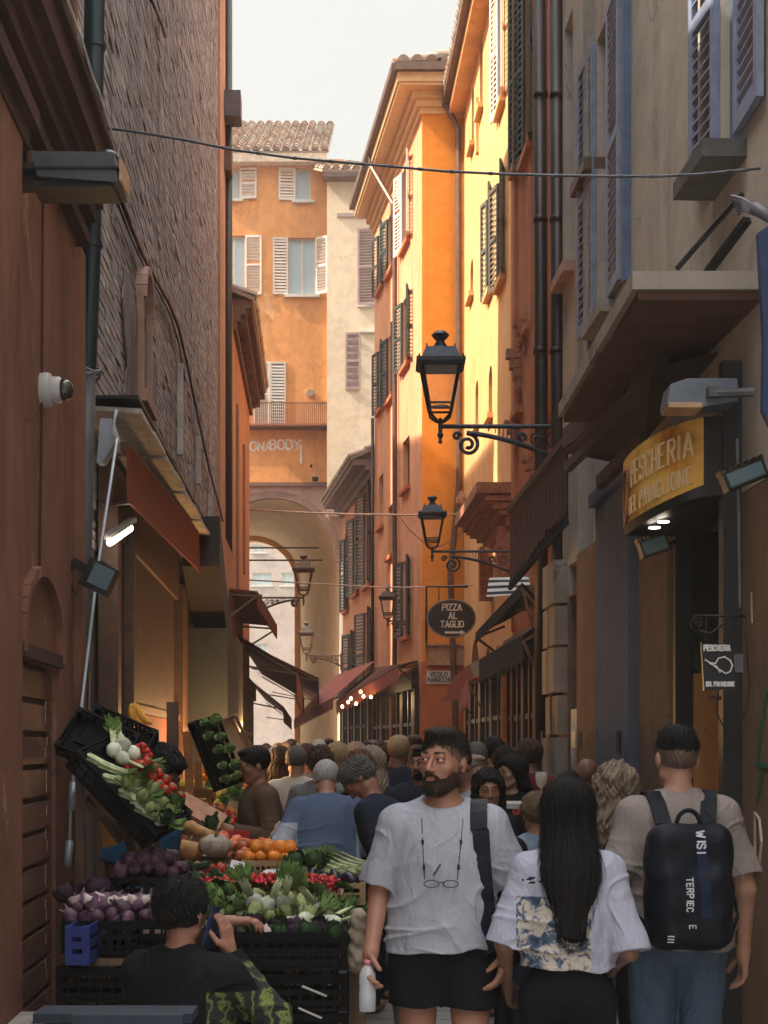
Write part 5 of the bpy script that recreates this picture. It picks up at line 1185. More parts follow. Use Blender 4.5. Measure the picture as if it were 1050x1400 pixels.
def person(px,Y,rz,H=1.75,lab='',grp=None,skin=None,hair=None,top=None,bottom=None,shoe=None,J=None,lean=0,headrot=(0,0,0),fem=False,vox=.006,fine=True,build=1.0,
           sleeve=.62,hem=.86,shorts=False,hairstyle='short',hands=None,beard=None,X_=None,topfold=1.0,longtop=False,legs=True,X0=None,z0=0,glasses=False,strands_n=0,beardt=.0045,shortz=.62,tweak=None,belly=0,skirt=False,extras=None,headscale=1.0,neckline=1.0,collar=False):
    s=H/1.75; j=dict(BASE); 
    if fem:
        for k in ('shL','shR'): j[k]=(j[k][0]*.86,)+j[k][1:]
        for k in ('elL','elR','wrL','wrR'): j[k]=(j[k][0]*.9,)+j[k][1:]
    if J: j.update(J)
    j={k:np.array(v,dtype=float) for k,v in j.items()}
    if lean:
        Rm=np.array(Matrix.Rotation(R(lean),3,'X')); c=j['pel']
        for k in ('chest','neck','head','shL','shR','elL','elR','wrL','wrR'):
            if J and k in J and k[:2] in ('el','wr'): continue
            j[k]=c+Rm@(j[k]-c)
    Rt=np.array(Matrix.Rotation(R(lean),3,'X')) if lean else np.eye(3); Rt=Rt.astype(f32)
    HR=Rot(*headrot)
    if lean: HR=(Rt@HR).astype(f32) if len(headrot)<4 else HR
    B=build; jc=j['pel']
    def T(p): return (p-jc.astype(f32))@Rt+jc.astype(f32)      # undo the lean
    def hq(p): return ((p-A3(j['head']))@HR)/headscale
    tb=.86 if fem else 1.0
    def torso(p,inf):
        q=T(p); 
        d=ell(q,(0,.0,1.27),(.165*B*tb+inf,.115*B+inf,.215+inf)); d=smin(d,ell(q,(0,-.004-belly*.5,1.08),(.135*B*tb+inf+belly*.3,.10*B+inf+belly,.17)),.06)
        d=smin(d,ell(q,(0,.005,.93),(.16*B+inf,.115*B+inf,.13)),.06)
        if fem:
            for s_ in (-1,1): d=smin(d,ell(q,(s_*.07,-.085,1.27),(.06+inf*.5,.055+inf*.5,.06)),.04)
        d=smin(d,cap(q,(-.15*B*tb,.012,1.40),(.15*B*tb,.012,1.40),.06*B+inf,.06*B+inf),.06); d=smin(d,ell(q,(0,.02,1.44),(.10*B,.065,.06+inf*.4)),.05)
        for s_ in (-1,1): d=smin(d,cap(q,(s_*.045,.022,1.475),(s_*.155*B*tb,.014,1.425),.034+inf*.6,.034+inf*.6),.03)
        return d
    def arm(p,sd,ru=.048,re=.040,rw=.026,inf=0,k=1.0):
        a=cap(p,j['sh'+sd],j['el'+sd],(ru+.006)*B*k+inf,re*B*k+inf); b=cap(p,j['el'+sd],j['wr'+sd],re*B*k+inf,rw*k+inf); return smin(a,b,.02)
    def legf(p,sd,inf=0,rt=.083,rk=.055,ra=.038):
        a=cap(p,j['hip'+sd],j['knee'+sd],rt*B+inf,rk*B+inf); b=cap(p,j['knee'+sd],j['ank'+sd],rk*B*.98+inf,ra+inf); c=ell(p,j['knee'+sd]*.62+j['ank'+sd]*.38+np.array((0,.02,0)),(.056*B+inf,.062*B+inf,.13)); return smin(smin(a,b,.03),c,.03)
    hd={'L':dict(dr=j['wrL']-j['elL'],pn=(-1,0,0),th=(0,-1,0),curl=.45),'R':dict(dr=j['wrR']-j['elR'],pn=(1,0,0),th=(0,-1,0),curl=.45)}
    for k,v in (hands or {}).items(): hd[k].update(v)
    def body(p):
        d=torso(p,-.012); q=T(p)
        hp=j['head']-HR.astype(float)@np.array((0,-.012,.06)); d=smin(d,cap(p,j['neck']-np.array((0,0,.03)),hp,.058*(tb**.8)*B**.5,.050*tb),.035)
        h=head_sdf(hq(p),fem,fine)*headscale; d=smin(d,h,.018)
        for sd in 'LR':
            d=smin(d,arm(p,sd,k=tb**1.2),.03)
            m_=np.linalg.norm(p-A3(j['wr'+sd]),axis=1)<.26
            hh=np.linalg.norm(p-A3(j['wr'+sd]),axis=1)-.02
            if m_.any() and vox<.011: hh[m_]=hand_sdf(p[m_],j['wr'+sd],k=.92 if fem else 1.0,**hd[sd])
            elif vox>=.011:
                v=np.array(hd[sd]['dr'],dtype=float); v/=np.linalg.norm(v); hh=cap(p,j['wr'+sd]+v*.03,j['wr'+sd]+v*.13,.036,.03)
            d=smin(d,hh,.012)
        if legs:
            for sd in 'LR':
                d=smin(d,legf(p,sd),.03); a=j['ank'+sd]; d=smin(d,cap(p,a+np.array((0,.03,-.035)),a+np.array((0,-.14,-.05)),.038,.030),.03)
        return d
    allj=np.array(list(j.values())); lo=allj.min(0)-.24; hi=allj.max(0)+.24; lo[2]=max(lo[2],-.03) if legs else max(lo[2],.5)
    loc=Vector((X(px,Y) if X0 is None else X0,Y,z0))
    def mk(name,fn,lo_,hi_,mats,parent=None,vx=None,matf=None):
        P,Q=mesh_sdf(fn,lo_,hi_,(vx or vox)/s); me=np_mesh(name,P*s,Q,(lambda c: matf(c/s)) if matf else None)
        o=link(name,me,mats,parent); return o
    root=mk('person',body,lo,hi,[skin,MAT_LIP] if fine else [skin],matf=(lambda c: (lambda q:((np.abs(q[:,0])<.021)&(q[:,2]>-.070)&(q[:,2]<-.049)&(q[:,1]<-.084)).astype(int))(hq(c.astype(f32)))) if fine else None)
    root.location=loc; root.rotation_euler=(0,0,R(rz)); tag(root,lab,'person',grp)
    # top
    if top is not None:
        def shirt(p):
            q=T(p); inf=.014*topfold; d=torso(p,inf)
            ww=.172*B*tb+.012*topfold; d2=ecap(q,(0,.0,1.28),(0,.0,hem-.1),ww,ww*1.09+belly*.5,.70); d=smin(d,d2,.05)
            if hem<.97 and not fem: d=smin(d,ecap(q,(0,0,1.0),(0,0,hem-.1),.178*B+.012,.196*B+.012,.68),.05)
            for sd in 'LR':
                a,b,w_=j['sh'+sd],j['el'+sd],j['wr'+sd]
                if sleeve<=1:
                    e=a+(b-a)*min(1,sleeve); n_=(b-a)/np.linalg.norm(b-a); c=cap(p,a-np.array((0,0,.008)),a+(b-a)*(sleeve+.1),.058*B*tb+.004,.060*B*tb+.018*topfold)
                    c=np.maximum(c,(p-A3(e))@A3(n_))
                else:
                    c=smin(cap(p,a,b,.060*B*tb+.012,.050*B*tb+.012),cap(p,b,w_,.050*B*tb+.012,.034+.008),.02); n_=(w_-b)/np.linalg.norm(w_-b); c=np.maximum(c,(p-A3(w_-n_*.01))@A3(n_))
                d=smin(d,c,.035)
            fo=.5*topfold; d=d-folds(q)*.0155*fo*2; d=d+wob(p,17,.0042*fo,st=(1,1,.55))+wob(p,34,.0018*fo,2.0,(1.2,1,.7))-.004*fo*np.maximum(0,np.sin(q[:,2]*60+8*np.abs(q[:,0])+3*np.sin(q[:,0]*9)))*np.clip((1.2-q[:,2])*3,0,1)
            z_=hem+.008*np.sin(q[:,0]*14)+.006*np.sin(q[:,0]*31+q[:,1]*20); d=np.maximum(d,z_-q[:,2])-.0022*np.exp(-((q[:,2]-z_-.022)/.0035)**2)*0
            nk=ell(q,(0,-.03,1.515),(.082*neckline,.085,.05*neckline)) if not collar else ell(q,(0,-.02,1.56),(.07,.07,.05)); d=smax(d,-nk,.008)
            return d
        FN['shirt']=shirt; FN['s']=s
        mk('shirt',shirt,[lo[0],lo[1],hem-.15 if not lean else .5],hi,top if isinstance(top,list) else [top],root,matf=tweak)
    if bottom is not None and legs:
        def pants(p):
            d=torso(p,.002); q=T(p); d=np.maximum(d,q[:,2]-(hem+.02)); 
            if skirt: d=smin(d,ecap(p,j['pel'],(0,0,.45),.15,.24,.75),.05)
            for sd in 'LR':
                inf=.016 if not shorts else .03; e=legf(p,sd,inf,rt=.084,rk=.058,ra=.05)
                if shorts: e=smin(cap(p,j['hip'+sd],j['knee'+sd],.094*B+.006,.088*B+.012),e,.02); e=np.maximum(e,shortz-p[:,2])
                else: e=np.maximum(e,.05-p[:,2])
                d=smin(d,e,.03)
            return d+wob(p,19,.0035,1.0,(1,1,.8))
        mk('shorts' if shorts else 'trousers',pants,[lo[0],lo[1],-.02],[hi[0],hi[1],hem+.2],[bottom],root,vx=vox*1.3)
    if shoe is not None and legs:
        for sd in 'LR':
            a=j['ank'+sd]
            def sh(p): d=smin(cap(p,a+np.array((0,.045,-.045)),a+np.array((0,-.14,-.05)),.044,.036),cap(p,a+np.array((0,.03,-.05)),a+np.array((0,.03,.02)),.042,.044),.02); return np.maximum(d,-p[:,2]+.001)
            mk('shoe',sh,a-np.array((.1,.25,.1)),a+np.array((.1,.12,.12)),[shoe],root,vx=vox*1.2)
    hv=max(vox*.8,.0035)
    hc=j['head']
    if hair is not None and hairstyle!='bald':
        def strands(q,amp=.004):
            if hairstyle=='verylong': an=np.arctan2(q[:,1]-.03,q[:,0]); return .0022*np.sin(an*30+1.5*np.sin(q[:,2]*9))+.0012*np.sin(an*71+2*np.sin(q[:,2]*7))
            an=np.arctan2(q[:,1],q[:,0]); return amp*np.sin(an*34+6*np.sin(q[:,2]*30)+9*q[:,2])+amp*.7*np.sin(q[:,0]*190+q[:,2]*60+3*np.sin(q[:,2]*40))
        def hairf(p):
            q=hq(p); st=hairstyle
            if st in('short','buzz','neat','curly','messy'):
                t={'short':.013,'buzz':.004,'neat':.013,'curly':.028,'messy':.020}[st]; ts=.003 if st=='neat' else t
                d=ell(q,(0,.020,.038),(.076+ts,.096+ts,.084+t)); 
                pl=-(q[:,1]*.72+q[:,2]*.69+.012); back=-.035-q[:,2]+np.clip(-q[:,1]*.3,-1,.1); d=smax(d,pl,.012); d=smax(d,back,.02)
                if st!='buzz': d=smin(d,ell(q,(0,-.035,.102+t*.3),(.055,.055,.020+t*.3)),.02)
                return (d+strands(q,.0012 if st in('short','buzz','neat') else .004)+(wob(q,90,.006) if st=='curly' else wob(q,60,.0035) if st=='messy' else 0))*headscale
            t=.022; d=ell(q,(0,.022,.036),(.078+t,.098+t,.085+t)); pl=-(q[:,1]*.80+q[:,2]*.6+.020); d=smax(d,pl,.012)
            if st=='bob': d=smin(d,ecap(q,(0,.045,.02),(0,.05,-.11),.085,.075,.75),.04); d=smax(d,-(ell(q,(0,-.075,-.03),(.060,.07,.10))),.015)
            elif st=='pony': d=smin(d,cap(q,(0,.10,.06),(0,.14,-.0),.03,.028),.02); d=smin(d,cap(q,(0,.14,0),(0,.12,-.20),.028,.018),.02)
            elif st in('long','wavy','verylong'):
                L={'long':-.27,'wavy':-.30,'verylong':-.46}[st]; 
                w1={'long':.085,'wavy':.115,'verylong':.102}[st]
                b_=ecap(q,(0,.055,.03),(0,.085,L*.55),.088,w1,.62); c_=ecap(q,(0,.085,L*.5),(0.0,.10,L),w1,.05,.55); b_=smin(b_,c_,.04)
                for s_ in (-1,1): b_=smin(b_,cap(q,(s_*.075,.01,.02),(s_*.085,.03,L*.4),.026,.03),.03)
                b_=smax(b_,-(ell(q,(0,-.085,-.04),(.062,.075,.13))),.015); d=smin(d,b_,.03)
                if st=='wavy': d=d+wob(q,55,.009,st=(1,1,.8))
            return (d+strands(q,.0045))*headscale
        ex=np.array((.2,.24,.2)); lo2=hc-ex-np.array((0,0,.45 if hairstyle in('long','wavy','verylong','pony') else 0)); mk('hair',hairf,lo2,hc+ex,[hair] if not isinstance(hair,list) else hair,root,vx=hv,matf=(lambda c:(lambda q:(q[:,2]<.045-np.clip(q[:,1],-.1,.1)*.25+.005*np.sin(q[:,0]*95+q[:,1]*160)+.003*np.sin(q[:,0]*310+q[:,1]*270)).astype(int))(hq(c.astype(f32)))) if isinstance(hair,list) else None)
        if strands_n:
            hm=hair[0] if isinstance(hair,list) else hair; lg=hairstyle in('long','wavy','verylong')
            add_strands('loose_hair',hairf,hc+np.array((0,.03,-.15 if lg else .03)),np.array((.14,.16,.36)) if lg else np.array((.1,.12,.1)),strands_n,.16 if lg else .030,.0009,hm,root,s,lie=1.0 if lg else .78,out=.003,keep=(lambda p_: hq(p_)[:,2]>.035) if not lg else None,grav=(0,0,-1) if lg else (0,.8,-.35))
    if beard is not None:
        def bf(p):
            q=hq(p); d=head_sdf(q,fem,fine)-beardt+wob(q,150,.0014)
            reg=q[:,2]+.050-np.clip((np.abs(q[:,0])-.050)*1.5,0,.045)-np.clip((.032-np.abs(q[:,0]))*1.2,0,.013)+.006*np.sin(q[:,1]*60); d=smax(d,reg,.004); d=np.maximum(d,q[:,1]+.004-np.clip(q[:,2]*-.3-.01,0,.05)); d=np.maximum(d,-ell(q,(0,-.095,-.059),(.019,.02,.0085)))
            d=np.maximum(d,-.128-q[:,2]); return d*headscale
        mk('beard',bf,hc-.17,hc+.17,[beard],root,vx=hv)
        if strands_n: add_strands('beard_hair',bf,hc+np.array((0,-.05,-.07)),np.array((.09,.08,.07)),strands_n,.0075,.0007,beard,root,s,lie=.45,keep=lambda p_: hq(p_)[:,2]<-.03)
    if fine:
        HRm=Matrix([[float(x) for x in r] for r in HR])
        def hp_(v): return (Vector(hc)+HRm@(Vector(v)*headscale))*s
        for s_ in (-1,1):
            m=MB(); m.lathe(Vector((0,0,0)),[(.0001,-.0118),(.006,-.0100),(.0105,-.005),(.0118,0),(.0105,.005),(.006,.0100),(.0001,.0118)],14,0)
            m.lathe(Vector((0,0,0)),[(.0001,.01235),(.0055,.0112),(.0058,.0105)],14,1)
            look=HRm@Vector((EYE_LOOK[0],-1,EYE_LOOK[1])).normalized(); qv=look.to_track_quat('Z','Y').to_matrix()
            m.v=[tuple(qv@Vector(v)*s*headscale+hp_((s_*.031,-.0800,.0112))) for v in m.v]; me=m.mesh('eye',smooth=True); link('eye',me,[MAT_EYE,MAT_IRIS],root)
            m=MB(); br=[hp_((s_*(.014+.012*k),-.0985+.0042*k+.0006*k*k,.034+.0025*math.sin(k*.9))) for k in range(4)]; m.tube(br,[.0035*s,.0042*s,.0036*s,.002*s],6); m.build_local=None
            me=m.mesh('eyebrow',smooth=True); link('eyebrow',me,[hair if (hair and not isinstance(hair,list)) else MAT_BROW],root)
    if glasses and fine:
        m=MB()
        for s_ in (-1,1):
            c=Vector((s_*.033,-.105,.008)); pts=[hp_(c+Vector((.021*math.cos(a),0,.016*math.sin(a)))) for a in [2*math.pi*k/14 for k in range(15)]]; m.tube(pts,.0016*s,5)
            m.tube([hp_((s_*.054,-.103,.012)),hp_((s_*.076,-.04,.014)),hp_((s_*.08,.01,.012))],.0016*s,5)
        m.tube([hp_((-.012,-.106,.01)),hp_((.012,-.106,.01))],.0016*s,5); link('glasses',m.mesh('glasses'),[MAT_BROW],root)
    root['_s']=s
    if extras: extras(root,j,s,HR)
    del root['_s']
    return root
MAT_EYE=simple('eye_white',(.55,.52,.5),.25,0,.03,5,0); MAT_IRIS=simple('dark_iris',(.03,.018,.012),.15,bump=0); MAT_BROW=simple('black_frame',(.015,.012,.01),.5,bump=0)
MAT_LIP=simple('lip_skin',(.33,.13,.10),.45,0,.1,30,.05); EYE_LOOK=(0,0)
sk_tan=skinmat('tan_skin',(.30,.15,.10)); sk_lt=skinmat('light_skin',(.38,.215,.15)); sk_dk=skinmat('olive_skin',(.21,.11,.075))
h_blk=hairmat('black_hair',(.005,.005,.006)); h_br=hairmat('brown_hair',(.045,.025,.016)); h_red=hairmat('auburn_hair',(.11,.045,.025)); h_grey=hairmat('silver_hair',(.42,.41,.40)); h_dgrey=hairmat('dark_grey_hair',(.10,.095,.09)); h_blond=hairmat('ash_blonde_hair',(.26,.20,.15)); h_lblond=hairmat('blonde_hair',(.33,.23,.13))
# ------------------------------------------------------------------ cloth colours
c_tee=clothmat('white_cotton',(.33,.345,.40),(.28,.295,.345),.9,.7,8); c_tee2=clothmat('lilac_white_cotton',(.36,.37,.46),(.31,.32,.41),.9,.7,8)
c_blk=clothmat('black_cotton',(.006,.007,.009),(.009,.010,.013),.9,.3,5); c_navy=clothmat('navy_cotton',(.014,.02,.035),(.02,.027,.045),.9,.3,5)
c_blue=clothmat('dusty_blue_cotton',(.085,.12,.20),(.07,.10,.17),.9,.35,5); c_pale=clothmat('pale_blue_cotton',(.33,.37,.44),None,.9,.35,5)
c_sand=clothmat('sand_cotton',(.26,.225,.21),(.22,.19,.175),.9,.7,8); c_jean=clothmat('washed_denim',(.10,.155,.22),(.05,.085,.14),.9,.9,11)
c_brown=clothmat('brown_wool',(.11,.075,.05),(.08,.05,.035),.95,.3,5); c_royal=clothmat('bright_blue_cotton',(.02,.11,.26),(.02,.09,.2),.9,.35,5); c_cream=clothmat('cream_cotton',(.48,.44,.38),None,.9,.3,5)
c_rust=clothmat('rust_cotton',(.25,.09,.05),None,.9,.3,5); c_grey=clothmat('grey_cotton',(.15,.15,.16),None,.9,.3,5)
c_bag=clothmat('black_nylon',(.006,.008,.014),(.010,.013,.02),.5,.3,8)
def ribbon(name,pts,w,th,mat,par=None,nrm=None):
    m=MB(); L=len(pts); vs=[]
    for i,p in enumerate(pts):
        d=(pts[min(i+1,L-1)]-pts[max(i-1,0)]).normalized(); n=nrm[i] if nrm else Vector((0,-1,0)); sd=d.cross(n).normalized()*w/2; nn=sd.cross(d).normalized()*th/2
        vs.append([p-sd-nn,p+sd-nn,p+sd+nn,p-sd+nn])
    fl=[v for r in vs for v in r]; fs=[(4*i+k,4*i+(k+1)%4,4*i+4+(k+1)%4,4*i+4+k) for i in range(L-1) for k in range(4)]+[(0,1,2,3),(4*L-1,4*L-2,4*L-3,4*L-4)]
    m.add(fl,fs); me=m.mesh(name); return link(name,me,mat,par)
def at_person(o,name,lab=None,cat=None):
    e=empty(name,o.location.copy(),lab,cat); e.rotation_euler=o.rotation_euler; return e
def localmesh(m,name,mat,par,smooth=False): return link(name,m.mesh(name,smooth=smooth),mat,par)
# ---- 1 bearded man in white tee
EYE_LOOK=(-.35,0)
man=person(606,5.65,-4,1.76,'bearded man in white tee and black shorts walking toward us, looking aside',skin=sk_tan,hair=[hairmat('dark_brown_hair',(.02,.013,.01)),skinmat('stubble_brown',(.13,.075,.052))],top=c_tee,bottom=c_blk,beard=hairmat('dark_beard',(.035,.022,.016)),shorts=True,shortz=.755,vox=.004,hem=.955,sleeve=.86,hairstyle='neat',headrot=(-26,-3,2),
  J=dict(elR=(-.235,.02,1.155),wrR=(-.255,-.14,.955),elL=(.275,.03,1.16),wrL=(.225,-.08,.95),kneeL=(.11,-.10,.50),ankL=(.11,-.08,.09),kneeR=(-.10,.0,.49),ankR=(-.11,.14,.11)),shoe=c_blk,build=1.0,hands=dict(R=dict(curl=.62)),beardt=.0014,strands_n=2600)
fs_=dict(FN); sS=FN['s']
sg_=at_person(man,'sunglasses','thin sunglasses hanging on a dark cord over the white tee','glasses')
m=MB()
for s_,x0 in ((-1,-.062),(1,.055)):
    pts=[topz(fs_['shirt'],s_*.075,-.01,.004)]+[surf(fs_['shirt'],s_*.075+(x0-s_*.075)*t,1.44-.22*t,o=.004) for t in (.05,.2,.4,.6,.8,1)]
    m.tube([p*sS for p in pts],.0014,5)
    for k in (3,5): m.tube([pts[k]*sS+Vector((0,0,.008)),pts[k]*sS-Vector((0,0,.008))],.005,6)
localmesh(m,'cord',MAT_BROW,sg_)
m=MB()
for s_ in (-1,1):
    c=surf(fs_['shirt'],s_*.034-.003,1.205,o=.012)*sS; pts=[c+Vector((.027*math.cos(a),0,.013*math.sin(a))) for a in [2*math.pi*k/16 for k in range(17)]]; m.tube(pts,.0018,5)
m.tube([surf(fs_['shirt'],-.01,1.21,o=.012)*sS,surf(fs_['shirt'],.006,1.21,o=.012)*sS],.0022,5)
m.tube([surf(fs_['shirt'],-.03,1.235,o=.008)*sS,surf(fs_['shirt'],-.005,1.275,o=.008)*sS],.0028,5)
localmesh(m,'frame',MAT_BROW,sg_)
bp=at_person(man,'backpack','black shoulder bag strap and bag hung from the bearded man\'s left shoulder','bag')
xs=.150; pts=[surf(fs_['shirt'],xs+.035*t**1.5,1.385-.50*t,o=.010) for t in [k/14 for k in range(15)]]; pts=[rayhit(fs_['shirt'],(xs-.02,.0,1.36),(0,math.sin(R(a)),math.cos(R(a))),.011) for a in (45,25,5,-15,-35,-52,-68)]+[q+Vector((-.012*(1-k/14),-.004*(1-k/14),0)) for k,q in enumerate(pts)]
ribbon('strap',[p*sS for p in pts],.062,.008,c_bag,bp,[Vector((0,math.sin(R(a)),math.cos(R(a)))) for a in (45,25,5,-15,-35,-52,-68)]+[Vector((.25,-1,0))]*15)
def sdf_part(name,fn,lo,hi,vox,mats,par,matf=None):
    P,Q=mesh_sdf(fn,lo,hi,vox); return link(name,np_mesh(name,P,Q,matf),mats,par)
def rbox(p,c,h,r):
    q=np.abs(p-A3(c))-A3(h)+r; return np.linalg.norm(np.maximum(q,0),axis=1)+np.minimum(q.max(1),0)-r
sdf_part('bag_body',lambda p: smin(rbox(p,(.16,.25,1.12),(.15,.10,.24),.05),rbox(p,(.21,.16,1.05),(.05,.1,.2),.04),.05)+wob(p,20,.004),(-.1,.0,.8),(.45,.5,1.5),.008,c_bag,bp)
bo=at_person(man,'water_bottle','small clear plastic water bottle held in the bearded man\'s lowered hand','bottle')
clearp=NT('clear_plastic'); clearp.color((.75,.8,.85)); clearp.set(Roughness=.08,Alpha=.45); clearp=clearp.m
bx0=Vector((-.262,-.215,.845)); m=MB(); m.lathe(bx0,[(.0,-.085),(.030,-.08),(.031,-.02),(.029,.0),(.031,.02),(.030,.05),(.012,.085)],14); localmesh(m,'body',clearp,bo,True)
m=MB(); m.lathe(bx0,[(.014,.083),(.0145,.1),(.0,.101)],12); localmesh(m,'cap',simple('pink_cap',(.5,.15,.2),.4,bump=0),bo,True)
m=MB(); 
for k in range(1): m.beam(Vector((-.195,-.155,.80)),Vector((-.195,-.155,.81)),.003,.003)
# ---- 2 long-haired woman, seen from behind, printed tee
prt=NT('blue_cream_print'); oc=prt.n('ShaderNodeTexCoord').outputs['Object']; nf=prt.noise(21,8,.70,oc,dist=.7)
prt.color(prt.ramp(nf,[(.36,(.02,.035,.075)),(.46,(.05,.09,.16)),(.5,(.42,.38,.33)),(.60,(.50,.45,.40)),(.64,(.10,.14,.22)),(.8,(.03,.05,.10))])); prt.set(Roughness=.85); prt=prt.m
def prf(c):
    q=c; r=(q[:,1]>.03)&(q[:,0]>-.085)&(q[:,0]<.205)&(q[:,2]<1.315); t=(q[:,1]>.03)&(q[:,2]>1.365)&(q[:,2]<1.392)&((np.sin(q[:,0]*140)+np.sin(q[:,2]*300+q[:,0]*90))>.15)&(np.abs(q[:,0]-.06)<.12)
    return np.where(r,1,np.where(t,2,0))
wom=person(776,5.45,176,1.57,'woman with very long straight black hair in a white tee with blue-cream back print',skin=sk_dk,hair=h_blk,top=[c_tee2,prt,c_navy],bottom=c_blk,vox=.004,hem=1.03,sleeve=1.0,fem=True,hairstyle='verylong',headrot=(4,8,0),topfold=1.35,tweak=prf,strands_n=1500,build=1.06,shoe=c_blk,
  J=dict(elL=(.25,.05,1.12),wrL=(.235,-.14,.93),elR=(-.235,.08,1.10),wrR=(-.20,-.14,1.02),shL=(.165,.01,1.42),shR=(-.165,.01,1.42)))
# ---- 3 backpack man from behind
bpm=person(926,6.1,184,1.775,'man in sand-coloured tee and jeans seen from behind, hair cropped at the neck',skin=sk_lt,hair=[h_blk,skinmat('stubble_grey',(.12,.085,.07))],top=c_sand,bottom=c_jean,vox=.004,hem=.90,sleeve=.80,hairstyle='neat',headrot=(3,6,0),strands_n=1800,build=1.08,shoe=c_grey,
  J=dict(elL=(.25,.05,1.14),wrL=(.20,-.16,1.06),elR=(-.26,.03,1.12),wrR=(-.27,-.02,.87)))
fb=dict(FN); bS=FN['s']
bk=at_person(bpm,'backpack','black backpack with white vertical lettering worn over the sand tee','bag')
def bagf(p):
    d=rbox(p,(0.02,.235,1.155),(.165,.085,.235),.07); d=smin(d,rbox(p,(0.02,.29,1.08),(.13,.06,.15),.05),.04); q=p-A3((.02,.235,1.155))
    return d+wob(p,22,.004)+.014*np.clip(np.abs(q[:,0])*4-.4,0,1)*np.clip(q[:,2]*6,0,1)
sdf_part('bag_body',lambda p:bagf(p/bS)*bS,(-.25,.05,.8),(.3,.45,1.55),.005,c_bag,bk)
for s_ in (-1,1):
    pts=[Vector((s_*.085+.02,.20,1.385))]+[topz(fb['shirt'],s_*(.10+.01*k),.09-.04*k,.008) for k in range(3)]+[surf(fb['shirt'],s_*.13,1.36-.1*k,o=.01) for k in range(4)]
    ribbon('strap',[p*bS for p in pts],.062,.012,c_bag,bk,[Vector((0,.7,1))]+[Vector((0,.3,1))]*3+[Vector((0,-1,0))]*4)
    pts=[Vector((s_*.155,.22,.99)),Vector((s_*.20,.14,1.03)),Vector((s_*.215,.05,1.08)),Vector((s_*.205,-.03,1.12))]
    ribbon('lower_strap',[p*bS for p in pts],.03,.006,c_bag,bk,[Vector((s_,.3,0))]*4)
m=MB(); m.tube([Vector((.02+.045*math.cos(a),.235,1.385+.055*math.sin(a)))*bS for a in [math.pi*k/10 for k in range(11)]],.009,8); localmesh(m,'handle',c_bag,bk,True)
m=MB(); 
def bagpt(u,v,o): # u vertical-down text axis
    return surf(bagf,v,u,front=False,o=.001+o)*bS
def vtext(txt,zt,x,h,w):
    z=zt
    for c in txt:
        mx=max([p[0] for s2 in GL[c] for p in s2]) if GL[c] else .3
        for s2 in GL[c]:
            for p,q in zip(s2,s2[1:]):
                f_=lambda r: bagpt(z-r[0]*h*.9,x-(r[1]-.5)*h*-1*-1,.003)
                A_,B_=f_(p),f_(q); d=(B_-A_)
                if d.length>1e-4: m.beam(A_-d.normalized()*w*.3,B_+d.normalized()*w*.3,w,.003,up=Vector((0,1,0)))
        z-=mx*h*.9+h*.28
vtext('WISI',1.365,-.005,.030,.0065); vtext('TERPIEC',1.195,.045,.024,.0045); vtext('E',1.02,.035,.024,.0035); vtext("III",.985,.115,.02,.004)
localmesh(m,'lettering',simple('white_bag_print',(.6,.62,.68),.5,bump=0),bk)
m=MB(); pz=[bagpt(1.36-.045*k,-.005-.002*k,.0015) for k in range(8)]; ribbon('zip_flap',pz,.040,.003,clothmat('navy_strip',(.012,.02,.055),None,.6,.1),bk,[Vector((0,1,0))]*8)
# ---- 4 seated man on the phone
tdye=NT('green_black_tie_dye'); oc=tdye.n('ShaderNodeTexCoord').outputs['Object']; wv=tdye.n('ShaderNodeTexWave'); tdye.l(tdye.scale((1,1,1),oc),wv.inputs[0]); wv.inputs['Scale'].default_value=7; wv.inputs['Distortion'].default_value=9; wv.inputs['Detail'].default_value=4; wv.inputs['Detail Scale'].default_value=2.5
tdye.color(tdye.ramp(wv.outputs[1],[(.45,(.010,.012,.012)),(.75,(.035,.055,.018)),(1,(.16,.20,.05))])); tdye.set(Roughness=.8); tdye=tdye.m
seat=person(248,5.75,162,1.75,'seated man in black jacket with green patterned sleeve talking on a phone',skin=sk_tan,hair=h_blk,top=[clothmat('black_jacket',(.005,.006,.009),(.009,.010,.013),.8,.6,8),tdye],bottom=c_blk,vox=.0045,hem=.95,sleeve=2,hairstyle='messy',strands_n=2200,headrot=(-8,2,0),z0=-.555,headscale=1.0,shoe=c_blk,
  tweak=lambda c: ((c[:,0]<-.15)&((c[:,2]<1.36)|((c[:,1]<-.015)&(c[:,2]<1.46)))).astype(int), topfold=1.6,
  J=dict(kneeL=(.2,-.42,.98),kneeR=(-.2,-.42,.98),ankL=(.2,-.40,.61),ankR=(-.2,-.40,.61),elR=(-.34,-.11,1.235),wrR=(-.165,-.07,1.485),elL=(.17,-.25,1.33),wrL=(.02,-.46,1.55),shL=(.17,-.02,1.41),shR=(-.19,.01,1.41)),
  hands=dict(R=dict(dr=(.15,.02,1),pn=(.85,-.1,0),th=(.1,.75,.3),curl=.35),L=dict(dr=(-.93,-.35,.1),pn=(0,0,-1),th=(.3,-.9,.1),curl=.55)))
ph=at_person(seat,'mobile_phone','dark blue phone pressed to the seated man\'s ear','phone'); m=MB(); M_=Matrix.Rotation(R(-8),3,'Y')@Matrix.Rotation(R(14),3,'X'); bx_(m,Vector((-.108,-.03,1.585)),.005,.036,.078,M_); localmesh(m,'case',simple('dark_blue_case',(.015,.025,.07),.35,0,.1,10,0),ph)
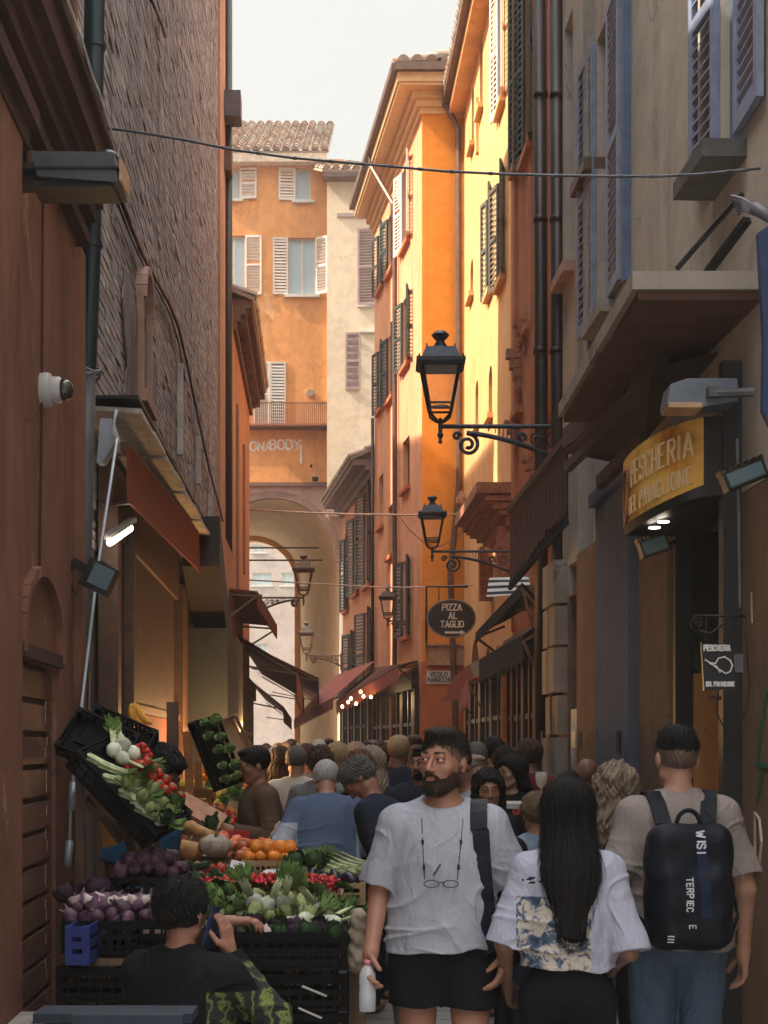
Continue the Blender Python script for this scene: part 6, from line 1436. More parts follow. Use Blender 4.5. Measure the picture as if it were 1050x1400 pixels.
# ---- 5.. people of the middle ground
EYE_LOOK=(0,-.15)
vendor=person(189,8.3,60,1.70,'dark-haired greengrocer in a bright blue top bending behind the tilted crates',skin=sk_dk,hair=h_blk,top=c_royal,bottom=c_blk,vox=.007,hem=.9,sleeve=1,hairstyle='messy',strands_n=1200,lean=12,headrot=(0,30,0),headscale=1.12)
ap=None
person(447,9.5,183,1.68,'silver-haired man in a dusty blue tee over pale sleeves, seen from behind',skin=sk_lt,hair=h_grey,top=[c_blue,c_pale],bottom=c_navy,vox=.006,hem=.86,sleeve=2,hairstyle='short',lean=27,headrot=(0,16,0),build=1.1,tweak=lambda c:((np.abs(c[:,0])>.19)&(c[:,2]<1.285)).astype(int),
  J=dict(elL=(.29,-.02,1.14),elR=(-.29,-.02,1.14),wrL=(.20,-.28,1.10),wrR=(-.20,-.28,1.10)))
person(364,10.2,-72,1.70,'man with dark hair and glasses in profile, brown jacket, at the fruit display',skin=sk_tan,hair=h_blk,top=c_brown,bottom=c_blk,vox=.006,hem=.85,sleeve=2,hairstyle='short',lean=6,headrot=(0,10,0),glasses=True,build=1.1,J=dict(elL=(.25,-.02,1.14),wrL=(.2,-.28,1.2),elR=(-.25,-.02,1.14),wrR=(-.2,-.28,1.2)))
person(560,8.9,-112,1.70,'stooping man with greying brown hair and black tee, looking down',skin=sk_tan,hair=h_dgrey,top=c_navy,bottom=c_grey,vox=.006,hem=.86,sleeve=.8,hairstyle='messy',strands_n=1000,lean=26,headrot=(10,30,0),build=1.1)
person(491,9.9,150,1.66,'woman with auburn hair in a dark tee, arm raised, beside the silver-haired man',skin=sk_lt,hair=h_red,top=c_navy,bottom=c_navy,vox=.007,fem=True,hem=.86,sleeve=.8,hairstyle='long',headrot=(30,22,0),J=dict(elL=(.24,-.05,1.16),wrL=(.0,-.26,1.22)))
person(507,10.4,190,1.69,'woman with long light brown hair, dark top, standing behind the auburn-haired woman',skin=sk_lt,hair=h_blond,top=c_navy,bottom=c_navy,vox=.008,fine=False,fem=True,hem=.86,sleeve=.8,hairstyle='long',headrot=(0,5,0))
person(577,11.0,-20,1.70,'dark-haired man with a moustache just behind the bearded man',skin=sk_tan,hair=h_blk,top=c_navy,bottom=c_blk,vox=.006,hem=.86,hairstyle='short',headrot=(-8,4,0),beard=h_blk,beardt=.003)
person(405,12.2,175,1.70,'grey-haired person in a cream shirt seen from behind',skin=sk_lt,hair=h_dgrey,top=c_cream,bottom=c_grey,vox=.008,fine=False,hem=.86,hairstyle='short',headrot=(0,12,0),build=1.1)
person(438,11.2,170,1.69,'person with curly dark hair and a grey top behind the silver-haired man',skin=sk_dk,hair=h_br,top=c_grey,bottom=c_grey,vox=.008,fine=False,hem=.86,hairstyle='curly')
person(384,12.6,180,1.69,'woman with long dark hair in black seen from behind, left of the cream shirt',skin=sk_lt,hair=h_br,top=c_blk,bottom=c_blk,vox=.009,fine=False,fem=True,hem=.86,hairstyle='long')
person(665,9.8,-55,1.73,'dark-haired man in a white tee bending his head down, right of the bearded man',skin=sk_tan,hair=h_blk,top=c_tee,bottom=c_navy,vox=.006,hem=.86,hairstyle='short',lean=18,headrot=(0,30,0))
person(668,8.6,-4,1.565,'dark-haired woman whose eyes show over the bearded man\'s shoulder',skin=sk_tan,hair=h_blk,top=c_blk,bottom=c_blk,vox=.006,fem=True,hem=.86,hairstyle='long',headrot=(6,6,0))
vw=person(700,10.9,-28,1.63,'woman with long black hair in a black and white varsity jacket, glancing left',skin=sk_lt,hair=h_blk,top=[c_blk,c_pale],bottom=c_blk,vox=.006,fem=True,hem=.86,sleeve=2,hairstyle='long',headrot=(-34,4,0),tweak=lambda c:((np.abs(c[:,0])>.165)).astype(int))
m=MB(); word(m,'8',.075,lambda u,z,o: Vector((u,-.163-o,z)),.105,1.24,.22); localmesh(m,'number_print',simple('red_print',(.45,.06,.04),.7,bump=0),vw)
kid=person(733,8.5,178,1.425,'child with tousled dark blond hair and a patterned blue shirt, from behind',skin=sk_lt,hair=hairmat('dark_blond_hair',(.13,.085,.05)),top=[clothmat('blue_white_pattern',(.05,.09,.2),(.35,.42,.5),.9,.3,20)],bottom=c_navy,vox=.006,hem=.86,hairstyle='messy',headrot=(18,2,0),headscale=1.12,build=.92)
kb=at_person(kid,'backpack','small bright blue backpack on the child\'s back','bag'); ks=1.425/1.75
sdf_part('bag_body',lambda p: rbox(p/ks,(0.03,.19,1.20),(.125,.075,.17),.06)*ks+wob(p,30,.003),(-.2,.02,.7),(.25,.32,1.3),.006,clothmat('sky_blue_nylon',(.03,.22,.48),(.02,.15,.36),.5,.3,8),kb)
m=MB(); m.tube([Vector((.03+.04*math.cos(a),.2,1.36+.035*math.sin(a)))*ks for a in [math.pi*k/8 for k in range(9)]],.006,6); m.tube([Vector((-.07,.268,1.24))*ks,Vector((.03,.276,1.225))*ks,Vector((.13,.268,1.24))*ks],.004,5); localmesh(m,'trim',c_navy,kb)
person(840,7.3,182,1.60,'woman with wavy ash-blonde hair seen from behind, left of the backpack man',skin=sk_lt,hair=h_blond,top=clothmat('teal_dark_top',(.03,.06,.075),None,.9,.3,5),bottom=c_blk,vox=.005,fem=True,hem=.86,sleeve=.5,hairstyle='wavy',strands_n=1500,headrot=(10,2,0),headscale=1.08)
person(803,9.8,176,1.63,'bald man in a black collar seen from behind',skin=sk_dk,hair=None,hairstyle='bald',top=c_blk,bottom=c_blk,vox=.007,hem=.86,sleeve=2,fine=False)
person(777,9.2,170,1.55,'person in a dark cap between the long black hair and the bald man',skin=sk_dk,hair=h_blk,top=c_blk,bottom=c_blk,vox=.008,hem=.86,sleeve=2,fine=False,hairstyle='short')
# ------------------------------------------------------------------ crowd: prototypes, then copies
col_=lambda n,c: clothmat(n,c,None,.9,.3,5)
CP=[]; tops=[c_blk,c_navy,c_cream,c_rust,c_grey,c_tee,c_blue,c_brown,col_('olive_cotton',(.09,.09,.05)),col_('teal_cotton',(.05,.15,.17)),col_('maroon_cotton',(.14,.03,.03))]; tn=['black','navy','cream','rust','grey','white','blue','brown','olive','teal','maroon']
hairs=[h_blk,h_br,h_red,h_blond,h_lblond,h_dgrey,h_grey]; hn=['black','brown','auburn','ash-blond','blond','dark grey','silver']
spec=[(dict(hairstyle='short'),'short','away'),(dict(hairstyle='long',fem=True),'long','away'),(dict(hairstyle='messy'),'tousled','away'),(dict(hairstyle='bob',fem=True),'bobbed','away'),(dict(hairstyle='short',headrot=(20,5,0)),'short','towards'),(dict(hairstyle='long',fem=True,headrot=(-20,0,0)),'long','towards')]
GR='people in the packed crowd down the alley'
crowd=[(366,14.6,1,0,0),(395,15.2,4,1,1),(376,17.5,0,6,0),(420,13.6,2,1,4),(428,15.6,5,4,2),(448,14.2,0,1,2),(462,12.6,3,4,3),(470,15.4,0,0,0),(486,13.2,3,3,4),(500,14.0,5,0,0),(520,13.0,2,1,0),(512,15.8,0,5,6),(545,12.4,0,4,1),(556,14.6,3,1,7),(545,16.4,1,3,10),(566,13.4,4,1,6),(595,14.0,0,3,2),(583,16.2,1,0,1),(603,17.0,0,5,9),(620,15.0,2,1,7),(640,14.2,4,1,5),(632,17.5,5,2,3),(652,12.2,0,5,8),(655,16.0,1,1,0),
(350,19.0,0,0,0),(362,21.0,2,1,3),(380,20.0,1,1,1),(398,19.4,0,0,7),(410,18.0,3,4,5),(404,23.0,2,0,9),(424,20.6,1,0,6),(436,18.4,0,6,2),(450,19.4,4,1,0),(458,22.0,5,0,4),(478,18.6,1,2,7),(492,20.0,0,1,1),(506,18.2,2,0,0),(520,19.4,1,3,3),(534,18.0,0,5,4),(548,20.4,5,1,2),(560,18.6,0,0,10),(574,19.8,2,1,8),(590,21.4,1,4,0),(608,20.0,0,6,1),(364,25.5,0,0,0),(356,29.0,1,1,7),(374,27.0,3,1,3),(388,24.6,2,0,1),(396,28.4,4,0,0),(412,26.2,0,1,2),(420,29.6,1,1,9),(432,24.8,2,3,6),(444,27.6,0,5,5),(456,25.2,1,0,0),(466,29.0,5,1,1),(480,24.4,0,1,3),(492,27.0,3,2,4),(504,25.0,0,0,7),(518,28.2,1,1,0),(530,24.6,2,4,2),(546,26.4,4,1,1),(560,25.0,0,3,8),(426,33,0,0,9),(408,35,1,1,3),(440,34,2,1,0),(455,36,0,3,4),(384,33,0,0,1),(398,38,1,0,7),(420,40,2,1,0),(436,42,0,4,2),(369,36,3,1,3),(470,33.5,4,0,6),(488,32,5,1,0),(372,23,0,1,5),(404,31,3,0,0),(418,34,1,4,2),(430,31,2,2,9),(446,30.5,0,0,1),(462,31,1,1,10),(474,30,4,3,7),(360,33,2,0,0),(378,36,0,1,2),(392,41,1,4,4),(410,43,3,1,0),(446,38,0,0,6),(428,45,1,2,1),(700,14.6,0,1,0),(690,12.6,3,0,1),(724,11.9,2,1,10),(645,19,0,4,3),(628,21,1,1,9),(660,17.5,4,0,7),(612,22.5,0,3,2),(676,13.4,2,0,8),(715,13.0,1,1,0),(650,10.9,4,3,6)]
protos={}
words_=['standing','edging forward','turned slightly','pausing','squeezed in','half hidden','looking ahead','just visible']
for i,(px,Y,sp,hi_,ti) in enumerate(crowd):
    Hh=random.uniform(1.62,1.80); 
    if sp in(1,3,5): Hh-=.06
    if random.random()<.28: ti=random.choice([2,5,5])
    kw,hs_,dr=spec[sp]; kk=(sp,Y<17)
    far=Y>23
    lab='%s-haired person in %s within the packed crowd, facing %s'%(hs_+' '+hn[hi_],tn[ti],dr)
    if kk not in protos:
        kw2=dict(kw); 
        p=person(px,Y,0,1.75,lab,GR,skin=sk_tan,hair=hairs[hi_],top=tops[ti],bottom=c_navy,vox=.009 if Y<17 else .014,fine=False,hem=.86,build=1.04,**kw2); protos[kk]=p
    else:
        p=copy_tree(protos[kk]); p.location=Vector((X(px,Y),Y,0)); p['label']=lab
    p.scale=(Hh/1.75,)*3; p.rotation_euler=(0,0,R((180 if dr=='away' else 0)+random.uniform(-30,30)))
    for ch in p.children:
        nm=ch.name.split('.')[0]; mt={'hair':hairs[hi_],'shirt':tops[ti],'trousers':random.choice([c_navy,c_blk,c_jean,c_grey])}.get(nm)
        if mt is not None: ch.material_slots[0].link='OBJECT'; ch.material_slots[0].material=mt
    p.material_slots[0].link='OBJECT'; p.material_slots[0].material=random.choice([sk_tan,sk_lt,sk_dk])
# ------------------------------------------------------------------ market stall
blkp=simple('black_crate_plastic',(.004,.005,.007),.6,0,.4,12,.1,spec=.12); bluep=simple('blue_crate_plastic',(.012,.03,.19),.45,0,.2,12,.1)
crw=woodmat('pale_crate_wood',(.36,.22,.11),(.48,.32,.18),(6,6,1),.8); tblw=woodmat('table_wood',(.16,.10,.065),(.23,.15,.10),(1,1,5),.7)
card=simple('cardboard',(.30,.18,.10),.85,0,.2,9,.2)
def frame(c,U,V):
    U=Vector(U).normalized(); V=Vector(V); V=(V-U*V.dot(U)).normalized(); N=U.cross(V)
    M=Matrix((U,V,N)).transposed().to_4x4(); M.translation=Vector(c); return M
def flat(x,y,z,rz=0): return Matrix.Translation((x,y,z))@Matrix.Rotation(R(rz),4,'Z')
def crate(M,w,d,h,mat,lab,grp=None,sl=3,th=.012,name='crate',bars=9):
    m=MB(); B_=lambda *a: m.box(*a,M=M)
    B_(-w/2,w/2,-d/2,d/2,0,th)
    for sx in (-1,1):
        for sy in (-1,1): B_(*(sorted((sx*w/2,sx*(w/2-.03)))),*(sorted((sy*d/2,sy*(d/2-.03)))),th,h)
    hh=(h-th)/sl
    for k in range(sl):
        z0=th+.006+k*hh; z1=th+(k+1)*hh-.006-(.010 if k<sl-1 else 0)
        if k==sl-1: z1=h-.001
        for s in (-1,1):
            B_(-w/2+.03,w/2-.03,*(sorted((s*(d/2-.002),s*(d/2-.002-th*.7)))),z0,z1); B_(*(sorted((s*(w/2-.002),s*(w/2-.002-th*.7)))),-d/2+.03,d/2-.03,z0,z1)
    if bars:
        for k in range(bars):
            x=-w/2+.05+(w-.1)*k/(bars-1)
            for s in (-1,1): B_(x-.005,x+.005,*(sorted((s*(d/2+.001),s*(d/2-.012)))),th,h-.02)
    off=M.translation.copy(); me=m.mesh(name,off); o=link(name,me,mat,None,off); return tag(o,lab,'crate',grp)
RP={}
def proto(name,parts,cat):
    """parts: list of (partname, MB, mat, smooth); first is the thing itself"""
    n,m,mt,sm=parts[0]; o=link(name,m.mesh(name,smooth=sm),mt,None); o['category']=cat
    for (n,m,mt,sm) in parts[1:]: link(n,m.mesh(n,smooth=sm),mt,o)
    RP[name]=[o,True]; return o
def put(name,loc,rot,sc_,lab,grp):
    pr=RP[name]; o=pr[0] if pr[1] else copy_tree(pr[0])
    pr[1]=False; o.location=loc; o.rotation_euler=rot; o.scale=tuple(sc_*random.uniform(.88,1.12) for _ in range(3)) if name in('onion','garlic','tomato','cherry_tomato','apple','orange','lemon','aubergine','fennel','kale','lettuce','endive') else (sc_,)*3; o['label']=lab; o['group']=grp; return o
def fill(name,M,nu,nv,du,dv,lab,grp,z=0.0,mound=.05,lay=1,js=.12,sc_=1,up=True,tilt=25,rz=None):
    e=M.to_euler(); 
    for L in range(lay):
        a,b=nu-L,nv-L
        if a<1 or b<1: break
        for i in range(a):
            for k in range(b):
                u=(i-(a-1)/2)*du+random.uniform(-.22,.22)*du; v=(k-(b-1)/2)*dv+random.uniform(-.22,.22)*dv
                q=1-((2*u/(nu*du))**2+(2*v/(nv*dv))**2)*.5
                p=M@Vector((u,v,z+mound*q+L*min(du,dv)*.62+random.uniform(-.006,.006)))
                R_=M.to_3x3()@Matrix.Rotation(random.uniform(0,6.28) if rz is None else R(rz)+random.uniform(-.25,.25),3,'Z')@Matrix.Rotation(R(random.uniform(-tilt,tilt)),3,'X')@Matrix.Rotation(R(random.uniform(-tilt,tilt)),3,'Y')
                put(name,p,R_.to_euler(),sc_*random.uniform(1-js,1+js),lab,grp)
def ball(prof,n=12,**k): m=MB(); m.lathe((0,0,0),prof,n,**k); return m
def sph(r,n=8,sq=1): return [(max(1e-5,r*math.sin(math.pi*k/n)),-r*sq*math.cos(math.pi*k/n)) for k in range(n+1)]
def produce(name,c,rough=.35,var=.25,**k): return simple(name,c,min(.8,rough+.12),0,var+.08,24,.3,.004,rand=.6,spec=.35,**k)
# mats
p_on=produce('purple_onion_skin',(.085,.04,.07),.4,.9); p_gar=produce('pale_garlic_skin',(.50,.40,.40),.6,.25); p_aub=produce('aubergine_skin',(.018,.010,.022),.22)
p_tom=produce('tomato_skin',(.42,.025,.012),.25); p_or=produce('orange_peel',(.62,.20,.02),.45); p_lem=produce('yellow_peel',(.62,.42,.06),.4); p_gr=produce('leaf_green',(.11,.19,.05),.55,.5); p_pale=produce('pale_stalk',(.42,.48,.27),.45,.3); p_wh=produce('white_bulb',(.55,.58,.48),.45,.2)
p_dg=produce('dark_leaf',(.04,.085,.03),.6,.5); p_cour=produce('courgette_skin',(.02,.05,.018),.35); p_pump=produce('grey_pumpkin_skin',(.42,.36,.29),.6,.25); p_opump=produce('ochre_pumpkin_skin',(.45,.24,.09),.55,.3); p_rad=produce('radish_skin',(.45,.02,.045),.3); p_pk=produce('kale_purple',(.06,.035,.06),.6,.5)
p_app=produce('red_yellow_apple',(.48,.13,.05),.3,.5); stemm=simple('dry_stem',(.14,.13,.06),.8)
def curl_leaf(m,base,dirv,L,w,up,curl,n=5,mi=0,ruf=.15):
    d=Vector(dirv).normalized(); u=Vector(up); sd=d.cross(u).normalized(); u=sd.cross(d); p=Vector(base); a=0; rows=[]
    for k in range(n+1):
        t=k/n; ww=w*math.sin(math.pi*(.12+.80*t))**.8; r=random.uniform(-ruf,ruf)*w
        rows.append((p-sd*ww+u*(r+.25*ww),p+u*-.08*w,p+sd*ww+u*(-r+.25*ww))); a+=curl/n; dd=d*math.cos(a)+u*math.sin(a); p=p+dd*L/n
    b=len(m.v)
    for r in rows: m.v+= [tuple(x) for x in r]
    for k in range(n):
        for c in range(2): m.f.append((b+3*k+c,b+3*k+c+1,b+3*k+c+4,b+3*k+c+3)); m.mi.append(mi)
random.seed(11)
proto('onion',[('b',ball([(.0001,-.036),(.012,-.034),(.030,-.018),(.036,.0),(.031,.018),(.016,.032),(.006,.045),(.004,.06),(.0001,.061)],12),p_on,True)],'onion')
proto('garlic',[('b',ball([(.0001,-.022),(.015,-.020),(.026,-.006),(.025,.006),(.012,.02),(.004,.035),(.0001,.037)],12,ribs=7,ramp=.08),p_gar,True)],'garlic')
proto('aubergine',[('b',ball([(.0001,-.05),(.018,-.046),(.028,-.028),(.030,-.005),(.024,.02),(.014,.04),(.0001,.045)],12),p_aub,True),('calyx',ball([(.015,.036),(.010,.046),(.003,.052),(.003,.062),(.0001,.063)],6),p_gr,True)],'aubergine')
proto('tomato',[('b',ball(sph(.034,8,.82),12),p_tom,True),('calyx',ball([(.014,.0265),(.004,.029),(.002,.036),(.0001,.037)],5),p_gr,False)],'tomato')
proto('cherry_tomato',[('b',ball(sph(.017,6,.95),9),p_tom,True)],'cherry tomato')
proto('orange',[('b',ball(sph(.037,8,.95),12),p_or,True)],'orange')
proto('lemon',[('b',ball([(.0001,-.044),(.006,-.042),(.02,-.03),(.028,-.01),(.028,.01),(.02,.03),(.006,.042),(.0001,.044)],12),p_lem,True)],'lemon')
proto('apple',[('b',ball([(.0001,-.028),(.015,-.032),(.033,-.015),(.037,.005),(.028,.026),(.012,.030),(.0001,.024)],12),p_app,True)],'apple')
#proto('courgette',[('b',ball([(.0001,-.09),(.014,-.086),(.019,-.04),(.017,.04),(.013,.08),(.007,.085),(.007,.1),(.0001,.101)],10),p_cour,True)],'courgette')
m=MB(); m2=MB()
for k in range(9):
    a=k*.7; c=Vector((.035*math.cos(a)*(k%3+.4)/2,.035*math.sin(a)*(k%3+.4)/2,.012*(k%2))); m.lathe(c,sph(.0135,6,1),8)
for k in range(9): curl_leaf(m2,(0,.03,.01),(random.uniform(-.5,.5),1,random.uniform(0,.5)),.12,.022,(0,0,1),.5)
proto('radish_bunch',[('b',m,p_rad,True),('leaves',m2,p_gr,True)],'radishes')
def heads(name,leafm,corem,n,L,w,curl,core,cat):
    m=MB(); 
    for k in range(n):
        a=k*2.4; t=k/n; el=.25+1.1*t; curl_leaf(m,(0,0,.01),(math.cos(a)*math.cos(el),math.sin(a)*math.cos(el),math.sin(el)),L*(1-.35*t),w*(1-.3*t),(-math.cos(a)*.3,-math.sin(a)*.3,1),curl,5,0,.3)
    parts=[('b',m,leafm,True)]
    if core: parts.append(('heart',ball(core,12),corem,True))
    proto(name,parts,cat)
heads('lettuce',p_gr,p_pale,46,.13,.034,1.9,[(.0001,-.02),(.03,0),(.035,.03),(.02,.06),(.0001,.075)],'lettuce')
heads('endive',produce('yellow_green_leaf',(.25,.30,.12),.5,.4),p_wh,44,.13,.022,1.5,[(.0001,-.01),(.03,.01),(.02,.06),(.0001,.09)],'endive')
heads('kale',p_pk,p_dg,34,.10,.03,1.2,None,'kale'); heads('spinach',p_dg,p_dg,30,.12,.035,1.2,None,'spinach')
m=MB(); [m.tube([(random.uniform(-.012,.012),.03,.0),(random.uniform(-.02,.02),.09,.012),(random.uniform(-.04,.04),.15,.02)],[.011,.007,.004],6) for _ in range(6)]
m2=MB()
for k in range(26): curl_leaf(m2,(random.uniform(-.03,.03),.13,.015),(random.uniform(-.6,.6),1,random.uniform(-.2,.6)),.09,.006,(0,0,1),.6,4)
mb=MB(); mb.lathe((0,0,0),[(.0001,-.035),(.025,-.03),(.040,-.005),(.036,.02),(.018,.042),(.010,.05)],12,M=Matrix.Rotation(R(-90),3,'X'))
proto('fennel',[('b',mb,p_wh,True),('stalk',m,p_pale,True),('frond',m2,p_gr,True)],'fennel')
def bundle(name,n,L,r,mat,tipm,cat,spread=.03,leafn=0):
    m=MB(); m2=MB()
    for k in range(n):
        a=random.uniform(0,6.28); q=spread*math.sqrt(random.random()); x,z=q*math.cos(a),q*math.sin(a); e=random.uniform(1,1.8); l=L*random.uniform(.85,1.1)
        m.tube([(x,-l/2,z),(x*1.0,0,z),(x*e,l/2,z*e+.02*random.random())],[r,r*.9,r*.6],5); m2.tube([(x*e,l/2,z*e+.01),(x*e*1.25,l/2+.05,z*e*1.2+.01)],[r*.9,r*.2],5)
    for k in range(leafn): curl_leaf(m2,(random.uniform(-spread,spread),L/2,random.uniform(0,.02)),(random.uniform(-.5,.5),1,random.uniform(-.1,.6)),L*.5,.010,(0,0,1),.6,4)
    proto(name,[('b',m,mat,True),('tip',m2,tipm,True)],cat)
bundle('asparagus_bundle',26,.24,.0055,p_dg,produce('asparagus_tip',(.10,.08,.06),.6,.4),'asparagus'); bundle('leek_bundle',9,.34,.014,p_pale,p_gr,'leeks',.035,22); bundle('celery',10,.32,.013,p_pale,p_gr,'celery',.03,26); bundle('green_bean_bunch',26,.13,.0038,p_gr,p_gr,'green beans',.045)
# ---- ribbed pumpkins
for nm,mt in (('pale_pumpkin',p_pump),('ochre_pumpkin',p_opump)):
    m=ball([(.0001,-.052),(.04,-.058),(.085,-.035),(.10,.0),(.088,.04),(.045,.062),(.015,.052)],48,ribs=10,ramp=.10); s2=MB(); s2.tube([(0,0,.045),(.005,0,.075),(.018,0,.09)],[.013,.009,.008],8); proto(nm,[('b',m,mt,True),('stem',s2,stemm,True)],'pumpkin')
m=MB(); m.lathe((0,0,0),[(.0001,-.13),(.04,-.12),(.055,-.08),(.045,-.02),(.042,.06),(.044,.12),(.03,.145),(.0001,.15)],14,M=Matrix.Rotation(R(90),3,'Y')); proto('butternut_squash',[('b',m,p_opump,True)],'squash')
# ---- supporting table
TZ=.80
st=empty('market_stall',(X(300,8),8,0),'long wooden trestle stall carrying the fruit and vegetables, left of the crowd','stall')
m=MB()
for (xa_,xb_,y0,y1,z) in ((X(300,6.2)-.62,X(478,6.3),6.55,9.0,TZ),(X(225,9),X(405,9),9.02,12.4,.98),(X(235,12.5),X(345,12.5),12.42,16.5,1.05)): m.box(xa_,xb_,y0,y1,z-.03,z)
m.build('table_top',tblw,st)
m=MB()
for (x,y,z) in ((X(489,6.45),6.45,.98),(X(492,8.3),8.3,.95)): m.box(x-.035,x+.03,y-.04,y+.04,0,z); m.build('post',tblw,st); m=MB()
for (x,y) in ((X(225,9)+.05,9.1),(X(400,9.0),9.1),(X(225,9)+.05,12.3),(X(400,9),12.3)): m=MB(); m.box(x-.03,x+.03,y-.03,y+.03,0,.95); m.build('leg',tblw,st)
m=MB(); m.box(X(463,6.2),X(474,6.2),6.24,6.30,0,.86); m.build('pale_post',simple('blue_grey_post',(.2,.25,.36),.5),st)
# front stacks of black crates
gs='black plastic crates stacked under the stall front'
for (px_,n) in ((395,5),(255,5),(140,5)):
    for k in range(n):
        z=k*.158; Yc=6.42 if px_==395 else 6.62
        if z+.15>.80: break
        crate(flat(X(px_,6.2)+random.uniform(-.006,.006),Yc,z,random.uniform(-1.5,1.5)),.47,.40,.150,blkp,{395:'empty black crate in the stack below the kale and fennel',255:'empty black crate in the stack behind the seated man',140:'empty black crate in the stack below the purple onions'}[px_],gs)
m=MB(); m.beam(W(413,1348,6.19),W(447,1362,6.19),.004,.008); m.beam(W(408,1378,6.19),W(440,1392,6.19),.004,.008); tag(m.build('cable_tie',frm_white),'two pale plastic ties catching light on the black crate fronts','ties')
g='displayed vegetable crates'
# row A: front crate with kale, fennel, mushrooms
MA=flat(X(397,6.35),6.38,.80); crate(MA,.48,.36,.155,blkp,'black crate of purple kale and fennel at the stall front')
fill('kale',MA@Matrix.Translation((.06,0,0)),4,3,.08,.08,'dark purple kale head in the front black crate','purple kale heads',.10,.03,sc_=.75)
fill('endive',MA@Matrix.Translation((-.02,.13,0)),5,1,.08,.08,'frilly pale head at the back of the front crate','frilly pale heads',.13,.02,sc_=.7)
fill('fennel',MA@Matrix.Translation((.10,.12,0)),4,1,.07,.08,'small white fennel bulb at the back of the front crate','small fennel bulbs',.15,.02,sc_=.75)
for i,(du,dv,rz) in enumerate(((.05,.10,-30),(.14,.13,-50),(.17,.02,-95))): put('fennel',MA@Vector((du,dv,.17)),(R(10),R(random.uniform(-20,20)),R(rz)),.9,'white fennel bulb with fronds beside the kale in the front crate','fennel at the stall front')
fill('garlic',MA@Matrix.Translation((-.14,-.10,0)),3,2,.05,.05,'pale mushroom-coloured bulb at the front left of the kale crate','pale bulbs in the front crate',.14,.01)
fill('kale',MA@Matrix.Translation((-.15,.03,0)),1,2,.11,.12,'dark purple kale head at the left of the front crate','purple kale heads',.11,.0,sc_=1)
fill('spinach',MA@Matrix.Translation((.02,-.13,-.0)),4,1,.10,.1,'dark green leaves spilling over the front crate rim','dark leaves on the front crate',.11,.0,sc_=.7)
# row B
for (px_,nm,n2,lab,grp) in ((303,'lettuce','spinach','curly green lettuce behind the phone hand','green lettuces'),(352,'endive','lettuce','yellow-green endive head beside the lettuces','yellow-green endives'),(402,'endive','fennel','pale frilly endive in the middle crate','pale endives'),(448,'green_bean_bunch','green_bean_bunch','heap of green beans at the right of the second row','green bean heaps')):
    M_=flat(X(px_,6.85),6.88,.785); crate(M_,.155 if px_!=448 else .18,.40,.12,blkp,'narrow black crate under the %s'%lab,g)
    fill(nm,M_,3,4,.06,.09,lab,grp,.12,.03,sc_=.72 if nm!='green_bean_bunch' else 1.0,lay=2,tilt=40); fill(n2,M_,2,2,.08,.12,'another kind of head among the heap: '+lab if False else {'spinach':'dark spinach tuft among the curly lettuces','lettuce':'green lettuce among the yellow endives','fennel':'white fennel bulb among the pale endives','green_bean_bunch':'upper green bean heap'}[n2],grp,.17,.02,sc_=.62,tilt=40); 
for i,(px_,py,rz) in enumerate(((348,1228,180),(365,1232,200),(388,1228,170),(440,1240,150),(458,1256,100))): put('fennel',W(px_,py+6,6.7),(R(50),R(random.uniform(-30,30)),R(rz)),1.0,'bright white fennel bulb standing up among the endives','white fennel bulbs')
fill('lettuce',flat(X(300,6.7),6.78,.90),3,2,.10,.11,'loose green lettuce heaped left of the endives','loose lettuces',.04,.03,sc_=.75,lay=2)
# row C radishes
for k,px_ in enumerate((286,298,310,322,334,346,358,372,398,410,422,434,446,458)):
    put('radish_bunch',W(px_+random.uniform(-3,3),1211+random.uniform(-4,3),7.25),(R(-25),0,R(180+random.uniform(-40,40))),.95,'red radish bunch in the row behind the leafy greens','red radish bunches')
MC_=flat(X(380,7.35),7.42,.875); crate(MC_,.62,.36,.13,crw,'long pale wooden crate holding the radish row'); fill('cherry_tomato',MC_,14,5,.042,.05,'small red tomato in the radish row','small red tomatoes',.15,.03,lay=2)
fill('spinach',MC_@Matrix.Translation((-.1,.14,-.03)),5,1,.11,.1,'tuft of green leaves between the radishes and the asparagus','leafy tufts',.14,.0,sc_=.7)
# row D asparagus etc
MD=flat(X(303,8.0),8.05,.875); crate(MD,.42,.36,.14,blkp,'black crate of dark asparagus bundles')
fill('asparagus_bundle',MD,6,3,.07,.11,'dark asparagus bundle standing left of the oranges','dark asparagus bundles',.12,.02,rz=25,tilt=30,sc_=.75)
fill('asparagus_bundle',MD@Matrix.Translation((-.2,.1,.05)),2,1,.09,.16,'dark asparagus bundle standing left of the oranges','dark asparagus bundles',.12,.03,rz=60,tilt=30,sc_=.7)
m=MB(); M_=frame(W(325,1183,7.75),(1,.1,-.25),(.1,.6,.7)); m.box(-.036,.036,-.024,.024,0,.002,M=M_); pc=tag(m.build('price_card',simple('white_card',(.62,.62,.64),.6,0,.05)),'small tilted white price card stuck in the asparagus','card')
m=MB(); [m.box(-.028,.022-.01*(k%2),.012-.012*k,.0135-.012*k,.0021,.0028,M=M_) for k in range(3)]; m.build('scribble',dark,pc)
sdf_bag=lambda p: rbox(p,(0,0,0),(.10,.07,.05),.035)+wob(p,60,.006)
P_b,Q_b=mesh_sdf(sdf_bag,(-.15,-.12,-.1),(.15,.12,.1),.006); o=link('plastic_bag',np_mesh('plastic_bag',P_b,Q_b,lambda c:(c[:,2]<.0).astype(int)),[simple('white_plastic_film',(.5,.53,.55),.3,0,.1,20,.3),simple('blue_plastic_film',(.03,.10,.36),.3,0,.2,20,.3)],None,W(385,1203,7.65)); tag(o,'crumpled white and blue plastic bag between asparagus and tomatoes','bag')
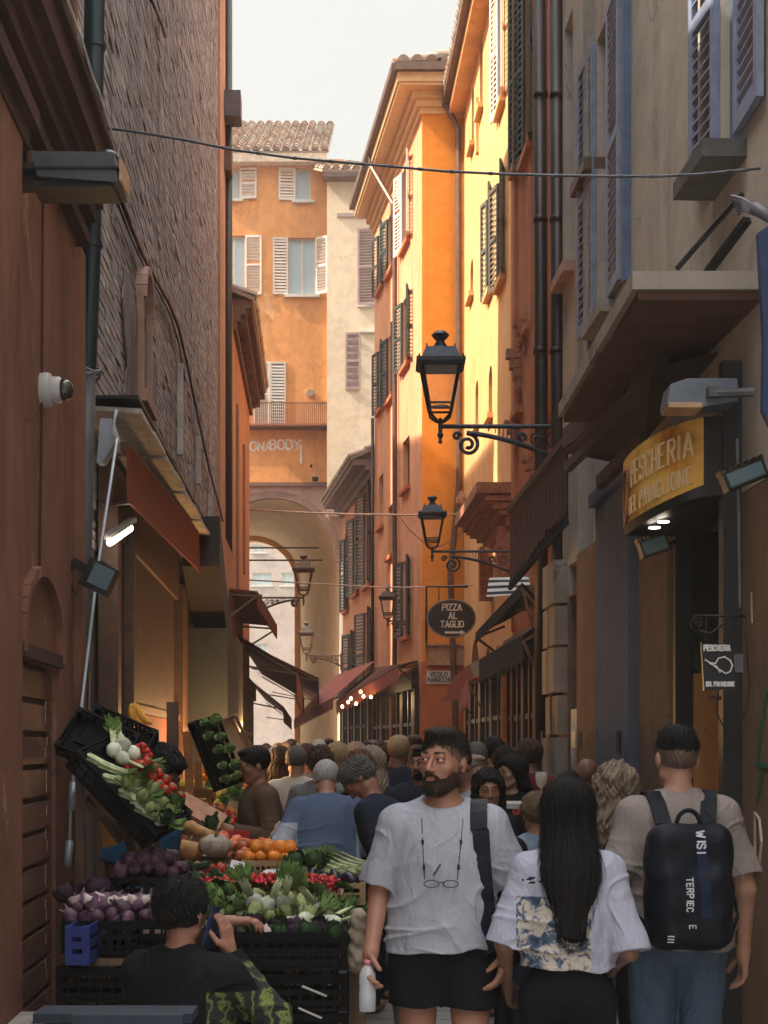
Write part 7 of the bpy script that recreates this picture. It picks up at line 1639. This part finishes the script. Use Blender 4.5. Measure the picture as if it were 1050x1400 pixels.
ME=flat(X(374,8.9),8.9,.93); crate(ME,.34,.40,.13,crw,'wooden crate heaped with bright oranges'); fill('orange',ME,5,5,.068,.072,'bright orange in the heap left of the blue-shirted back','oranges in the heap',.12,.04,lay=2)
ME2=flat(X(395,7.95),8.1,.90)
MF=flat(X(452,7.9),7.95,.90); crate(MF,.36,.30,.11,crw,'pale wooden crate of courgettes and leeks at the stall corner',bars=0); fill('aubergine',MF@Matrix.Translation((-.03,-.04,0)),5,2,.062,.08,'shiny dark aubergine below the leeks','dark aubergines',.12,.01,tilt=60,sc_=1.1)
for k in range(5): put('leek_bundle',MF@Vector((-.02+.04*k,.05,.17+.006*k)),(R(8),0,R(38+7*k)),.62,'pale leek bundle with green tops leaning over the wooden crate','leek bundles')
fill('spinach',MF@Matrix.Translation((-.12,.05,0)),2,2,.09,.1,'green tops at the left of the leek crate','green tops',.15,.0,sc_=.9)
MG=flat(X(488,8.0),8.0,.86); crate(MG,.13,.34,.15,blkp,'small black crate at the stall corner next to the bearded man',bars=3)
m=MB(); m.box(X(462,7.7),X(503,7.7),7.7,8.2,.80,.855); tag(m.build('wooden_shelf',simple('grey_wood_shelf',(.24,.21,.19),.8)),'grey wooden board under the corner crate','shelf')
# paper bag and cloth on post
sp_=lambda p: smin(rbox(p,(0,0,0),(.035,.05,.12),.03),ell(p,(0,0,-.09),(.05,.05,.06)),.04)+wob(p,50,.006)
P_b,Q_b=mesh_sdf(sp_,(-.1,-.12,-.2),(.1,.12,.2),.006); o=link('paper_bag',np_mesh('paper_bag',P_b,Q_b),[simple('brown_paper',(.30,.24,.18),.8,0,.2,10,.4)],None,W(490,1283,6.3)); tag(o,'crumpled brown paper bag hanging on the stall post','bag')
# purple onions and garlic, near left
for (px_,Y,z,n,lab) in ((140,6.75,.80,0,'a'),(200,6.75,.80,1,'b')):
    M_=flat(X(px_,Y),Y,z+.02,3); crate(M_,.30,.40,.14,blkp,['black crate of purple onions nearest the terracotta house','black crate of purple onions beside the seated man\'s head'][n],bars=5)
    fill('aubergine',M_@Matrix.Translation((0,-.02,0)),4,3,.07,.08,'small dark aubergine among the purple onions','small dark aubergines',.155,.04,tilt=80,sc_=.8)
    fill('onion',M_,5,5,.062,.070,'purple onion in the heap above the seated man','purple onions',.12,.05,lay=2,tilt=70)
    fill('garlic',M_@Matrix.Translation((0,-.08,.02)),5,2,.055,.05,'pale garlic head among the purple onions','pale garlic heads',.17,.03,tilt=70)
MO=flat(X(205,7.2),7.25,.98,0); crate(MO,.34,.3,.12,blkp,'black crate holding the top of the onion heap',bars=5); fill('onion',MO,5,4,.062,.066,'purple onion on the top of the heap','purple onions on top',.12,.05,lay=2,tilt=70)
fill('kale',flat(X(118,6.9),6.9,.96),2,2,.1,.1,'dark leaves at the left end of the onion heap','dark leaves by the onions',.03,.01)
crate(flat(X(112,6.45),6.5,.80),.10,.30,.16,bluep,'small blue crate at the left end of the onion heap',bars=0)
# tilted crate with celery and radishes, bananas
MT=frame(W(178,1078,7.2),(.68,-.12,-.70),(.30,.85,.42))
crate(MT@Matrix.Translation((0,0,-.06)),.54,.32,.11,blkp,'black crate tilted toward the alley with celery and tomatoes',bars=9)
for k in range(7): o=put('celery',MT@Vector((-.15+.055*k,-.07+.02*(k%2),.04+.012*(k%2))),(MT.to_3x3()@Matrix.Rotation(R(-60+9*(k%3)),3,'Z')).to_euler(),.52,'pale celery stick bunch in the tilted crate','celery bunches')
fill('tomato',MT@Matrix.Translation((.06,.09,0)),7,3,.046,.046,'glossy red tomato in the tilted crate','red tomatoes in the tilted crate',.05,.02,lay=2,sc_=.72)
fill('endive',MT@Matrix.Translation((.12,-.05,0)),4,2,.07,.08,'pale green leaves in the tilted crate','pale leaves in the tilted crate',.04,.0,sc_=.65)
fill('fennel',MT@Matrix.Translation((-.16,.06,0)),2,2,.06,.06,'round white fennel bulb in the tilted crate','fennel in the tilted crate',.07,.0)
fill('cherry_tomato',MT@Matrix.Translation((-.10,.15,0)),3,2,.03,.03,'tiny red tomato at the top of the tilted crate','tiny tomatoes',.08,.02,lay=2)
fill('spinach',MT@Matrix.Translation((.22,-.02,0)),1,2,.1,.11,'pale frilly leaves at the low end of the tilted crate','frilly leaves',.05,.0,sc_=.7)
for k,(px_,py,Y) in enumerate(((135,1008,7.5),(160,1003,7.6))):
    M_=frame(W(px_,py+16,Y),(.8,-.1,-.35),(.1,.5,.85)); crate(M_,.34,.24,.10,blkp,['empty black crate hanging behind the tilted crate, left one','empty black crate hanging behind the tilted crate, right one'][k],bars=11)
m=MB(); m.beam(W(165,1120,7.3),W(200,1215,7.2),.03,.03); m.beam(W(205,1118,7.3),W(222,1180,7.3),.03,.03); m.beam(W(120,1090,7.35),W(165,1150,7.3),.03,.03); m.beam(W(110,1060,7.3),W(110,1400,7.3),.04,.04); m.beam(W(118,1100,7.32),W(215,1165,7.32),.03,.03); tag(m.build('crate_rack',frm_brown),'dark wooden rack propping up the tilted crate','rack')
m=MB(); m.beam(Vector((X(236,8.6),8.6,0)),W(236,960,8.6),.06,.06); tag(m.build('rack_post',frm_brown),'dark upright timber post beside the bright blue greengrocer','post')
m=MB(); m.prism([W(170,1125,7.6),W(205,1120,7.6),W(222,1172,7.6),W(190,1180,7.6)],(0,.04,0)); tag(m.build('cardboard_box',card),'brown cardboard box below the tilted crate','box')
m=MB(); m.prism([W(137,1118,7.9),W(160,1122,7.9),W(160,1155,7.9),W(140,1160,7.9)],(0,.04,0)); tag(m.build('paper_sack',simple('ochre_sack',(.45,.22,.05),.8)),'ochre paper sack behind the onions','sack')
m=MB()
for (a,b_,c) in (((180,962),(176,985),(198,998)),((186,962),(188,982),(208,990)),((184,960),(182,990),(204,1003))):
    pts=[W(*a,8.6).lerp(W(*b_,8.6),t).lerp(W(*b_,8.6).lerp(W(*c,8.6),t),t) for t in [k/7 for k in range(8)]]; m.tube(pts,[.008,.018,.022,.023,.023,.021,.015,.006],8)
tag(m.build('bananas',produce('banana_peel',(.62,.30,.04),.5),smooth=True),'curved ripe bananas hanging in the shop opening','bananas')
# pumpkins and squash
m=MB(); m.box(X(240,9),X(322,9),8.75,9.0,.95,1.02); m.box(X(235,9.2),X(318,9.2),9.02,9.5,1.0,1.06); tag(m.build('display_step',tblw),'low wooden step carrying the pumpkins','step')
put('pale_pumpkin',W(294,1157,8.95),(R(8),0,.4),1.0,'pale grey ribbed pumpkin, the roundest on the stall','pumpkins'); put('ochre_pumpkin',W(257,1163,9.0),(R(10),R(8),1.4),.95,'ochre ribbed pumpkin left of the pale pumpkin','pumpkins'); put('butternut_squash',W(272,1136,9.2),(0,R(18),R(-25)),.8,'long orange-brown squash lying on top of the pumpkins','pumpkins')
fill('tomato',flat(X(262,8.6),8.55,.905),7,3,.066,.07,'red tomato below the pumpkins','tomatoes below the pumpkins',.06,.03,lay=2)
# red punnets and farther rows
redp=simple('red_carton',(.45,.02,.025),.5,0,.2,20,.1); 
for k,(px_,py,Y) in enumerate(((312,1146,9.9),(332,1146,9.9),(318,1160,9.6),(338,1158,9.7))):
    m=MB(); m.box(-.045,.045,-.05,.05,0,.05,M=flat(*W(px_,py,Y),random.uniform(-8,8))); o=m.build('punnet',redp); tag(o,'bright red punnet between the pumpkins and the oranges','punnet','red punnets')
def tier(px_,py,Y,kind,nu,nv,du,lab,grp,w=.4,d=.36,tilt=20,mat=crw,lay=1,sc_=1):
    M_=frame(W(px_,py,Y),(1,0,-.28),(0,1,math.tan(R(tilt)))); crate(M_@Matrix.Translation((0,0,-.07)),w,d,.09,mat,'shallow wooden tray under the %s'%lab,'tilted display trays',sl=2,bars=0); fill(kind,M_,nu,nv,du,du,lab,grp,.03,.015,lay=lay,sc_=sc_)
tier(330,1170,9.2,'apple',5,4,.072,'reddish apple right of the pale pumpkin','reddish apples',.36,.3)
tier(405,1150,9.9,'garlic',6,4,.055,'pale garlic in the tray beside the blue-shirted back','garlic in the far tray',.34,.3)
tier(380,1165,9.9,'apple',4,3,.07,'apple in the small tray behind the oranges','apples behind the oranges',.3,.26)
tier(283,1120,10.4,'tomato',6,4,.066,'red tomato in the middle tray of the long display','tomatoes in the middle tray',.42,.34,24)
tier(325,1128,10.6,'orange',5,4,.075,'orange in the middle tray by the brown jacket','oranges in the middle tray',.38,.34,20)
tier(270,1092,11.2,'lemon',5,4,.075,'yellow lemon in the upper tray','lemons in the upper tray',.42,.36,28)
tier(312,1098,11.4,'lettuce',3,3,.12,'green lettuce in the upper tray','lettuces in the upper tray',.40,.36,24,sc_=.9)
tier(300,1075,12.4,'orange',6,4,.075,'orange glowing under the shop lamps','oranges under the lamps',.46,.36,28,lay=2)
tier(330,1085,12.8,'apple',5,4,.075,'red apple glowing beside the brown jacket','apples beside the brown jacket',.40,.36,24,lay=2)
tier(322,1062,14,'lemon',5,4,.075,'yellow fruit glowing at the far end of the display','far yellow fruit',.44,.36,28,lay=2)
tier(335,1048,15.5,'orange',6,4,.075,'far orange at the end of the display','far oranges',.46,.36,28)
fill('spinach',flat(X(260,10),10.0,1.12),3,3,.14,.14,'dark greens between squash and upper trays','dark greens',.03,.02)
# hanging trays of greens and brown board
for k,(a,b_,Y,mt,lab) in enumerate((((272,985),(308,1078),10.5,blkp,'dark tray of greens tipped steeply in front of the lamps'),((300,985),(340,1068),12,card,'brown board tray tipped steeply behind the tray of greens'))):
    A_,B_=W(*a,Y),W(*b_,Y); U_=(B_-A_); M_=frame((A_+B_)/2,U_,(.5,.9,.35)); crate(M_,U_.length,.26,.08,mt,lab,sl=2,bars=0 if k else 7)
    if k==0: fill('lettuce',M_,5,2,.10,.11,'greens in the steep tray','greens in the steep tray',.05,.01,sc_=.7,tilt=10)
m=MB(); m.beam(W(255,1000,10.2),W(262,1120,10.2),.05,.05); m.beam(W(240,1082,10),W(320,1088,12),.05,.06); m.prism([W(266,1040,11),W(276,1040,11),W(276,1082,11),W(266,1082,11)],(0,.05,0)); tag(m.build('display_rail',woodmat('orange_wood',(.32,.12,.03),(.42,.18,.05),(1,1,4),.6)),'orange-lit wooden rail holding up the fruit display','rail')
m=MB(); M_=frame(W(275,1108,9.9),(.8,0,-.45),(.3,.9,.4)); m.box(-.16,.16,-.10,.10,-.1,0,M=M_); cb=tag(m.build('fruit_carton',simple('printed_carton',(.40,.20,.12),.7,0,.3,14,.1)),'tilted printed fruit carton above the pumpkins','carton'); m=MB(); m.box(.05,.155,-.102,-.1005,-.09,-.01,M=M_); m.build('label_panel',frm_white,cb)
# table and chair back at bottom left
steel=simple('dark_blue_steel',(.016,.03,.05),.5,.3,.3,12,.1)
tb=empty('metal_table',(X(150,4.9),4.9,0),'dark blue metal table at the bottom left corner','table'); m=MB(); zt_=Z(1386,4.9); m.box(X(45,4.9),X(262,4.9),4.9,5.06,zt_-.03,zt_); m.build('table_top',steel,tb); m=MB(); m.box(X(60,4.9),X(66,4.9),4.95,5.0,0,zt_-.03); m.build('leg',steel,tb); m=MB(); m.box(X(240,4.9),X(246,4.9),4.95,5.0,0,zt_-.03); m.build('leg',steel,tb)
ch=empty('metal_chair',(X(175,4.6),4.6,0),'dark metal chair back just in front of the blue table','chair'); m=MB(); zt_=Z(1388,4.6); m.box(X(98,4.6),X(250,4.6),4.6,4.63,zt_-.10,zt_); m.build('backrest',steel,ch); m=MB(); m.box(X(100,4.6),X(106,4.6),4.6,4.63,0,zt_-.1); m.build('leg',steel,ch); m=MB(); m.box(X(242,4.6),X(248,4.6),4.6,4.63,0,zt_-.1); m.build('leg',steel,ch)
# stool under the seated man
m=MB(); m.box(X(248,5.8)-.2,X(248,5.8)+.2,5.6,5.98,0,.33); tag(m.build('upturned_crate',blkp),'black upturned crate the phone-calling man sits on','crate')
# wine glass on the high table by the child
hb=empty('bar_table',(X(712,8.4),9.6,0),'high bar table edge with pale top by the wine glass','table'); Yg=9.6; m=MB(); zt_=Z(1098,Yg); m.box(X(690,Yg),X(775,Yg),Yg-.1,Yg+.4,zt_-.03,zt_); m.build('table_top',simple('pale_table_top',(.45,.44,.42),.4),hb); m=MB(); m.box(X(735,Yg)-.03,X(735,Yg)+.03,Yg+.1,Yg+.16,0,zt_-.03); m.build('leg',ironblk,hb)
wg=empty('wine_glass',W(740,1098,9.5),'stemmed glass of white wine on the bar table','glass'); c=W(740,1097,9.6); m=MB(); m.lathe(c,[(.035,.001),(.034,.004),(.004,.008),(.004,.085),(.03,.11),(.04,.145),(.036,.19)],16); wgm=NT('wine_glass_clear'); wgm.color((.8,.8,.8)); wgm.set(Roughness=.03,Alpha=.35); m.build('bowl',wgm.m,wg,True); m=MB(); m.lathe(c,[(.0001,.09),(.027,.11),(.037,.14),(.0001,.1405)],16); m.build('wine',simple('pale_wine',(.6,.42,.15),.1,bump=0),wg,True)
# ------------------------------------------------------------------ shopfronts at street level, right side and beyond
tmb=woodmat('dark_shop_timber',(.030,.016,.012),(.055,.028,.02),(1,1,6),.45); tmr=woodmat('red_shop_timber',(.20,.055,.025),(.28,.085,.04),(1,1,6),.5)
glassd=simple('dark_shop_glass',(.015,.018,.02),.08,0,.3,3,.02)
def front(f,a,b_,zt,lab,n=4,m1=tmb,m2=glassd,o=.04,acc=None):
    u0,u1=sorted((f.u(a),f.u(b_))); e=empty('shopfront',f.P((u0+u1)/2,0,0),lab,'shop front'); m=MB(); 
    for k in range(n+1):
        u=u0+(u1-u0)*k/n; f.bx(m,u-.05,u+.05,0,zt,o-.03,o+.07)
    f.bx(m,u0,u1,zt,zt+.32,o-.03,o+.12); f.bx(m,u0,u1,0,.45,o-.02,o+.03); f.bx(m,u0,u1,zt*.74,zt*.74+.07,o-.01,o+.05); m.build('frame',m1,e)
    m=MB(); f.bx(m,u0,u1,.45,zt,o-.03,o-.015); m.build('glass',m2,e)
    if acc:
        m=MB(); 
        for k in range(0,n,2): u=u0+(u1-u0)*(k+.5)/n; f.bx(m,u-.10,u+.10,0,zt-.05,o,o+.045)
        m.build('panel',acc,e)
    return e
front(FR,764,704,2.75,'dark timber wine bar front below the twin downpipes',7,acc=tmr)
front(FY,699,644,2.9,'dark shop front with reddish posts under the yellow house',7,acc=tmr)
front(FS,573,515,2.9,'narrow shop fronts along the side of the orange corner house',8,m1=tmb,acc=tmr)
front(FG,509,470,3.0,'row of dark shop doors under the shuttered house',9,acc=simple('pale_shop_post',(.5,.42,.32),.6))
front(FL3,319,339,2.6,'dark shop opening under the low salmon house',4,m1=frm_brown)
# piers, capital
m=MB(); z0,z1=.0,Z(890,21); 
for px_,Y in ((693,20.0),):
    m.lathe((X(px_,Y),Y,0),[(.12,0),(.12,.25),(.09,.3),(.085,1.1),(.11,1.15),(.11,1.25),(.085,1.3),(.08,z1-.3),(.14,z1-.1),(.14,z1)],14)
tag(m.build('red_column',simple('worn_red_column',(.30,.13,.09),.7,0,.35,9,.3),smooth=True,auto=40),'worn reddish column with a carved foot before the wine bar','column')
# warm bulbs over the crowd and their wire
bw_=emis('warm_bulb',(1,.55,.2),9)
for i,(px_,py,Y) in enumerate(((468,966,34),(476,960,33.6),(480,955,33.2),(493,946,32.8),(497,952,32.6),(507,953,32.4),(487,962,33))):
    m=MB(); m.lathe(W(px_,py,Y),sph_(.05) if False else [(.0001,-.035),(.022,-.025),(.03,0),(.022,.022),(.01,.035),(.0001,.04)],10); tag(m.build('light_bulb',bw_,smooth=True),'warm glowing bulb under the faded red awning by the dark shop doors','lamp','warm bulbs under the awning')
# white plinth items and notices
for (f,px_,y0,y1,w,lab,mt) in ((FB,803,1000,1022,.18,'small pale notice on the tan pier left of the blue pilaster',frm_white),(FB,868,1000,1030,.12,'small dark notice on the blue pilaster',dark)):
    u=f.u(px_); z1_,z0_=f.zz(px_,y0),f.zz(px_,y1); m=MB(); f.bx(m,u-w/2,u+w/2,z0_,z1_,.105,.112); tag(m.build('notice',mt),lab,'notice')
# hanging cables on the left lower wall, red flag cloth
m=MB(); A_=W(640,905,26); m.prism([W(622,925,26),W(642,908,26),W(650,930,26),W(634,955,26),W(605,960,26)],(0,.02,0)); tag(m.build('awning_flap',pinkc),'faded pink awning flap hanging before the red corner wall','awning')
# ------------------------------------------------------------------ light, sky, camera
SUN_AZ=-7; SUN_EL=46; VEIL=8.0; CLEAR=.16
S=Vector((-math.cos(R(SUN_EL))*math.cos(R(SUN_AZ)),math.cos(R(SUN_EL))*math.sin(R(SUN_AZ)),math.sin(R(SUN_EL))))
w=bpy.data.worlds.new('World'); sc.world=w; w.use_nodes=True; nt=w.node_tree; bg=nt.nodes['Background']
sky=nt.nodes.new('ShaderNodeTexSky'); sky.sky_type='NISHITA'; sky.sun_disc=False; sky.sun_elevation=R(SUN_EL); sky.sun_rotation=math.atan2(S.x,S.y)
sky.air_density=1.6; sky.dust_density=6.0; sky.ozone_density=.6
mx=nt.nodes.new('ShaderNodeMix'); mx.data_type='RGBA'; mx.blend_type='MULTIPLY'; mx.inputs[0].default_value=1; mx.inputs[7].default_value=(1.0,.955,.90,1)
nt.links.new(sky.outputs[0],mx.inputs[6])
# thin bright overcast veil over the clear sky, brighter overhead than at the horizon
tc=nt.nodes.new('ShaderNodeTexCoord'); sx=nt.nodes.new('ShaderNodeSeparateXYZ'); nt.links.new(tc.outputs['Generated'],sx.inputs[0])
rp=nt.nodes.new('ShaderNodeValToRGB'); nt.links.new(sx.outputs[2],rp.inputs[0]); rp.color_ramp.elements[0].color=(.115,.108,.094,1); rp.color_ramp.elements[0].position=0; rp.color_ramp.elements[1].color=(1,1,1,1); rp.color_ramp.elements[1].position=1
e_=rp.color_ramp.elements.new(.45); e_.color=(.148,.139,.122,1)
vs=nt.nodes.new('ShaderNodeVectorMath'); vs.operation='SCALE'; vs.inputs['Scale'].default_value=VEIL; nt.links.new(rp.outputs[0],vs.inputs[0])
sc2=nt.nodes.new('ShaderNodeVectorMath'); sc2.operation='SCALE'; sc2.inputs['Scale'].default_value=CLEAR; nt.links.new(mx.outputs[2],sc2.inputs[0])
ad=nt.nodes.new('ShaderNodeVectorMath'); nt.links.new(vs.outputs[0],ad.inputs[0]); nt.links.new(sc2.outputs[0],ad.inputs[1]); nt.links.new(ad.outputs[0],bg.inputs[0]); bg.inputs[1].default_value=.14
l=bpy.data.lights.new('sun','SUN'); l.energy=2.6; l.angle=R(.5); l.color=(1,.86,.66); lo=bpy.data.objects.new('sun',l); col.objects.link(lo)
lo.rotation_euler=S.to_track_quat('Z','Y').to_euler()
cam=bpy.data.cameras.new('camera'); co=bpy.data.objects.new('camera',cam); col.objects.link(co); sc.camera=co
co.location=(0,0,CZ); co.rotation_euler=(R(90),0,0); cam.sensor_fit='VERTICAL'; cam.sensor_height=36; cam.lens=54.0; cam.shift_y=(HY-700)/1400; cam.clip_end=500; cam.clip_start=.05
sc.view_settings.view_transform='Standard'; sc.view_settings.look='None'; sc.view_settings.exposure=2.1; sc.view_settings.gamma=1
sc.render.engine='CYCLES'; sc.cycles.max_bounces=8; sc.cycles.diffuse_bounces=4; sc.cycles.use_denoising=True

hz=MB(); hz.box(-61,61,-31,141,-1,26); t=NT('haze_air'); t.t.nodes.remove(t.b); pv=t.n('ShaderNodeVolumePrincipled'); pv.inputs['Color'].default_value=(.95,.9,.84,1); pv.inputs['Density'].default_value=.0014; pv.inputs['Anisotropy'].default_value=.3; t.l(pv.outputs[0],t.out.inputs['Volume'])
o=link('haze',hz.mesh('haze'),t.m); tag(o,'thin pale warm haze filling the far end of the alley',None,None,'stuff')
